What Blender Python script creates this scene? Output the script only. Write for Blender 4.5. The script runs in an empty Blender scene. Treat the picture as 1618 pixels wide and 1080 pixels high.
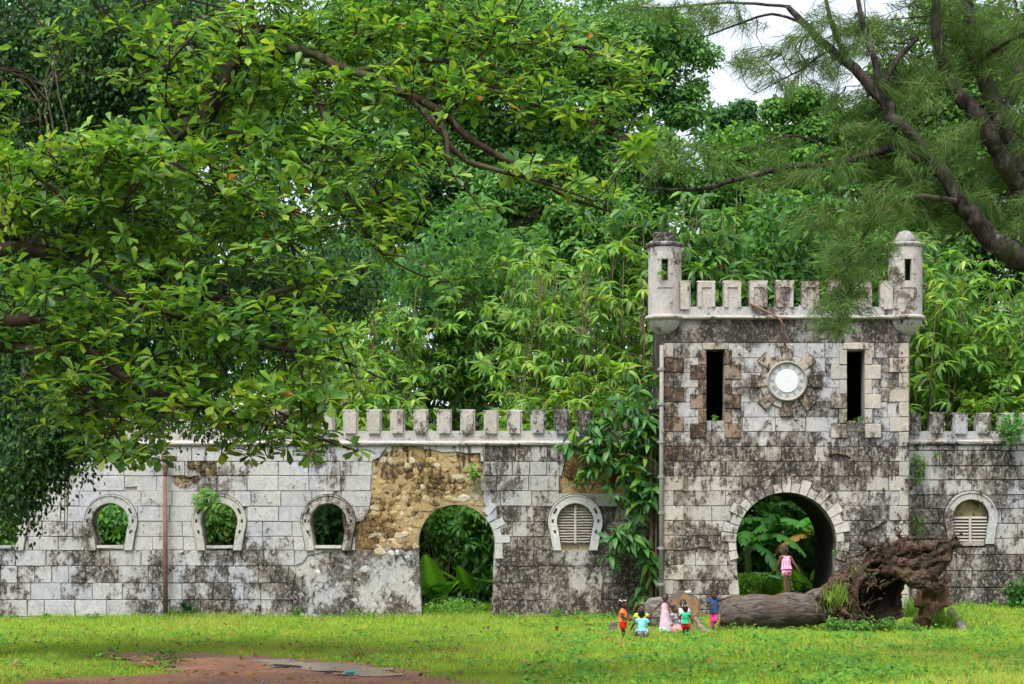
import bpy, math, random
import numpy as np
from mathutils import Vector, Matrix, noise, geometry

# ------------------------------------------------------------------ camera, sky, sun, exposure
SC = bpy.context.scene
COL = SC.collection
F = 3120.0                    # focal length in photo pixels (photo 1618 px wide)
EYE = 2.0
cam = bpy.data.cameras.new('camera')
cam.sensor_width = 36.0
cam.lens = 36.0 * F / 1618.0
cam.shift_y = 310.0 / 1618.0
cam.clip_start = 0.5
cam.clip_end = 2000
camo = bpy.data.objects.new('camera', cam)
COL.objects.link(camo)
camo.location = (0, 0, EYE)
camo.rotation_euler = (math.pi / 2, 0, 0)
SC.camera = camo

SUN_EL, SUN_AZ = math.radians(60), math.radians(208)   # azimuth clockwise from +Y : behind and left of the camera
world = bpy.data.worlds.new('World')
SC.world = world
world.use_nodes = True
wn = world.node_tree
wn.nodes.clear()
_o = wn.nodes.new('ShaderNodeOutputWorld')
_b = wn.nodes.new('ShaderNodeBackground')
_b.inputs['Strength'].default_value = 0.10
_s = wn.nodes.new('ShaderNodeTexSky')
_s.sky_type = 'NISHITA'
_s.sun_disc = False
_s.sun_elevation = SUN_EL
_s.sun_rotation = SUN_AZ
_tc = wn.nodes.new('ShaderNodeTexCoord')
_n = wn.nodes.new('ShaderNodeTexNoise')
_n.inputs['Scale'].default_value = 3.0
_n.inputs['Detail'].default_value = 5
_r = wn.nodes.new('ShaderNodeMapRange')
_r.inputs['From Min'].default_value = 0.3
_r.inputs['From Max'].default_value = 0.7
_r.inputs['To Min'].default_value = 0.80
_r.inputs['To Max'].default_value = 0.97
_m = wn.nodes.new('ShaderNodeMix')
_m.data_type = 'RGBA'
_m.inputs[7].default_value = (2.9, 3.05, 3.3, 1)     # thin bright overcast
wn.links.new(_tc.outputs['Generated'], _n.inputs['Vector'])
wn.links.new(_n.outputs['Fac'], _r.inputs['Value'])
wn.links.new(_r.outputs['Result'], _m.inputs[0])
wn.links.new(_s.outputs['Color'], _m.inputs[6])
wn.links.new(_m.outputs[2], _b.inputs['Color'])
wn.links.new(_b.outputs['Background'], _o.inputs['Surface'])

sun = bpy.data.lights.new('sun', 'SUN')
sun.energy = 1.5
sun.angle = math.radians(32)
sun.color = (1.0, 0.96, 0.9)
suno = bpy.data.objects.new('sun', sun)
COL.objects.link(suno)
_d = Vector((math.sin(SUN_AZ) * math.cos(SUN_EL), math.cos(SUN_AZ) * math.cos(SUN_EL), math.sin(SUN_EL)))
suno.rotation_euler = _d.to_track_quat('Z', 'Y').to_euler()
suno.location = _d * 60

SC.view_settings.view_transform = 'Standard'
SC.view_settings.look = 'None'
SC.view_settings.gamma = 1
SC.view_settings.use_curve_mapping = False
SC.view_settings.exposure = 1.85
SC.render.engine = 'CYCLES'
SC.cycles.max_bounces = 10
SC.cycles.diffuse_bounces = 7
SC.cycles.glossy_bounces = 2
SC.cycles.transmission_bounces = 4
SC.cycles.transparent_max_bounces = 4

rnd = random.Random(7)
rng = np.random.default_rng(7)

# ------------------------------------------------------------------ helpers
def W(px, py, Y):
    """a point of the place seen at photo pixel (px, py) at distance Y"""
    return Vector(((px - 809.0) / F * Y, Y, EYE - (py - 850.0) / F * Y))

def ground_at(py):
    return EYE * F / (py - 850.0)

def sm(t):
    t = min(1.0, max(0.0, t))
    return t * t * (3 - 2 * t)

def gz(x, Y):
    return 0.25 * sm((x - 8.3) / 2.2) * sm((Y - 42.0) / 5.0)

def tag(o, label=None, cat=None, group=None, kind=None):
    if label: o['label'] = label
    if cat: o['category'] = cat
    if group: o['group'] = group
    if kind: o['kind'] = kind
    return o

WT = {}                       # where every object's own origin stands in the place

def empty(name, loc, label=None, cat=None, group=None):
    o = bpy.data.objects.new(name, None)
    COL.objects.link(o)
    o.location = loc
    o.empty_display_size = 0.2
    WT[o.name] = Vector(loc)
    return tag(o, label, cat, group)

def link(name, me, mat=None, parent=None, smooth=False, loc=None):
    """parts are built in world space and parented so that they stay there"""
    if mat is not None and not me.materials:
        me.materials.append(mat)
    o = bpy.data.objects.new(name, me)
    COL.objects.link(o)
    if loc is not None: o.location = loc
    WT[o.name] = Vector(loc) if loc is not None else Vector((0, 0, 0))
    if parent is not None:
        o.parent = parent
        o.matrix_parent_inverse = Matrix.Translation(-WT[parent.name])
    if smooth:
        me.shade_smooth()
    return o

def pymesh(name, verts, faces, mat=None, parent=None, smooth=False):
    me = bpy.data.meshes.new(name)
    me.from_pydata([tuple(v) for v in verts], [], faces)
    me.validate()
    me.update()
    return link(name, me, mat, parent, smooth)

def fastmesh(name, V, polys, col=None):
    """V (n,3); polys list of (m,k) index arrays; col (n,3) leaf colours"""
    me = bpy.data.meshes.new(name)
    V = np.asarray(V, dtype=np.float32)
    me.vertices.add(len(V))
    me.vertices.foreach_set('co', V.ravel())
    li = np.concatenate([p.ravel() for p in polys]).astype(np.int32)
    lt = np.concatenate([np.full(len(p), p.shape[1], dtype=np.int32) for p in polys])
    ls = np.concatenate([[0], np.cumsum(lt)[:-1]]).astype(np.int32)
    me.loops.add(len(li))
    me.loops.foreach_set('vertex_index', li)
    me.polygons.add(len(lt))
    me.polygons.foreach_set('loop_start', ls)
    me.polygons.foreach_set('loop_total', lt)
    me.update(calc_edges=True)
    if col is not None:
        at = me.color_attributes.new('leafcol', 'FLOAT_COLOR', 'POINT')
        c4 = np.ones((len(V), 4), dtype=np.float32)
        c4[:, :3] = col
        at.data.foreach_set('color', c4.ravel())
    return me

def inpoly(x, y, P):
    c = False
    n = len(P)
    j = n - 1
    for i in range(n):
        xi, yi = P[i]
        xj, yj = P[j]
        if (yi > y) != (yj > y) and x < (xj - xi) * (y - yi) / (yj - yi) + xi:
            c = not c
        j = i
    return c

def cdt(loops, keep):
    """triangulate loops of 2-D points, keep triangles by centroid -> verts2d, tris, boundary edges"""
    vs, es = [], []
    for L in loops:
        b = len(vs)
        vs += [Vector((p[0], p[1])) for p in L]
        es += [(b + i, b + (i + 1) % len(L)) for i in range(len(L))]
    ov, oe, of, _, _, _ = geometry.delaunay_2d_cdt(vs, es, [], 0, 1e-5)
    tris = []
    for f in of:
        if len(f) != 3: continue
        a, b, c = (ov[i] for i in f)
        ar = (b.x - a.x) * (c.y - a.y) - (b.y - a.y) * (c.x - a.x)
        if abs(ar) < 1e-4: continue
        cx, cy = (a.x + b.x + c.x) / 3, (a.y + b.y + c.y) / 3
        if keep(cx, cy):
            tris.append(tuple(f) if ar > 0 else (f[0], f[2], f[1]))
    cnt = {}
    for t in tris:
        for i in range(3):
            e = (t[i], t[(i + 1) % 3])
            cnt[e] = 1
    bnd = [e for e in cnt if (e[1], e[0]) not in cnt]
    return ov, tris, bnd

def extrude2d(ov, tris, bnd, Yref, y0, y1):
    """2-D pixel region (pixels of the plane Yref) -> solid between y0 (front) and y1 (back)"""
    used = sorted({i for t in tris for i in t})
    ix = {u: k for k, u in enumerate(used)}
    n = len(used)
    V = []
    for u in used:
        w = W(ov[u].x, ov[u].y, Yref)
        V.append((w.x, y0, w.z))
    for u in used:
        w = W(ov[u].x, ov[u].y, Yref)
        V.append((w.x, y1, w.z))
    Fs = []
    for a, b, c in tris:
        a, b, c = ix[a], ix[b], ix[c]
        Fs.append((a, b, c))                 # pixel y is down, so this winding faces the camera (-y)
        Fs.append((n + c, n + b, n + a))
    for a, b in bnd:
        a, b = ix[a], ix[b]
        Fs.append((b, a, n + a, n + b))
    return V, Fs

class Solid:
    """collects boxes, tubes and lathes into one mesh"""
    def __init__(s): s.V, s.F = [], []
    def add(s, V, Fs):
        b = len(s.V)
        s.V += [tuple(v) for v in V]
        s.F += [tuple(b + i for i in f) for f in Fs]
    def box(s, x0, x1, y0, y1, z0, z1, j=0.0):
        q = lambda: rnd.uniform(-j, j) if j else 0
        V = [(x + q(), y + q(), z + q()) for z in (z0, z1) for y in (y0, y1) for x in (x0, x1)]
        s.add(V, [(0, 2, 3, 1), (4, 5, 7, 6), (0, 1, 5, 4), (2, 6, 7, 3), (0, 4, 6, 2), (1, 3, 7, 5)])
    def pbox(s, px0, px1, py0, py1, Y, y0, y1, j=0.0):
        a, b = W(px0, py1, Y), W(px1, py0, Y)
        s.box(a.x, b.x, y0, y1, a.z, b.z, j)
    def tube(s, P, R, n=6, cap=True):
        P = [Vector(p) for p in P]
        rings = []
        u = None
        for i, p in enumerate(P):
            d = (P[min(i + 1, len(P) - 1)] - P[max(i - 1, 0)])
            if d.length < 1e-9: d = Vector((0, 0, 1))
            d.normalize()
            if u is None:
                u = d.orthogonal().normalized()
            u = (u - d * u.dot(d))
            if u.length < 1e-6: u = d.orthogonal()
            u.normalize()
            v = d.cross(u)
            rings.append([p + (u * math.cos(2 * math.pi * k / n) + v * math.sin(2 * math.pi * k / n)) * R[i] for k in range(n)])
        V = [q for r in rings for q in r]
        Fs = []
        for i in range(len(P) - 1):
            for k in range(n):
                a, b = i * n + k, i * n + (k + 1) % n
                Fs.append((a, b, b + n, a + n))
        if cap:
            Fs.append(tuple(reversed(range(n))))
            Fs.append(tuple((len(P) - 1) * n + k for k in range(n)))
        s.add(V, Fs)
    def lathe(s, cx, cy, prof, n=28, rib=0.0, nr=16):
        V, Fs = [], []
        for (r, z) in prof:
            for k in range(n):
                a = 2 * math.pi * k / n
                rr = r * (1 - rib * abs(math.cos(a * nr / 2)) ** 6) if rib else r
                V.append((cx + rr * math.cos(a), cy + rr * math.sin(a), z))
        for i in range(len(prof) - 1):
            for k in range(n):
                a, b = i * n + k, i * n + (k + 1) % n
                Fs.append((a, b, b + n, a + n))
        Fs.append(tuple(reversed(range(n))))
        Fs.append(tuple((len(prof) - 1) * n + k for k in range(n)))
        s.add(V, Fs)
    def build(s, name, mat, parent=None, smooth=False):
        return pymesh(name, s.V, s.F, mat, parent, smooth)

def evaluated(o):
    dg = bpy.context.evaluated_depsgraph_get()
    return bpy.data.meshes.new_from_object(o.evaluated_get(dg))

def remeshed(solid, voxel, smooth_it=0, disp=None):
    """fuse overlapping closed pieces into one continuous skin"""
    me = bpy.data.meshes.new('skin')
    me.from_pydata(solid.V, [], solid.F)
    me.update()
    o = bpy.data.objects.new('skin_source', me)
    COL.objects.link(o)
    m = o.modifiers.new('r', 'REMESH')
    m.mode = 'VOXEL'
    m.voxel_size = voxel
    if smooth_it:
        k = o.modifiers.new('s', 'SMOOTH')
        k.factor = 0.5
        k.iterations = smooth_it
    out = evaluated(o)
    bpy.data.objects.remove(o)
    bpy.data.meshes.remove(me)
    if disp:
        n = len(out.vertices)
        co = np.empty(n * 3, dtype=np.float32); out.vertices.foreach_get('co', co)
        no = np.empty(n * 3, dtype=np.float32); out.vertices.foreach_get('normal', no)
        co = co.reshape(-1, 3); no = no.reshape(-1, 3)
        d = np.array([disp(Vector(c)) for c in co], dtype=np.float32)
        out.vertices.foreach_set('co', (co + no * d[:, None]).ravel())
        out.update()
    return out

# ------------------------------------------------------------------ materials
class NT:
    def __init__(s, name):
        s.m = bpy.data.materials.new(name)
        s.m.use_nodes = True
        s.t = s.m.node_tree
        s.t.nodes.clear()
        s.out = s.t.nodes.new('ShaderNodeOutputMaterial')
    def setin(s, sock, v):
        if isinstance(v, bpy.types.NodeSocket): s.t.links.new(v, sock)
        elif v is not None:
            if isinstance(v, (tuple, list)) and len(v) == 3 and sock.type == 'RGBA': v = (*v, 1)
            sock.default_value = v
    def n(s, typ, ins=None, **pr):
        nd = s.t.nodes.new(typ)
        for k, v in pr.items(): setattr(nd, k, v)
        for k, v in (ins or {}).items(): s.setin(nd.inputs[k], v)
        return nd
    def mix(s, f, a, b, mode='MIX'):
        nd = s.t.nodes.new('ShaderNodeMix'); nd.data_type = 'RGBA'; nd.blend_type = mode
        s.setin(nd.inputs[0], f); s.setin(nd.inputs[6], a); s.setin(nd.inputs[7], b)
        return nd.outputs[2]
    def math(s, op, a, b=None, c=None):
        nd = s.t.nodes.new('ShaderNodeMath'); nd.operation = op
        s.setin(nd.inputs[0], a)
        if b is not None: s.setin(nd.inputs[1], b)
        if c is not None: s.setin(nd.inputs[2], c)
        return nd.outputs[0]
    def step(s, v, lo, hi, t0=0.0, t1=1.0):
        nd = s.n('ShaderNodeMapRange', {'Value': v, 'From Min': lo, 'From Max': hi, 'To Min': t0, 'To Max': t1}, interpolation_type='SMOOTHSTEP')
        return nd.outputs['Result']
    def pos(s, sc=(1, 1, 1)):
        g = s.n('ShaderNodeNewGeometry')
        return s.n('ShaderNodeVectorMath', {0: g.outputs['Position'], 1: sc}, operation='MULTIPLY').outputs[0]
    def noise(s, vec, scale, det=4, rough=0.6, dist=0.0):
        return s.n('ShaderNodeTexNoise', {'Vector': vec, 'Scale': scale, 'Detail': det, 'Roughness': rough, 'Distortion': dist}).outputs['Fac']
    def bump(s, h, st=0.4, d=0.02):
        return s.n('ShaderNodeBump', {'Height': h, 'Strength': st, 'Distance': d}).outputs['Normal']
    def bsdf(s, col, rough=0.8, nrm=None, spec=0.3, metal=0.0):
        b = s.n('ShaderNodeBsdfPrincipled', {'Base Color': col, 'Roughness': rough, 'Specular IOR Level': spec, 'Metallic': metal})
        if nrm is not None: s.setin(b.inputs['Normal'], nrm)
        s.t.links.new(b.outputs[0], s.out.inputs['Surface'])
        return b
MAT = {}

def mat_plain(name, col, rough=0.8, var=0.15, scale=12, metal=0.0, spec=0.3, bump=0.15):
    t = NT(name)
    p = t.pos()
    f = t.noise(p, scale)
    c = t.mix(f, tuple(x * (1 - var * 2) for x in col), tuple(min(1, x * (1 + var)) for x in col))
    t.bsdf(c, rough, t.bump(f, bump, 0.01), spec, metal)
    MAT[name] = t.m
    return t.m

def mat_stone(name, white, brown, black, stain_shift=0.0, bump=0.5):
    """limewashed stone with black mould and brown earth stains. object colour = tint, object alpha = how stained"""
    t = NT(name)
    oi = t.n('ShaderNodeObjectInfo')
    p = t.pos((1, 1, 0.75))
    off = t.n('ShaderNodeVectorMath', {0: (3.1, 1.7, 2.3), 'Scale': t.math('MULTIPLY', oi.outputs['Random'], 0.16)}, operation='SCALE').outputs[0]
    pb = t.n('ShaderNodeVectorMath', {0: p, 1: off}, operation='ADD').outputs[0]
    big = t.noise(p, 0.9, 4, 0.6)
    mid = t.noise(pb, 3.2, 8, 0.68, 0.4)
    speck = t.noise(p, 10.0, 8, 0.80, 0.5)
    grain = t.noise(p, 30.0, 5, 0.75)
    streak = t.noise(t.pos((6, 6, 0.8)), 1.5, 5, 0.65)
    dirt = t.math('ADD', t.math('MULTIPLY_ADD', big, 1.7, -0.85 + stain_shift), oi.outputs['Alpha'])
    def wsum(*a):
        r = None
        for v, w in a:
            q = t.math('MULTIPLY', v, w)
            r = q if r is None else t.math('ADD', r, q)
        return r
    # damp at the foot of the walls, runs of dirt under the long cornice
    sx = t.n('ShaderNodeSeparateXYZ', {0: t.pos()}).outputs['Z']
    foot = t.step(sx, 0.75, 0.0)
    runs = t.math('MULTIPLY', t.math('MULTIPLY', t.step(sx, 2.9, 4.2), t.step(sx, 4.36, 4.30)), t.step(streak, .44, .62))
    dirt = t.math('ADD', dirt, t.math('ADD', t.math('MULTIPLY', foot, .22), t.math('MULTIPLY', runs, .34)))
    # brown / grey film
    v1 = wsum((mid, .36), (big, .22), (speck, .34), (streak, .08))
    th1 = t.math('MULTIPLY_ADD', dirt, -0.24, 0.60)
    f1 = t.step(v1, th1, t.math('ADD', th1, 0.07))
    # black mould
    v2 = wsum((speck, .50), (streak, .16), (mid, .34))
    th2 = t.math('MULTIPLY_ADD', dirt, -0.15, 0.60)
    f2 = t.step(v2, th2, t.math('ADD', th2, 0.045))
    hue = t.noise(p, 0.7, 3, 0.5)
    wcol = t.mix(t.step(wsum((speck, .6), (grain, .4)), 0.36, 0.60), tuple(c * 0.62 for c in white), white)
    wcol = t.mix(1.0, wcol, oi.outputs['Color'], 'MULTIPLY')
    wcol = t.mix(t.step(hue, 0.47, 0.65, 0, 0.55), wcol, t.mix(1.0, wcol, (0.82, 0.91, 1.06), 'MULTIPLY'))
    bcol = t.mix(t.step(hue, 0.35, 0.65), brown, tuple(c * 0.5 for c in brown))
    bcol = t.mix(t.step(grain, .4, .62), t.mix(1.0, bcol, (.6, .6, .6), 'MULTIPLY'), bcol)
    bcol = t.mix(1.0, bcol, oi.outputs['Color'], 'MULTIPLY')
    c = t.mix(t.math('MULTIPLY', f1, 0.86), wcol, bcol)
    c = t.mix(t.math('MULTIPLY', f2, 0.86), c, black)
    # flecks of limewash left on the dirty parts
    fl = t.step(t.noise(pb, 13, 7, 0.8), 0.53, 0.585)
    c = t.mix(t.math('MULTIPLY', fl, 0.66), c, wcol)
    h = wsum((grain, .35), (speck, 1.0), (mid, .8))
    t.bsdf(c, 0.92, t.bump(h, bump, 0.04), 0.15)
    MAT[name] = t.m
    return t.m

mat_stone('stone', (0.56, 0.54, 0.515), (0.20, 0.155, 0.112), (0.030, 0.025, 0.021))
mat_stone('rubble', (0.50, 0.41, 0.27), (0.19, 0.12, 0.045), (0.045, 0.035, 0.028), 0.0, 0.9)
mat_stone('render_old', (0.40, 0.38, 0.35), (0.13, 0.10, 0.07), (0.035, 0.03, 0.028), 0.0, 0.6)
mat_plain('interior_shade', (0.035, 0.033, 0.032), 0.95, 0.3, 3)  # near-black for insides and openings, their shade put into the colour
mat_plain('rust', (0.23, 0.13, 0.10), 0.75, 0.35, 9)
mat_plain('grey_iron', (0.33, 0.31, 0.29), 0.7, 0.3, 14)
mat_plain('clock_white', (0.70, 0.71, 0.72), 0.45, 0.04, 8)
mat_plain('clock_ring', (0.48, 0.49, 0.48), 0.5, 0.10, 9)
mat_plain('clock_bezel', (0.36, 0.34, 0.30), 0.55, 0.25, 15)
mat_plain('numeral_grey', (0.13, 0.13, 0.14), 0.6, 0.3, 30)
mat_plain('slat_white', (0.52, 0.47, 0.41), 0.8, 0.2, 20)
mat_plain('yellow_petal', (0.75, 0.48, 0.02), 0.6, 0.1)
# ------------------------------------------------------------------ ground
def mat_ground():
    t = NT('ground')
    p = t.pos()
    c = t.mix(t.noise(p, 2.0), (0.06, 0.10, 0.015), (0.10, 0.085, 0.03))
    t.bsdf(c, 0.95, t.bump(t.noise(p, 20), 0.5, 0.03), 0.1)
    return t.m
def mat_dirt():
    t = NT('dirt')
    p = t.pos()
    a = t.noise(p, 0.9, 4); b = t.noise(p, 9, 6, 0.7)
    c = t.mix(t.step(a, 0.35, 0.65), (0.17, 0.072, 0.038), (0.30, 0.135, 0.07))
    c = t.mix(t.step(b, 0.55, 0.75, 0, 0.6), c, (0.09, 0.05, 0.04))
    c = t.mix(t.step(t.noise(p, 45, 3), 0.64, 0.7, 0, 0.6), c, (0.34, 0.27, 0.22))
    t.bsdf(c, t.step(a, 0.4, 0.6, 0.55, 0.9), t.bump(b, 0.7, 0.05), 0.35)
    return t.m
def mat_puddle():
    t = NT('puddle')
    p = t.pos()
    c = t.mix(t.noise(p, 3), (0.20, 0.13, 0.105), (0.34, 0.26, 0.23))
    t.bsdf(c, 0.16, t.bump(t.noise(p, 14, 3), 0.12, 0.02), 0.6)
    return t.m

def make_ground():
    xs = np.concatenate([np.linspace(-400, -24, 12, endpoint=False), np.linspace(-24, 24, 97), np.linspace(24, 400, 13)[1:]])
    ys = np.concatenate([np.linspace(-60, 20, 12, endpoint=False), np.linspace(20, 64, 89), np.linspace(64, 900, 20)[1:]])
    X, Y = np.meshgrid(xs, ys)
    Z = np.vectorize(gz)(X, Y)
    V = np.stack([X, Y, Z], -1).reshape(-1, 3)
    nx, ny = len(xs), len(ys)
    i, j = np.meshgrid(np.arange(nx - 1), np.arange(ny - 1))
    q = (j * nx + i).ravel()
    me = fastmesh('ground', V, [np.stack([q, q + 1, q + nx + 1, q + nx], -1)])
    return tag(link('ground', me, mat_ground(), smooth=True), kind='structure')
make_ground()

DIRT_PX = [(168, 1031), (235, 1030.5), (300, 1033), (380, 1038), (430, 1040), (500, 1046), (560, 1051), (610, 1056), (650, 1063), (690, 1071), (735, 1080),
           (800, 1110), (900, 1180), (-100, 1180), (-60, 1096), (30, 1080), (100, 1075), (200, 1071), (262, 1068), (285, 1063), (262, 1057), (215, 1052), (190, 1044), (170, 1037)]
PUD_PX = [(395, 1044), (440, 1045.5), (500, 1050), (545, 1054), (590, 1057), (625, 1064), (632, 1070), (600, 1073), (555, 1071), (505, 1066), (460, 1062), (428, 1056), (405, 1050)]
def toground(P):
    out = []
    for px, py in P:
        Y = ground_at(py)
        out.append(((px - 809) / F * Y, Y))
    return out
DIRT = toground(DIRT_PX)
PUD = toground(PUD_PX)

def sheet(name, poly, step, zf, mat, jag):
    xs = [p[0] for p in poly]; ys = [p[1] for p in poly]
    nx = int((max(xs) - min(xs)) / step) + 1; ny = int((max(ys) - min(ys)) / step) + 1
    ids, V, Fs = {}, [], []
    def vid(i, j):
        if (i, j) not in ids:
            x, y = min(xs) + i * step, min(ys) + j * step
            ids[(i, j)] = len(V)
            V.append((x, y, zf(x, y)))
        return ids[(i, j)]
    for i in range(nx):
        for j in range(ny):
            x, y = min(xs) + (i + .5) * step, min(ys) + (j + .5) * step
            k = noise.noise(Vector((x * 1.7, y * 1.7, 3))) * jag
            k2 = noise.noise(Vector((x * 1.7, y * 1.7, 9))) * jag
            if inpoly(x + k, y + k2, poly):
                Fs.append((vid(i, j), vid(i + 1, j), vid(i + 1, j + 1), vid(i, j + 1)))
    return tag(pymesh(name, V, Fs, mat, None, True), kind='structure')
def dirt_z(x, y):
    return 0.02 + 0.035 * (noise.fractal(Vector((x * 1.3, y * 1.3, 1)), 1.0, 2.0, 4) + 0.6) * 0.6
sheet('dirt_path', DIRT, 0.14, lambda x, y: max(0.006, dirt_z(x, y)), mat_dirt(), 0.45)
sheet('puddle', PUD, 0.10, lambda x, y: 0.046, mat_puddle(), 0.5)

# ------------------------------------------------------------------ masonry
YW, YT = 48.8, 48.0             # front planes of the curtain walls and of the gatehouse
SX = YW / YT
def arc(cx, cy, r, a0, a1, n, ry=None):
    return [(cx + r * math.cos(math.radians(a0 + (a1 - a0) * i / n)), cy - (ry or r) * math.sin(math.radians(a0 + (a1 - a0) * i / n))) for i in range(n + 1)]
def shoe(cx, cy, r, drop, foot, n=26):
    """horseshoe opening: from the bottom right, over the top, to the bottom left"""
    return [(cx + foot, cy + drop)] + arc(cx, cy, r, -22, 202, n) + [(cx - foot, cy + drop)]

def block_px(x0, x1, y0, y1, Yref, yf, proud, name, mat, parent, color, j=0.35):
    """one dressed stone with worn edges: outline, bevel ring and face"""
    seg = 3
    P = []
    for k in range(seg): P.append((x0 + (x1 - x0) * k / seg, y0))
    for k in range(2): P.append((x1, y0 + (y1 - y0) * k / 2))
    for k in range(seg): P.append((x1 - (x1 - x0) * k / seg, y1))
    for k in range(2): P.append((x0, y1 - (y1 - y0) * k / 2))
    P = [(x + rnd.uniform(-j, j), y + rnd.uniform(-j, j)) for x, y in P]
    cx, cy = (x0 + x1) / 2, (y0 + y1) / 2
    bev = rnd.uniform(0.5, 0.95)
    def inset(p, d): return (p[0] - d * (1 if p[0] > cx + 0.1 else -1 if p[0] < cx - .1 else 0), p[1] - d * (1 if p[1] > cy + .1 else -1 if p[1] < cy - .1 else 0))
    tilt, tilt2 = rnd.uniform(-.004, .004), rnd.uniform(-.003, .003)
    V = []
    for (ring, yy) in ((P, yf + 0.01), (P, yf - proud + 0.016), ([inset(p, bev) for p in P], yf - proud)):
        for p in ring:
            w = W(p[0], p[1], Yref)
            V.append((w.x, yy + (tilt * (p[0] - cx) / 20 + tilt2 * (p[1] - cy) / 10 if yy < yf else 0), w.z))
    n = len(P)
    Fs = [(a, (a + 1) % n, n + (a + 1) % n, n + a) for a in range(n)] + [(n + a, n + (a + 1) % n, 2 * n + (a + 1) % n, 2 * n + a) for a in range(n)]
    Fs.append(tuple(2 * n + a for a in range(n)))
    o = pymesh(name, V, Fs, mat, parent)
    o.color = color
    return o

def cut_block(rect, cuts, Yref, yf, proud, name, mat, parent, color):
    """a stone, trimmed where an opening, a repair or a break runs through it"""
    x0, x1, y0, y1 = rect
    S = [(x0 + (x1 - x0) * (i + .5) / 7, y0 + (y1 - y0) * (k + .5) / 5) for i in range(7) for k in range(5)]
    near = [c for c in cuts if not (max(p[0] for p in c) < x0 or min(p[0] for p in c) > x1 or max(p[1] for p in c) < y0 or min(p[1] for p in c) > y1)]
    hit = [any(inpoly(x, y, c) for c in near) for x, y in S]
    if not any(hit):
        return block_px(x0, x1, y0, y1, Yref, yf, proud, name, mat, parent, color)
    if sum(hit) >= len(S) - 1:
        return None
    R = [(x0, y0), (x1, y0), (x1, y1), (x0, y1)]
    ov, tris, bnd = cdt([R] + near, lambda x, y: x0 < x < x1 and y0 < y < y1 and not any(inpoly(x, y, c) for c in near))
    if not tris: return None
    for grp in islands(tris):
        es = {(t[i], t[(i + 1) % 3]) for t in grp for i in range(3)}
        V, Fs = extrude2d(ov, grp, [e for e in es if (e[1], e[0]) not in es], Yref, yf - proud, yf + 0.01)
        o = pymesh(name, V, Fs, mat, parent)
        o.color = color
    return o

def islands(tris):
    par = {}
    def find(a):
        while par.setdefault(a, a) != a: a = par[a]
        return a
    for t in tris:
        for i in range(3): par[find(t[i])] = find(t[(i + 1) % 3])
    out = {}
    for t in tris: out.setdefault(find(t[0]), []).append(t)
    return list(out.values())

def courses(ys, xa, xb, width, shift, cuts, Yref, yf, parent, colorf, gap=0.42, split=0.16, proud=0.045):
    n = 0
    for r in range(len(ys) - 1):
        y0, y1 = ys[r], ys[r + 1]
        x = xa - (width / 2 if (r + shift) % 2 else 0)
        while x < xb:
            w = width + rnd.uniform(-2.0, 2.0)
            if rnd.random() < split: w = width * 0.55
            if xb - (x + w) < width * 0.35: w = xb - x
            a, b = max(x, xa), min(x + w, xb)
            if b - a > 5:
                c = colorf((a + b) / 2, (y0 + y1) / 2)
                cut_block((a + gap, b - gap, y0 + gap, y1 - gap), cuts, Yref, yf, proud + rnd.uniform(-.007, .007), 'stone_block', MAT['stone'], parent, c)
                n += 1
            x += w
    return n

def core(outline, holes, Yref, y0, y1, mat, parent, name='wall_core', color=(0.8, 0.8, 0.8, 0.7)):
    ov, tris, bnd = cdt([outline] + holes, lambda x, y: inpoly(x, y, outline) and not any(inpoly(x, y, h) for h in holes))
    V, Fs = extrude2d(ov, tris, bnd, Yref, y0, y1)
    o = pymesh(name, V, Fs, mat, parent)
    o.color = color
    return o

def ribbon(path_in, path_out, Yref, yf, proud, name, mat, parent, color, lip=0.02, lipw=0.16):
    """flat stone band between two pixel paths with a raised outer lip"""
    V, n = [], len(path_in)
    for (a, b) in zip(path_in, path_out):
        for f, yy in ((0, yf + .03), (0, yf - proud + .012), (0.05, yf - proud), (1 - lipw, yf - proud), (1 - lipw + .03, yf - proud - lip), (0.97, yf - proud - lip), (1, yf - proud - lip + .012), (1, yf + .03)):
            w = W(a[0] + (b[0] - a[0]) * f, a[1] + (b[1] - a[1]) * f, Yref)
            V.append((w.x, yy, w.z))
    Fs = []
    for i in range(n - 1):
        for k in range(7):
            q = i * 8 + k
            Fs.append((q, q + 1, q + 9, q + 8))
    Fs.append(tuple(range(8))); Fs.append(tuple(reversed(range((n - 1) * 8, n * 8))))
    o = pymesh(name, V, Fs, mat, parent)
    o.color = color
    return o

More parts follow.
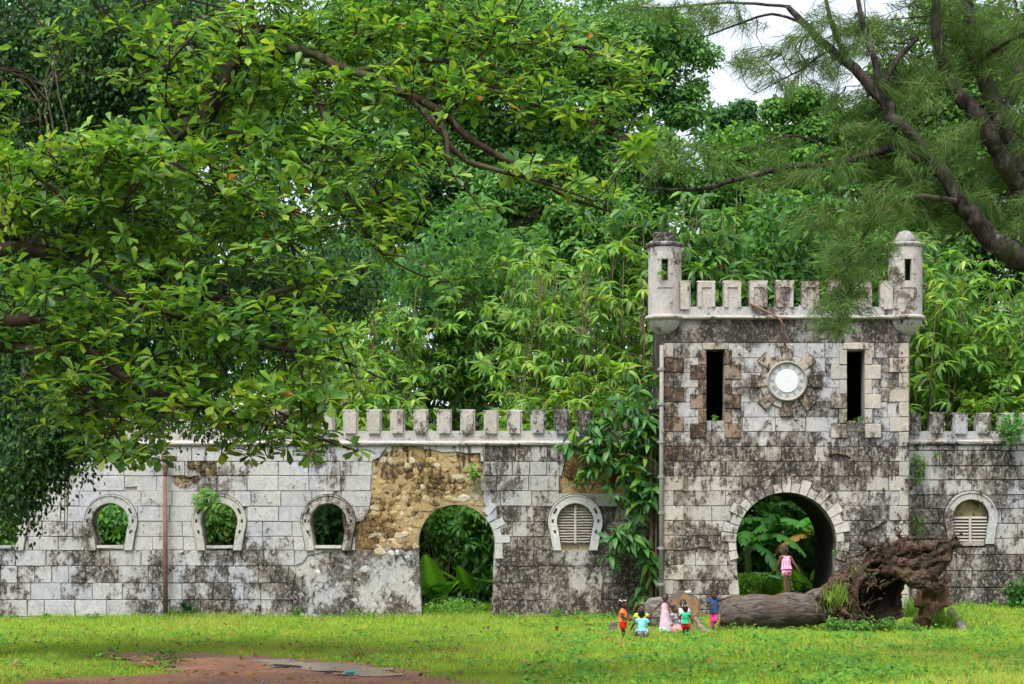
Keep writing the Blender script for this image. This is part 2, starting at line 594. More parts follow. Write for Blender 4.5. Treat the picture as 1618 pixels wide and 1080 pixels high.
def horseshoe_frame(cx, Yref, yf, parent, color, top=783, s=1.0):
    cy, r, ro = 824, 29, 43
    inn = shoe(cx, cy, r, 37, 22)
    out = [(cx + 35, cy + 45)] + arc(cx, cy, ro, -22, 202, 26) + [(cx - 35, cy + 45)]
    out[0] = (cx + 35, cy + 45); out[-1] = (cx - 35, cy + 45)
    inn2 = list(inn); inn2[0] = (cx + 22, cy + 45); inn2[-1] = (cx - 22, cy + 45)
    fr = ribbon(inn2, out, Yref, yf, 0.075, 'horseshoe_frame', MAT['stone'], parent, color)
    sl = Solid()
    for sgn in (-1, 1):
        for a in (28, 2, -26):
            ang = math.radians(a)
            px, py = cx + sgn * 36 * math.cos(ang), cy - 36 * math.sin(ang)
            w = W(px, py, Yref)
            tx, tz = -sgn * math.sin(ang), math.cos(ang)
            hl, hw = (0.075 if a == 28 else 0.042), 0.026
            V = []
            for yy in (yf - 0.0785, yf - 0.0):
                for u, v in ((-hl, -hw), (hl, -hw), (hl, hw), (-hl, hw)):
                    V.append((w.x + tx * u + tz * v, yy, w.z + tz * u - tx * v))
            sl.add(V, [(0, 1, 2, 3), (0, 1, 5, 4), (1, 2, 6, 5), (2, 3, 7, 6), (3, 0, 4, 7)])
    tag(sl.build('nail_slot', MAT['interior_shade'], fr), kind='stuff')  # dark plates on the frame face, painted as shade in the holes
    return fr, inn

def merlon(cx, w, top, bot, Y, yf, parent, color, style='wall', dark=False):
    s = Solid()
    h = w / 2
    lean = rnd.uniform(-.5, .5)
    s.pbox(cx - h, cx + h, top + 2, bot, Y, yf, yf + 0.28, 0.008)
    s.pbox(cx - h - .6, cx + h + .6, top + rnd.uniform(-.6, .8), top + 2.6, Y, yf - .02, yf + 0.30, 0.012)
    if style == 'wall':                       # a narrower pilaster stands proud and runs down into the band
        s.pbox(cx - h + 3.2 + lean, cx + h - 3.2 + lean, top + 2.8, bot + 4, Y, yf - .07, yf + .01, 0.006)
    else:                                     # framed sunk panel
        s.pbox(cx - h + .3, cx - h + 6, top + 2.8, bot + .5, Y, yf - .032, yf + .01, .005)
        s.pbox(cx + h - 6, cx + h - .3, top + 2.8, bot + .5, Y, yf - .032, yf + .01, .005)
        s.pbox(cx - h + 6.1, cx + h - 6.1, top + 2.8, top + 10.5, Y, yf - .030, yf + .01, .005)
    o = s.build('merlon', MAT['stone'], parent)
    o.color = color
    return o

def cornice(x0, x1, ytop, ybot, Y, yf, parent, color, name='cornice', out=0.11):
    s = Solid()
    n = 9
    nx = max(2, int((x1 - x0) / 26))
    V = []
    for i in range(nx + 1):
        px = x0 + (x1 - x0) * i / nx
        q = rnd.uniform(-.4, .4)
        for k in range(n):
            a = math.pi * k / (n - 1)
            w = W(px, (ytop + ybot) / 2 - (ybot - ytop) / 2 * math.cos(a) + q, Y)
            V.append((w.x, yf + .02 - (out + rnd.uniform(-.008, .008)) * math.sin(a) ** 0.7, w.z))
    Fs = []
    for i in range(nx):
        for k in range(n - 1):
            Fs.append((i * n + k, i * n + k + 1, (i + 1) * n + k + 1, (i + 1) * n + k))
        Fs.append((i * n, (i + 1) * n, (i + 1) * n + n - 1, i * n + n - 1))
    o = pymesh(name, V, Fs, MAT['stone'], parent)
    o.color = color
    return o

def tint(r=0.05, a=0.3, da=0.12, base=(1, 1, 1)):
    k = rnd.uniform(1 - r, 1 + r)
    return (base[0] * k, base[1] * k, base[2] * k * rnd.uniform(.97, 1.02), max(0, a + rnd.uniform(-da, da)))

# ---- left curtain wall
ROOT_L = empty('curtain_wall', W(500, 980, YW), 'long battlemented stone wall left of the gatehouse with horseshoe windows and a ruined arch', 'wall', 'castle walls')
ys_l = [704.5, 729, 751.5, 775.5, 799.5, 823.5, 847.5, 869, 894, 921, 947.5, 974, 992]
SHOES = [3, 175, 347, 519]
ARCH_E = [(776, 1010), (776, 975), (779, 910)] + arc(721, 857, 60, -8, 188, 30) + [(661, 875), (663, 910), (667, 975), (667, 1010)]
BLIND_D = shoe(909, 824, 29, 47, 24)
R1 = [(612, 705.5), (604, 714), (600, 722), (588, 727), (590, 745), (587, 778), (584, 800), (578, 818), (570, 824), (562, 838), (561, 869), (540, 872), (512, 871), (486, 877), (478, 888),
      (465, 893), (467, 905), (463, 920), (470, 934), (471, 948), (468, 965), (472, 995), (667, 1012), (667, 975), (663, 910), (661, 875)] + \
     [p for p in arc(721, 857, 60, 188, 35, 20)] + [(772, 806), (763, 790), (760, 770), (761, 740), (759, 715), (740, 716), (722, 713), (700, 714), (680, 709), (662, 709), (661, 705.5)]
R2 = [(882, 779), (883, 764), (889, 742), (892, 728), (899, 718), (902, 705.5), (1000, 705.5), (1002, 779)]
FLAKES = [[(296, 730), (303, 726), (315, 727), (340, 728.5), (340, 751), (318, 752), (311, 744), (298, 742)],
          [(271, 752), (282, 749), (300, 753), (313, 751), (318, 757), (308, 770), (296, 775), (282, 771), (273, 763)],
          [(198, 769), (217, 768), (216, 776), (200, 776)], [(96, 748), (118, 746), (117, 770), (99, 773)]]
def col_l(px, py):
    a = 0.22
    if py > 868: a = 0.62
    if px < 240 and py > 940: a = 0.34
    if px > 380 and py > 868: a = 0.70
    if px > 762: a = 0.80 if py > 728 else 0.50
    if px > 930: a = 0.95
    if px > 380 and px < 480 and 838 < py < 870: a = 0.5
    if px > 500 and 728 < py < 800: a = 0.27
    return tint(0.06, a, 0.13, (1.0, 1.01, 1.04) if px < 760 else (0.92, 0.9, 0.87))
holes_l = [shoe(cx, 824, 29, 37, 22) for cx in SHOES]
framed_l = [[(cx + 37, 868)] + arc(cx, 824, 44.3, -22, 202, 22) + [(cx - 37, 868)] for cx in SHOES + [909]]
out_l = [(-210, 697), (1046, 697), (1046, 1005), (776, 1005)] + ARCH_E[1:-1] + [(667, 1005), (-210, 1005)]
core(out_l, holes_l + [BLIND_D], YW, YW, YW + 0.55, MAT['render_old'], ROOT_L, color=(1.15, 1.1, 1.05, 0.55))
VOUS_E = []
for (cx, cy, ang, L, Wd) in ((773, 803, 52, 20, 13), (775, 818, 33, 13, 9), (786, 827, 27, 22, 12), (786, 841, 12, 11, 11), (794, 851, 2, 23, 12), (788, 870, -88, 24, 12)):
    a = math.radians(ang)
    u = (math.cos(a), -math.sin(a)); v = (math.sin(a), math.cos(a))
    VOUS_E.append([(cx + u[0] * L / 2 * s + v[0] * Wd / 2 * t, cy + u[1] * L / 2 * s + v[1] * Wd / 2 * t) for s, t in ((-1, -1), (1, -1), (1, 1), (-1, 1))])
courses(ys_l, -200, 1044, 49, 0, holes_l + [BLIND_D, ARCH_E, R1, R2] + framed_l + FLAKES + VOUS_E, YW, YW, ROOT_L, col_l)
for P in VOUS_E:
    ov, tr, bn = cdt([P], lambda x, y: inpoly(x, y, P))
    V, Fs = extrude2d(ov, tr, bn, YW, YW - 0.055 - rnd.uniform(0, .02), YW + .01)
    pymesh('voussoir', V, Fs, MAT['stone'], ROOT_L).color = tint(.04, .08, .05, (1.06, 1.06, 1.06))
for cx in SHOES:
    fr, inn = horseshoe_frame(cx, YW, YW - 0.03, ROOT_L, tint(.04, .30 if cx < 500 else .48, .06, (1.03, 1.02, 1.0)))
    s = Solid(); s.pbox(cx - 21, cx + 21, 861.3, 866, YW, YW - .09, YW + .2, .006)
    s.build('window_sill', MAT['stone'], ROOT_L).color = tint(.03, .2)

def blind_window(cx, Yref, yf, parent, slat_top, slat_bot, n, white, frame_color, moss):
    horseshoe_frame(cx, Yref, yf - .03, parent, frame_color)
    P = [(cx + 24, 871)] + arc(cx, 824, 29.4, -22, 202, 24) + [(cx - 24, 871)]
    core(P, [], Yref, yf + .10, yf + .30, MAT['rubble'], parent, 'blind_panel', (1, 1, 0.9, moss))
    for k in range(n):
        y = slat_top + (slat_bot - slat_top) * k / (n - 1)
        h = math.sqrt(max(4, 29 ** 2 - (y - 824) ** 2)) if y < 835 else 27.3 - (y - 835) * 0.16
        h -= 1.2
        dip = (slat_bot - slat_top) / (n - 1)
        for sg in (-1, 1):
            a, b = sorted((cx + sg * 1.9, cx + sg * h))
            s = Solid()
            w0, w1 = W(a, y + dip * .42, Yref), W(b, y - dip * .36, Yref)
            m = 5
            V = []
            for i in range(m + 1):
                x = w0.x + (w1.x - w0.x) * i / m
                q = rnd.uniform(-.008, .008)
                V += [(x, yf + .03, w0.z + q), (x, yf + .012, w0.z + .012 + q), (x, yf + .085, w1.z), (x, yf + .11, w1.z)]
            for i in range(m):
                for k2 in range(3):
                    q = i * 4 + k2
                    s.F.append((q, q + 1, q + 5, q + 4))
                s.F.append((i * 4, i * 4 + 3, i * 4 + 7, i * 4 + 4))
            s.V = V
            s.build('shutter_slat', MAT['slat_white'], parent)
    s = Solid(); s.pbox(cx - 1.8, cx + 1.8, slat_top - 5, slat_bot + 3, Yref, yf, yf + .06, .004)
    s.build('shutter_post', MAT['slat_white'], parent)
blind_window(909, YW, YW, ROOT_L, 803, 855, 13, True, (1.22, 1.22, 1.23, 0.02), 0.5)

# stones of the exposed rubble
def rock_mesh(i):
    import bmesh
    bm = bmesh.new()
    bmesh.ops.create_icosphere(bm, subdivisions=2, radius=0.5)
    rr = random.Random(100 + i)
    planes = [(Vector((rr.gauss(0, 1), rr.gauss(0, .7) , rr.gauss(0, 1))).normalized(), rr.uniform(.27, .40)) for _ in range(9)] + [(Vector((rr.uniform(-.2, .2), -1, rr.uniform(-.2, .2))).normalized(), rr.uniform(.30, .38))]
    for v in bm.verts:
        n = v.co.normalized()
        v.co = n * 0.5 * (1 + 0.25 * noise.noise(n * 1.7 + Vector((i * 5.3, 1, 2))))
        for pn, pd in planes:
            k = v.co.dot(pn) - pd
            if k > 0: v.co -= pn * k
        v.co += n * .02 * noise.noise(n * 7 + Vector((i, 4, 2)))
    me = bpy.data.meshes.new('rubble_stone')
    bm.to_mesh(me); bm.free()
    me.materials.append(MAT['rubble'])
    return me
ROCKS = [rock_mesh(i) for i in range(10)]
ROCKS_W = [rock_mesh(i) for i in range(10, 16)]
for m_ in ROCKS_W:
    m_.materials.clear(); m_.materials.append(MAT['stone'])
def rubble(poly, forbid, parent, colf, sx, sy, yf, maxn):
    x0, x1 = min(p[0] for p in poly), max(p[0] for p in poly)
    y0, y1 = min(p[1] for p in poly), max(p[1] for p in poly)
    n = 0
    y = y0 + sy / 2
    small = {True: Solid(), False: Solid()}
    while y < min(y1, 992):
        x = x0 + rnd.uniform(0, sx)
        while x < x1:
            w = sx * rnd.choice((.55, .7, .8, 1.0, 1.25, 1.7)) * rnd.uniform(.9, 1.1)
            px, py = x + w / 2, y + rnd.uniform(-.22, .22) * sy
            if inpoly(px, py, poly) and not any(inpoly(px + d, py, f) for f in forbid for d in (-w / 2, 0, w / 2)):
                c = W(px, py, YW)
                u = YW / F
                low = py > 868 and 440 < px < 690
                if n < maxn and rnd.random() < (.5 if low else .85):
                    o = bpy.data.objects.new('rubble_stone', rnd.choice(ROCKS_W if low and rnd.random() < .8 else ROCKS))
                    COL.objects.link(o)
                    o.parent = parent
                    o.location = Vector((c.x, yf - 0.002 + rnd.uniform(-.012, .012), c.z)) - parent.location
                    o.scale = (w * u * (1.0 if low else 1.3), rnd.uniform(.03, .05) if low else rnd.uniform(.05, .085), sy * u * rnd.uniform(1.0, 1.8))
                    o.rotation_euler = (0, rnd.uniform(-.45, .45), 0)
                    o.color = colf(px, py)
                    n += 1
                elif n >= maxn and rnd.random() < (.5 if low else .85):      # past the limit: joined chips
                    me = rnd.choice(ROCKS_W if low and rnd.random() < .8 else ROCKS)
                    sc = (w * u * (1.0 if low else 1.3), rnd.uniform(.03, .05) if low else rnd.uniform(.05, .085), sy * u * rnd.uniform(1.0, 1.8))
                    an = rnd.uniform(-.45, .45); ca, sa = math.cos(an), math.sin(an)
                    V = []
                    for v in me.vertices:
                        X, Yv, Z = v.co.x * sc[0], v.co.y * sc[1], v.co.z * sc[2]
                        V.append((c.x + X * ca + Z * sa, yf + Yv, c.z - X * sa + Z * ca))
                    small[low].add(V, [tuple(p.vertices) for p in me.polygons])
            x += w
        y += sy
    for lw, sd in small.items():
        if sd.V:
            o = tag(sd.build('rubble_chips', MAT['stone' if lw else 'rubble'], parent), kind='stuff'); o.color = (1.05, 1.03, 1, .45) if lw else (1.0, .88, .68, .5)
    return n
def col_r(px, py):
    if py < 870:
        return tint(.22, .46, .3, (1.05, .95, .74)) if rnd.random() < .85 else tint(.08, .2, .15, (1.35, 1.4, 1.5))
    return tint(.15, .40, .25, (1.1, 1.12, 1.12)) if px > 560 or rnd.random() < .6 else tint(.2, .6, .2, (.9, .75, .55))
EFORB = [ARCH_E] + holes_l + [[(478, 868), (561, 868), (561, 780), (478, 780)]]
rubble(R1, EFORB, ROOT_L, col_r, 12.5, 8.5, YW, 225)
rubble(R2, [], ROOT_L, lambda x, y: tint(.2, .6, .2, (1.0, .85, .6)), 12, 8.5, YW, 45)
for f in FLAKES[:2]: rubble(f, [], ROOT_L, lambda x, y: tint(.2, .5, .2, (.95, .85, .65)), 9, 7, YW, 12)
# mortar bed between the rubble stones
LOW = [(440, 874), (470, 878), (520, 872), (560, 868), (590, 874), (610, 862), (640, 868), (660, 860), (690, 866), (690, 1020), (440, 1020)]
for (P, c, low) in ((R1, (1.05, .92, .68, .42), False), (R1, (1.0, .99, .97, .62), True), (R2, (.9, .75, .5, .65), False)):
    ov, tr, bn = cdt([P, ARCH_E, LOW] + holes_l, lambda x, y: inpoly(x, y, P) and inpoly(x, y, LOW) == low and not inpoly(x, y, ARCH_E) and y < 1000 and not any(inpoly(x, y, h) for h in holes_l))
    V, Fs = extrude2d(ov, tr, bn, YW, YW - .012, YW + .02)
    pymesh('mortar_bed', V, Fs, MAT['stone' if low else 'rubble'], ROOT_L).color = c

# the smooth patch of old render under the blind window
PATCH = [(868, 897.5), (900, 896), (948, 897), (952, 915), (949, 940), (951, 966), (930, 972), (905, 968), (880, 972), (868, 962), (872, 940), (866, 920)]
ov, tr, bn = cdt([PATCH], lambda x, y: inpoly(x, y, PATCH))
V, Fs = extrude2d(ov, tr, bn, YW, YW - .062, YW)
pymesh('render_patch', V, Fs, MAT['stone'], ROOT_L).color = (.95, .90, .82, .72)

# parapet
s = Solid(); s.pbox(-210, 1044, 680.5, 697, YW, YW - .03, YW + .30, 0)
s.build('parapet_band', MAT['stone'], ROOT_L).color = (1, .98, .96, .40)
cornice(-210, 1044, 696, 704.5, YW, YW - .03, ROOT_L, (.98, .95, .93, .22))
for k in range(-19, 15):
    cx = 517 + 37 * k
    dark = k >= 10
    merlon(cx, 23.5, 646.5, 680.5, YW, YW - .03, ROOT_L, tint(.08, .9 if dark else (.62 if k > 7 else .52), .16, (.9, .88, .87) if dark else (1.0, .95, .91)))

# ---- right curtain wall
ROOT_R = empty('curtain_wall', W(1600, 962, YW), 'battlemented stone wall right of the gatehouse behind the upturned tree roots', 'wall', 'castle walls')
ys_r = [703, 711.7, 736, 758, 781.7, 803, 826.7, 850, 875.7, 901.7, 928, 955, 975]
BLIND_G = shoe(1533, 818, 29, 47, 24)
def col_rw(px, py):
    a = .50 if py < 780 else .68
    if py > 875: a = .84
    return tint(.07, a, .12, (.95, .96, .98) if py < 800 else (.93, .92, .9))
fr_g = [[(1533 + 37, 862)] + arc(1533, 818, 43.6, -22, 202, 22) + [(1533 - 37, 862)]]
core([(1432, 697), (1860, 697), (1860, 1005), (1432, 1005)], [BLIND_G], YW, YW, YW + .55, MAT['render_old'], ROOT_R, color=(.6, .6, .6, .8))
FLR = []
courses(ys_r, 1434, 1850, 50, 1, [BLIND_G] + fr_g, YW, YW, ROOT_R, col_rw, gap=0.6, split=.05)
def blind_g():
    cx, cy = 1533, 818
    inn = shoe(cx, cy, 29, 41, 23)
    out = [(cx + 36, cy + 41)] + arc(cx, cy, 42, -22, 202, 26) + [(cx - 36, cy + 41)]
    fr = ribbon(inn, out, YW, YW - .03, .08, 'horseshoe_frame', MAT['stone'], ROOT_R, (1.02, 1.0, .98, .32), .025, .22)
    P = [(cx + 24, 866)] + arc(cx, cy, 29.4, -22, 202, 24) + [(cx - 24, 866)]
    core(P, [], YW, YW + .12, YW + .30, MAT['rubble'], ROOT_R, 'blind_panel', (.85, .9, .7, .55))
    for k in range(8):
        y = 817.5 + 5.0 * k
        h = 28.0 if y < 830 else 28.0 - (y - 830) * .17
        for sg in (-1, 1):
            a, b = sorted((cx + sg * 1.7, cx + sg * (h - 1)))
            s = Solid()
            w0, w1 = W(a, y + 2, YW), W(b, y - 1.9, YW)
            V = [(w0.x, YW + .035, w0.z), (w0.x, YW + .02, w0.z + .012), (w0.x, YW + .09, w1.z), (w0.x, YW + .125, w1.z), (w1.x, YW + .035, w0.z), (w1.x, YW + .02, w0.z + .012), (w1.x, YW + .09, w1.z), (w1.x, YW + .125, w1.z)]
            s.add(V, [(0, 1, 5, 4), (1, 2, 6, 5), (2, 3, 7, 6), (0, 3, 2, 1), (4, 5, 6, 7)])
            s.build('shutter_slat', MAT['slat_white'], ROOT_R)
    s = Solid(); s.pbox(cx - 1.7, cx + 1.7, 815, 856, YW, YW + .0, YW + .06, .003)
    s.build('shutter_post', MAT['slat_white'], ROOT_R)
    s = Solid(); s.pbox(cx - 22, cx + 22, 855, 862, YW, YW - .02, YW + .13, .006)
    s.build('window_sill', MAT['stone'], ROOT_R).color = (.95, .85, .75, .3)
blind_g()
s = Solid(); s.pbox(1434, 1860, 681, 697, YW, YW - .03, YW + .3)
s.build('parapet_band', MAT['stone'], ROOT_R).color = (1, .99, .99, .45)
cornice(1434, 1860, 694.5, 703, YW, YW - .03, ROOT_R, (.9, .87, .84, .5))
for k in range(12):
    cx = (1443 if k == 0 else 1443.5 + 36.6 * k)
    merlon(cx, 23.5, 651.5, 681, YW, YW - .03, ROOT_R, tint(.05, .62, .08, (.98, .98, .98)))

# ---- gatehouse
ROOT_T = empty('stone_gatehouse', W(1242, 980, YT), 'square stone gatehouse with a clock, arched passage, battlements and two corner turrets', 'gatehouse')
ys_t = [541.6 + 23.4 * k for k in range(20)]
ARCH_F = [(1312, 1010), (1313, 975), (1317, 938), (1320, 900)] + arc(1242, 857, 79.5, -12, 192, 40) + [(1164, 900), (1168, 938), (1171, 975), (1172, 1010)]
WIN_F = [[(1116, 552.5), (1144.5, 552.5), (1144.5, 664.5), (1116, 664.5)], [(1338, 553), (1366, 553), (1366, 664.5), (1338, 664.5)]]
def sector(cx, cy, r0, r1, a0, a1, n=3):
    return arc(cx, cy, r0, a0, a1, n) + list(reversed(arc(cx, cy, r1, a0, a1, n)))
def wedge(cx, cy, r0, r1, a, w0, w1):
    t = math.radians(a)
    u = (math.cos(t), -math.sin(t)); v = (math.sin(t), math.cos(t))
    return [(cx + u[0] * r + v[0] * w * s, cy + u[1] * r + v[1] * w * s) for r, w, s in ((r0, w0 / 2, -1), (r1, w1 / 2, -1), (r1, w1 / 2, 1), (r0, w0 / 2, 1))]
VOUS = []
for i in range(-12, 13):
    a = 90 + 9.4 * i
    if a < -14 or a > 194: continue
    lng = (i % 2 == 0)
    r1 = (103 if lng else 94) + rnd.uniform(-1.5, 1.5)
    if i == 0: r1 = 105
    if a < 8 or a > 172: r1 = 97 + rnd.uniform(-6, 8)
    VOUS.append(sector(1242, 857, 79.5, r1, a - 4.25, a + 4.25))
RAYS = []
for k in range(8):
    RAYS.append((wedge(1242.5, 602.5, 30, 55, 45 * k, 12.5, 21), True))
    RAYS.append((wedge(1242.5, 602.5, 30, 42, 45 * k + 22.5, 11, 15), False))
QUOIN = []
QW = []
def quoin(x0, x1, y0, y1, brown, proud=.068):
    QUOIN.append(((x0, x1, y0, y1), brown, proud))
for k in range(19):
    y0, y1 = ys_t[k], ys_t[k] + 23.4
    wide = (k % 2 == 1)
    b = .95 if 1 <= k <= 8 else (.35 if k > 8 else .5)
    quoin(1048, 1080 if wide else 1064, y0 + .4, y1 - .4, b)
    quoin(1405 if wide else 1420, 1435, y0 + .4, y1 - .4, .45 if k < 4 else .3)
for (xa, xb, b) in ((1116, 1144.5, .95), (1338, 1366, .5)):
    for k in range(6):
        y0 = 553 + 23.2 * k
        wd = 25.5 if k % 2 else 12.5
        quoin(xa - wd, xa - .3, y0 + .4, y0 + 22.8, b); quoin(xb + .3, xb + wd - (0 if k % 2 else 1), y0 + .4, y0 + 22.8, b * .95)
    quoin(xa - 6, xb + 6, 541.6, 552, .35)
def grow(P, d):
    cx, cy = sum(p[0] for p in P) / len(P), sum(p[1] for p in P) / len(P)
    return [(x + d * (1 if x > cx else -1), y + d * (1 if y > cy else -1)) for x, y in P]
CUT_T = [ARCH_F] + WIN_F + [grow(v, .7) for v in VOUS] + [grow(r, 1.1) for r, _ in RAYS] + [arc(1242.5, 602.5, 33, 0, 351, 40)] + [[(r[0] - .5, r[2] - .5), (r[1] + .5, r[2] - .5), (r[1] + .5, r[3] + .5), (r[0] - .5, r[3] + .5)] for r, _, _ in QUOIN]
FL_T = [[(1309, 718), (1322, 716), (1338, 719), (1345, 724), (1336, 728), (1318, 728), (1311, 724)], [(1088, 868), (1104, 863), (1118, 864), (1133, 871), (1128, 873), (1100, 872)],
        [(1385, 848), (1400, 838), (1402, 824), (1396, 822), (1384, 832), (1366, 838), (1362, 848)]]
def col_t(px, py):
    a = .56
    if py < 560: a = .50
    if 1165 < px < 1330 and py < 690: a = .50
    if px > 1370: a = .66
    if py > 690: a = .66
    if py > 840: a = .60
    return tint(.09, a, .14, (.97, .97, 1.0) if py < 700 else (1.0, .97, .92))
# front wall
out_f = [(1046.5, 484), (1437, 484), (1437, 1005), (1312, 1005)] + ARCH_F[1:-1] + [(1172, 1005), (1046.5, 1005)]
core(out_f, WIN_F, YT, YT, YT + .5, MAT['render_old'], ROOT_T, color=(1.1, 1.08, 1.04, .55))
courses(ys_t, 1048, 1435, 50, 0, CUT_T + FL_T, YT, YT, ROOT_T, col_t, split=.22)
for r, b, pr in QUOIN:
    x0, x1, y0, y1 = r
    warm = (.62, .48, .38) if b > .8 else (1.0, .93, .82)
    if b > .8 and (x1 - x0) < 20 and x0 < 1050: warm = (.95, .85, .72)
    cut_block(r, CUT_T[:3], YT, YT, pr + rnd.uniform(-.008, .008), 'quoin', MAT['stone'], ROOT_T, tint(.1, .75 if b > .8 else .4, .12, warm))
for P in VOUS:
    ov, tr, bn = cdt([P], lambda x, y: inpoly(x, y, P))
    V, Fs = extrude2d(ov, tr, bn, YT, YT - .075 - rnd.uniform(0, .015), YT + .01)
    pymesh('voussoir', V, Fs, MAT['stone'], ROOT_T).color = tint(.08, .26, .1, (1.12, 1.06, 1.0))
for P, lng in RAYS:
    ov, tr, bn = cdt([P], lambda x, y: inpoly(x, y, P))
    V, Fs = extrude2d(ov, tr, bn, YT, YT - (.10 if lng else .075) - rnd.uniform(0, .012), YT + .01)
    pymesh('clock_ray', V, Fs, MAT['stone'], ROOT_T).color = tint(.12, .66 if lng else .5, .16, (.95, .84, .72) if lng else (1, .96, .9))
# plain frieze under the cornice
s = Solid(); s.pbox(1048, 1435, 505, 541, YT, YT - .05, YT + .01, 0)
s.build('frieze', MAT['stone'], ROOT_T).color = (.62, .60, .58, .85)
cornice(1046, 1437, 498.5, 505, YT, YT - .05, ROOT_T, (.95, .92, .88, .35), out=.13)
s = Solid(); s.pbox(1046, 1437, 485, 498.5, YT, YT - .06, YT + .45, 0)
s.build('parapet_band', MAT['stone'], ROOT_T).color = (.95, .95, .97, .50)
for k in range(-3, 5):
    cx = 1239.5 + 41.2 * k
    if k == -3: continue
    merlon(cx, 27.6, 443.5, 485, YT, YT - .06, ROOT_T, tint(.06, .40, .14, (1.0, .93, .86)), 'tower')
merlon(1081, 20, 443, 485, YT, YT - .06, ROOT_T, tint(.04, .25, .05, (1, .94, .88)), 'wall')
merlon(1116, 27.6, 443.5, 485, YT, YT - .06, ROOT_T, tint(.04, .25, .05, (1, .94, .88)), 'tower')
merlon(1403, 20, 444, 485, YT, YT - .06, ROOT_T, tint(.04, .25, .05, (1, .94, .88)), 'wall')
# sides, roof, floor above the passage, back wall, tunnel
xl, xr = W(1048, 0, YT).x, W(1435, 0, YT).x
zt, zf = W(0, 499, YT).z, W(0, 745, YT).z
YB = YT + 3.3
s = Solid(); s.box(xl, xl + .45, YT + .5, YB - .4, -.3, zt); s.build('side_wall', MAT['render_old'], ROOT_T).color = (.75, .62, .52, .75)
s = Solid(); s.box(xr - .45, xr, YT + .5, YB - .4, -.3, zt); s.build('side_wall', MAT['render_old'], ROOT_T).color = (.75, .62, .52, .75)
s = Solid(); s.box(xl + .45, xr - .45, YT + .5, YB - .4, zt - .35, zt - .1); s.build('roof_slab', MAT['interior_shade'], ROOT_T)
s = Solid(); s.box(xl + .45, xr - .45, YT + .5, YB - .4, zf - .2, zf); s.build('floor_slab', MAT['interior_shade'], ROOT_T)
core(out_f, [], YT, YB - .4, YB, MAT['interior_shade'], ROOT_T, 'back_wall')
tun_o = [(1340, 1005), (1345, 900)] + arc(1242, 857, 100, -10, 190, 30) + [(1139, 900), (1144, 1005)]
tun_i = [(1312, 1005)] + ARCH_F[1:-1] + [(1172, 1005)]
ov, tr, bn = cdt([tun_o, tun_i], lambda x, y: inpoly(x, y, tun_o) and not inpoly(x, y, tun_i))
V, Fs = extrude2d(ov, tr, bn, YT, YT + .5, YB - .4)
pymesh('passage_lining', V, Fs, MAT['interior_shade'], ROOT_T)  # near-black lining, passage shade put into its colour

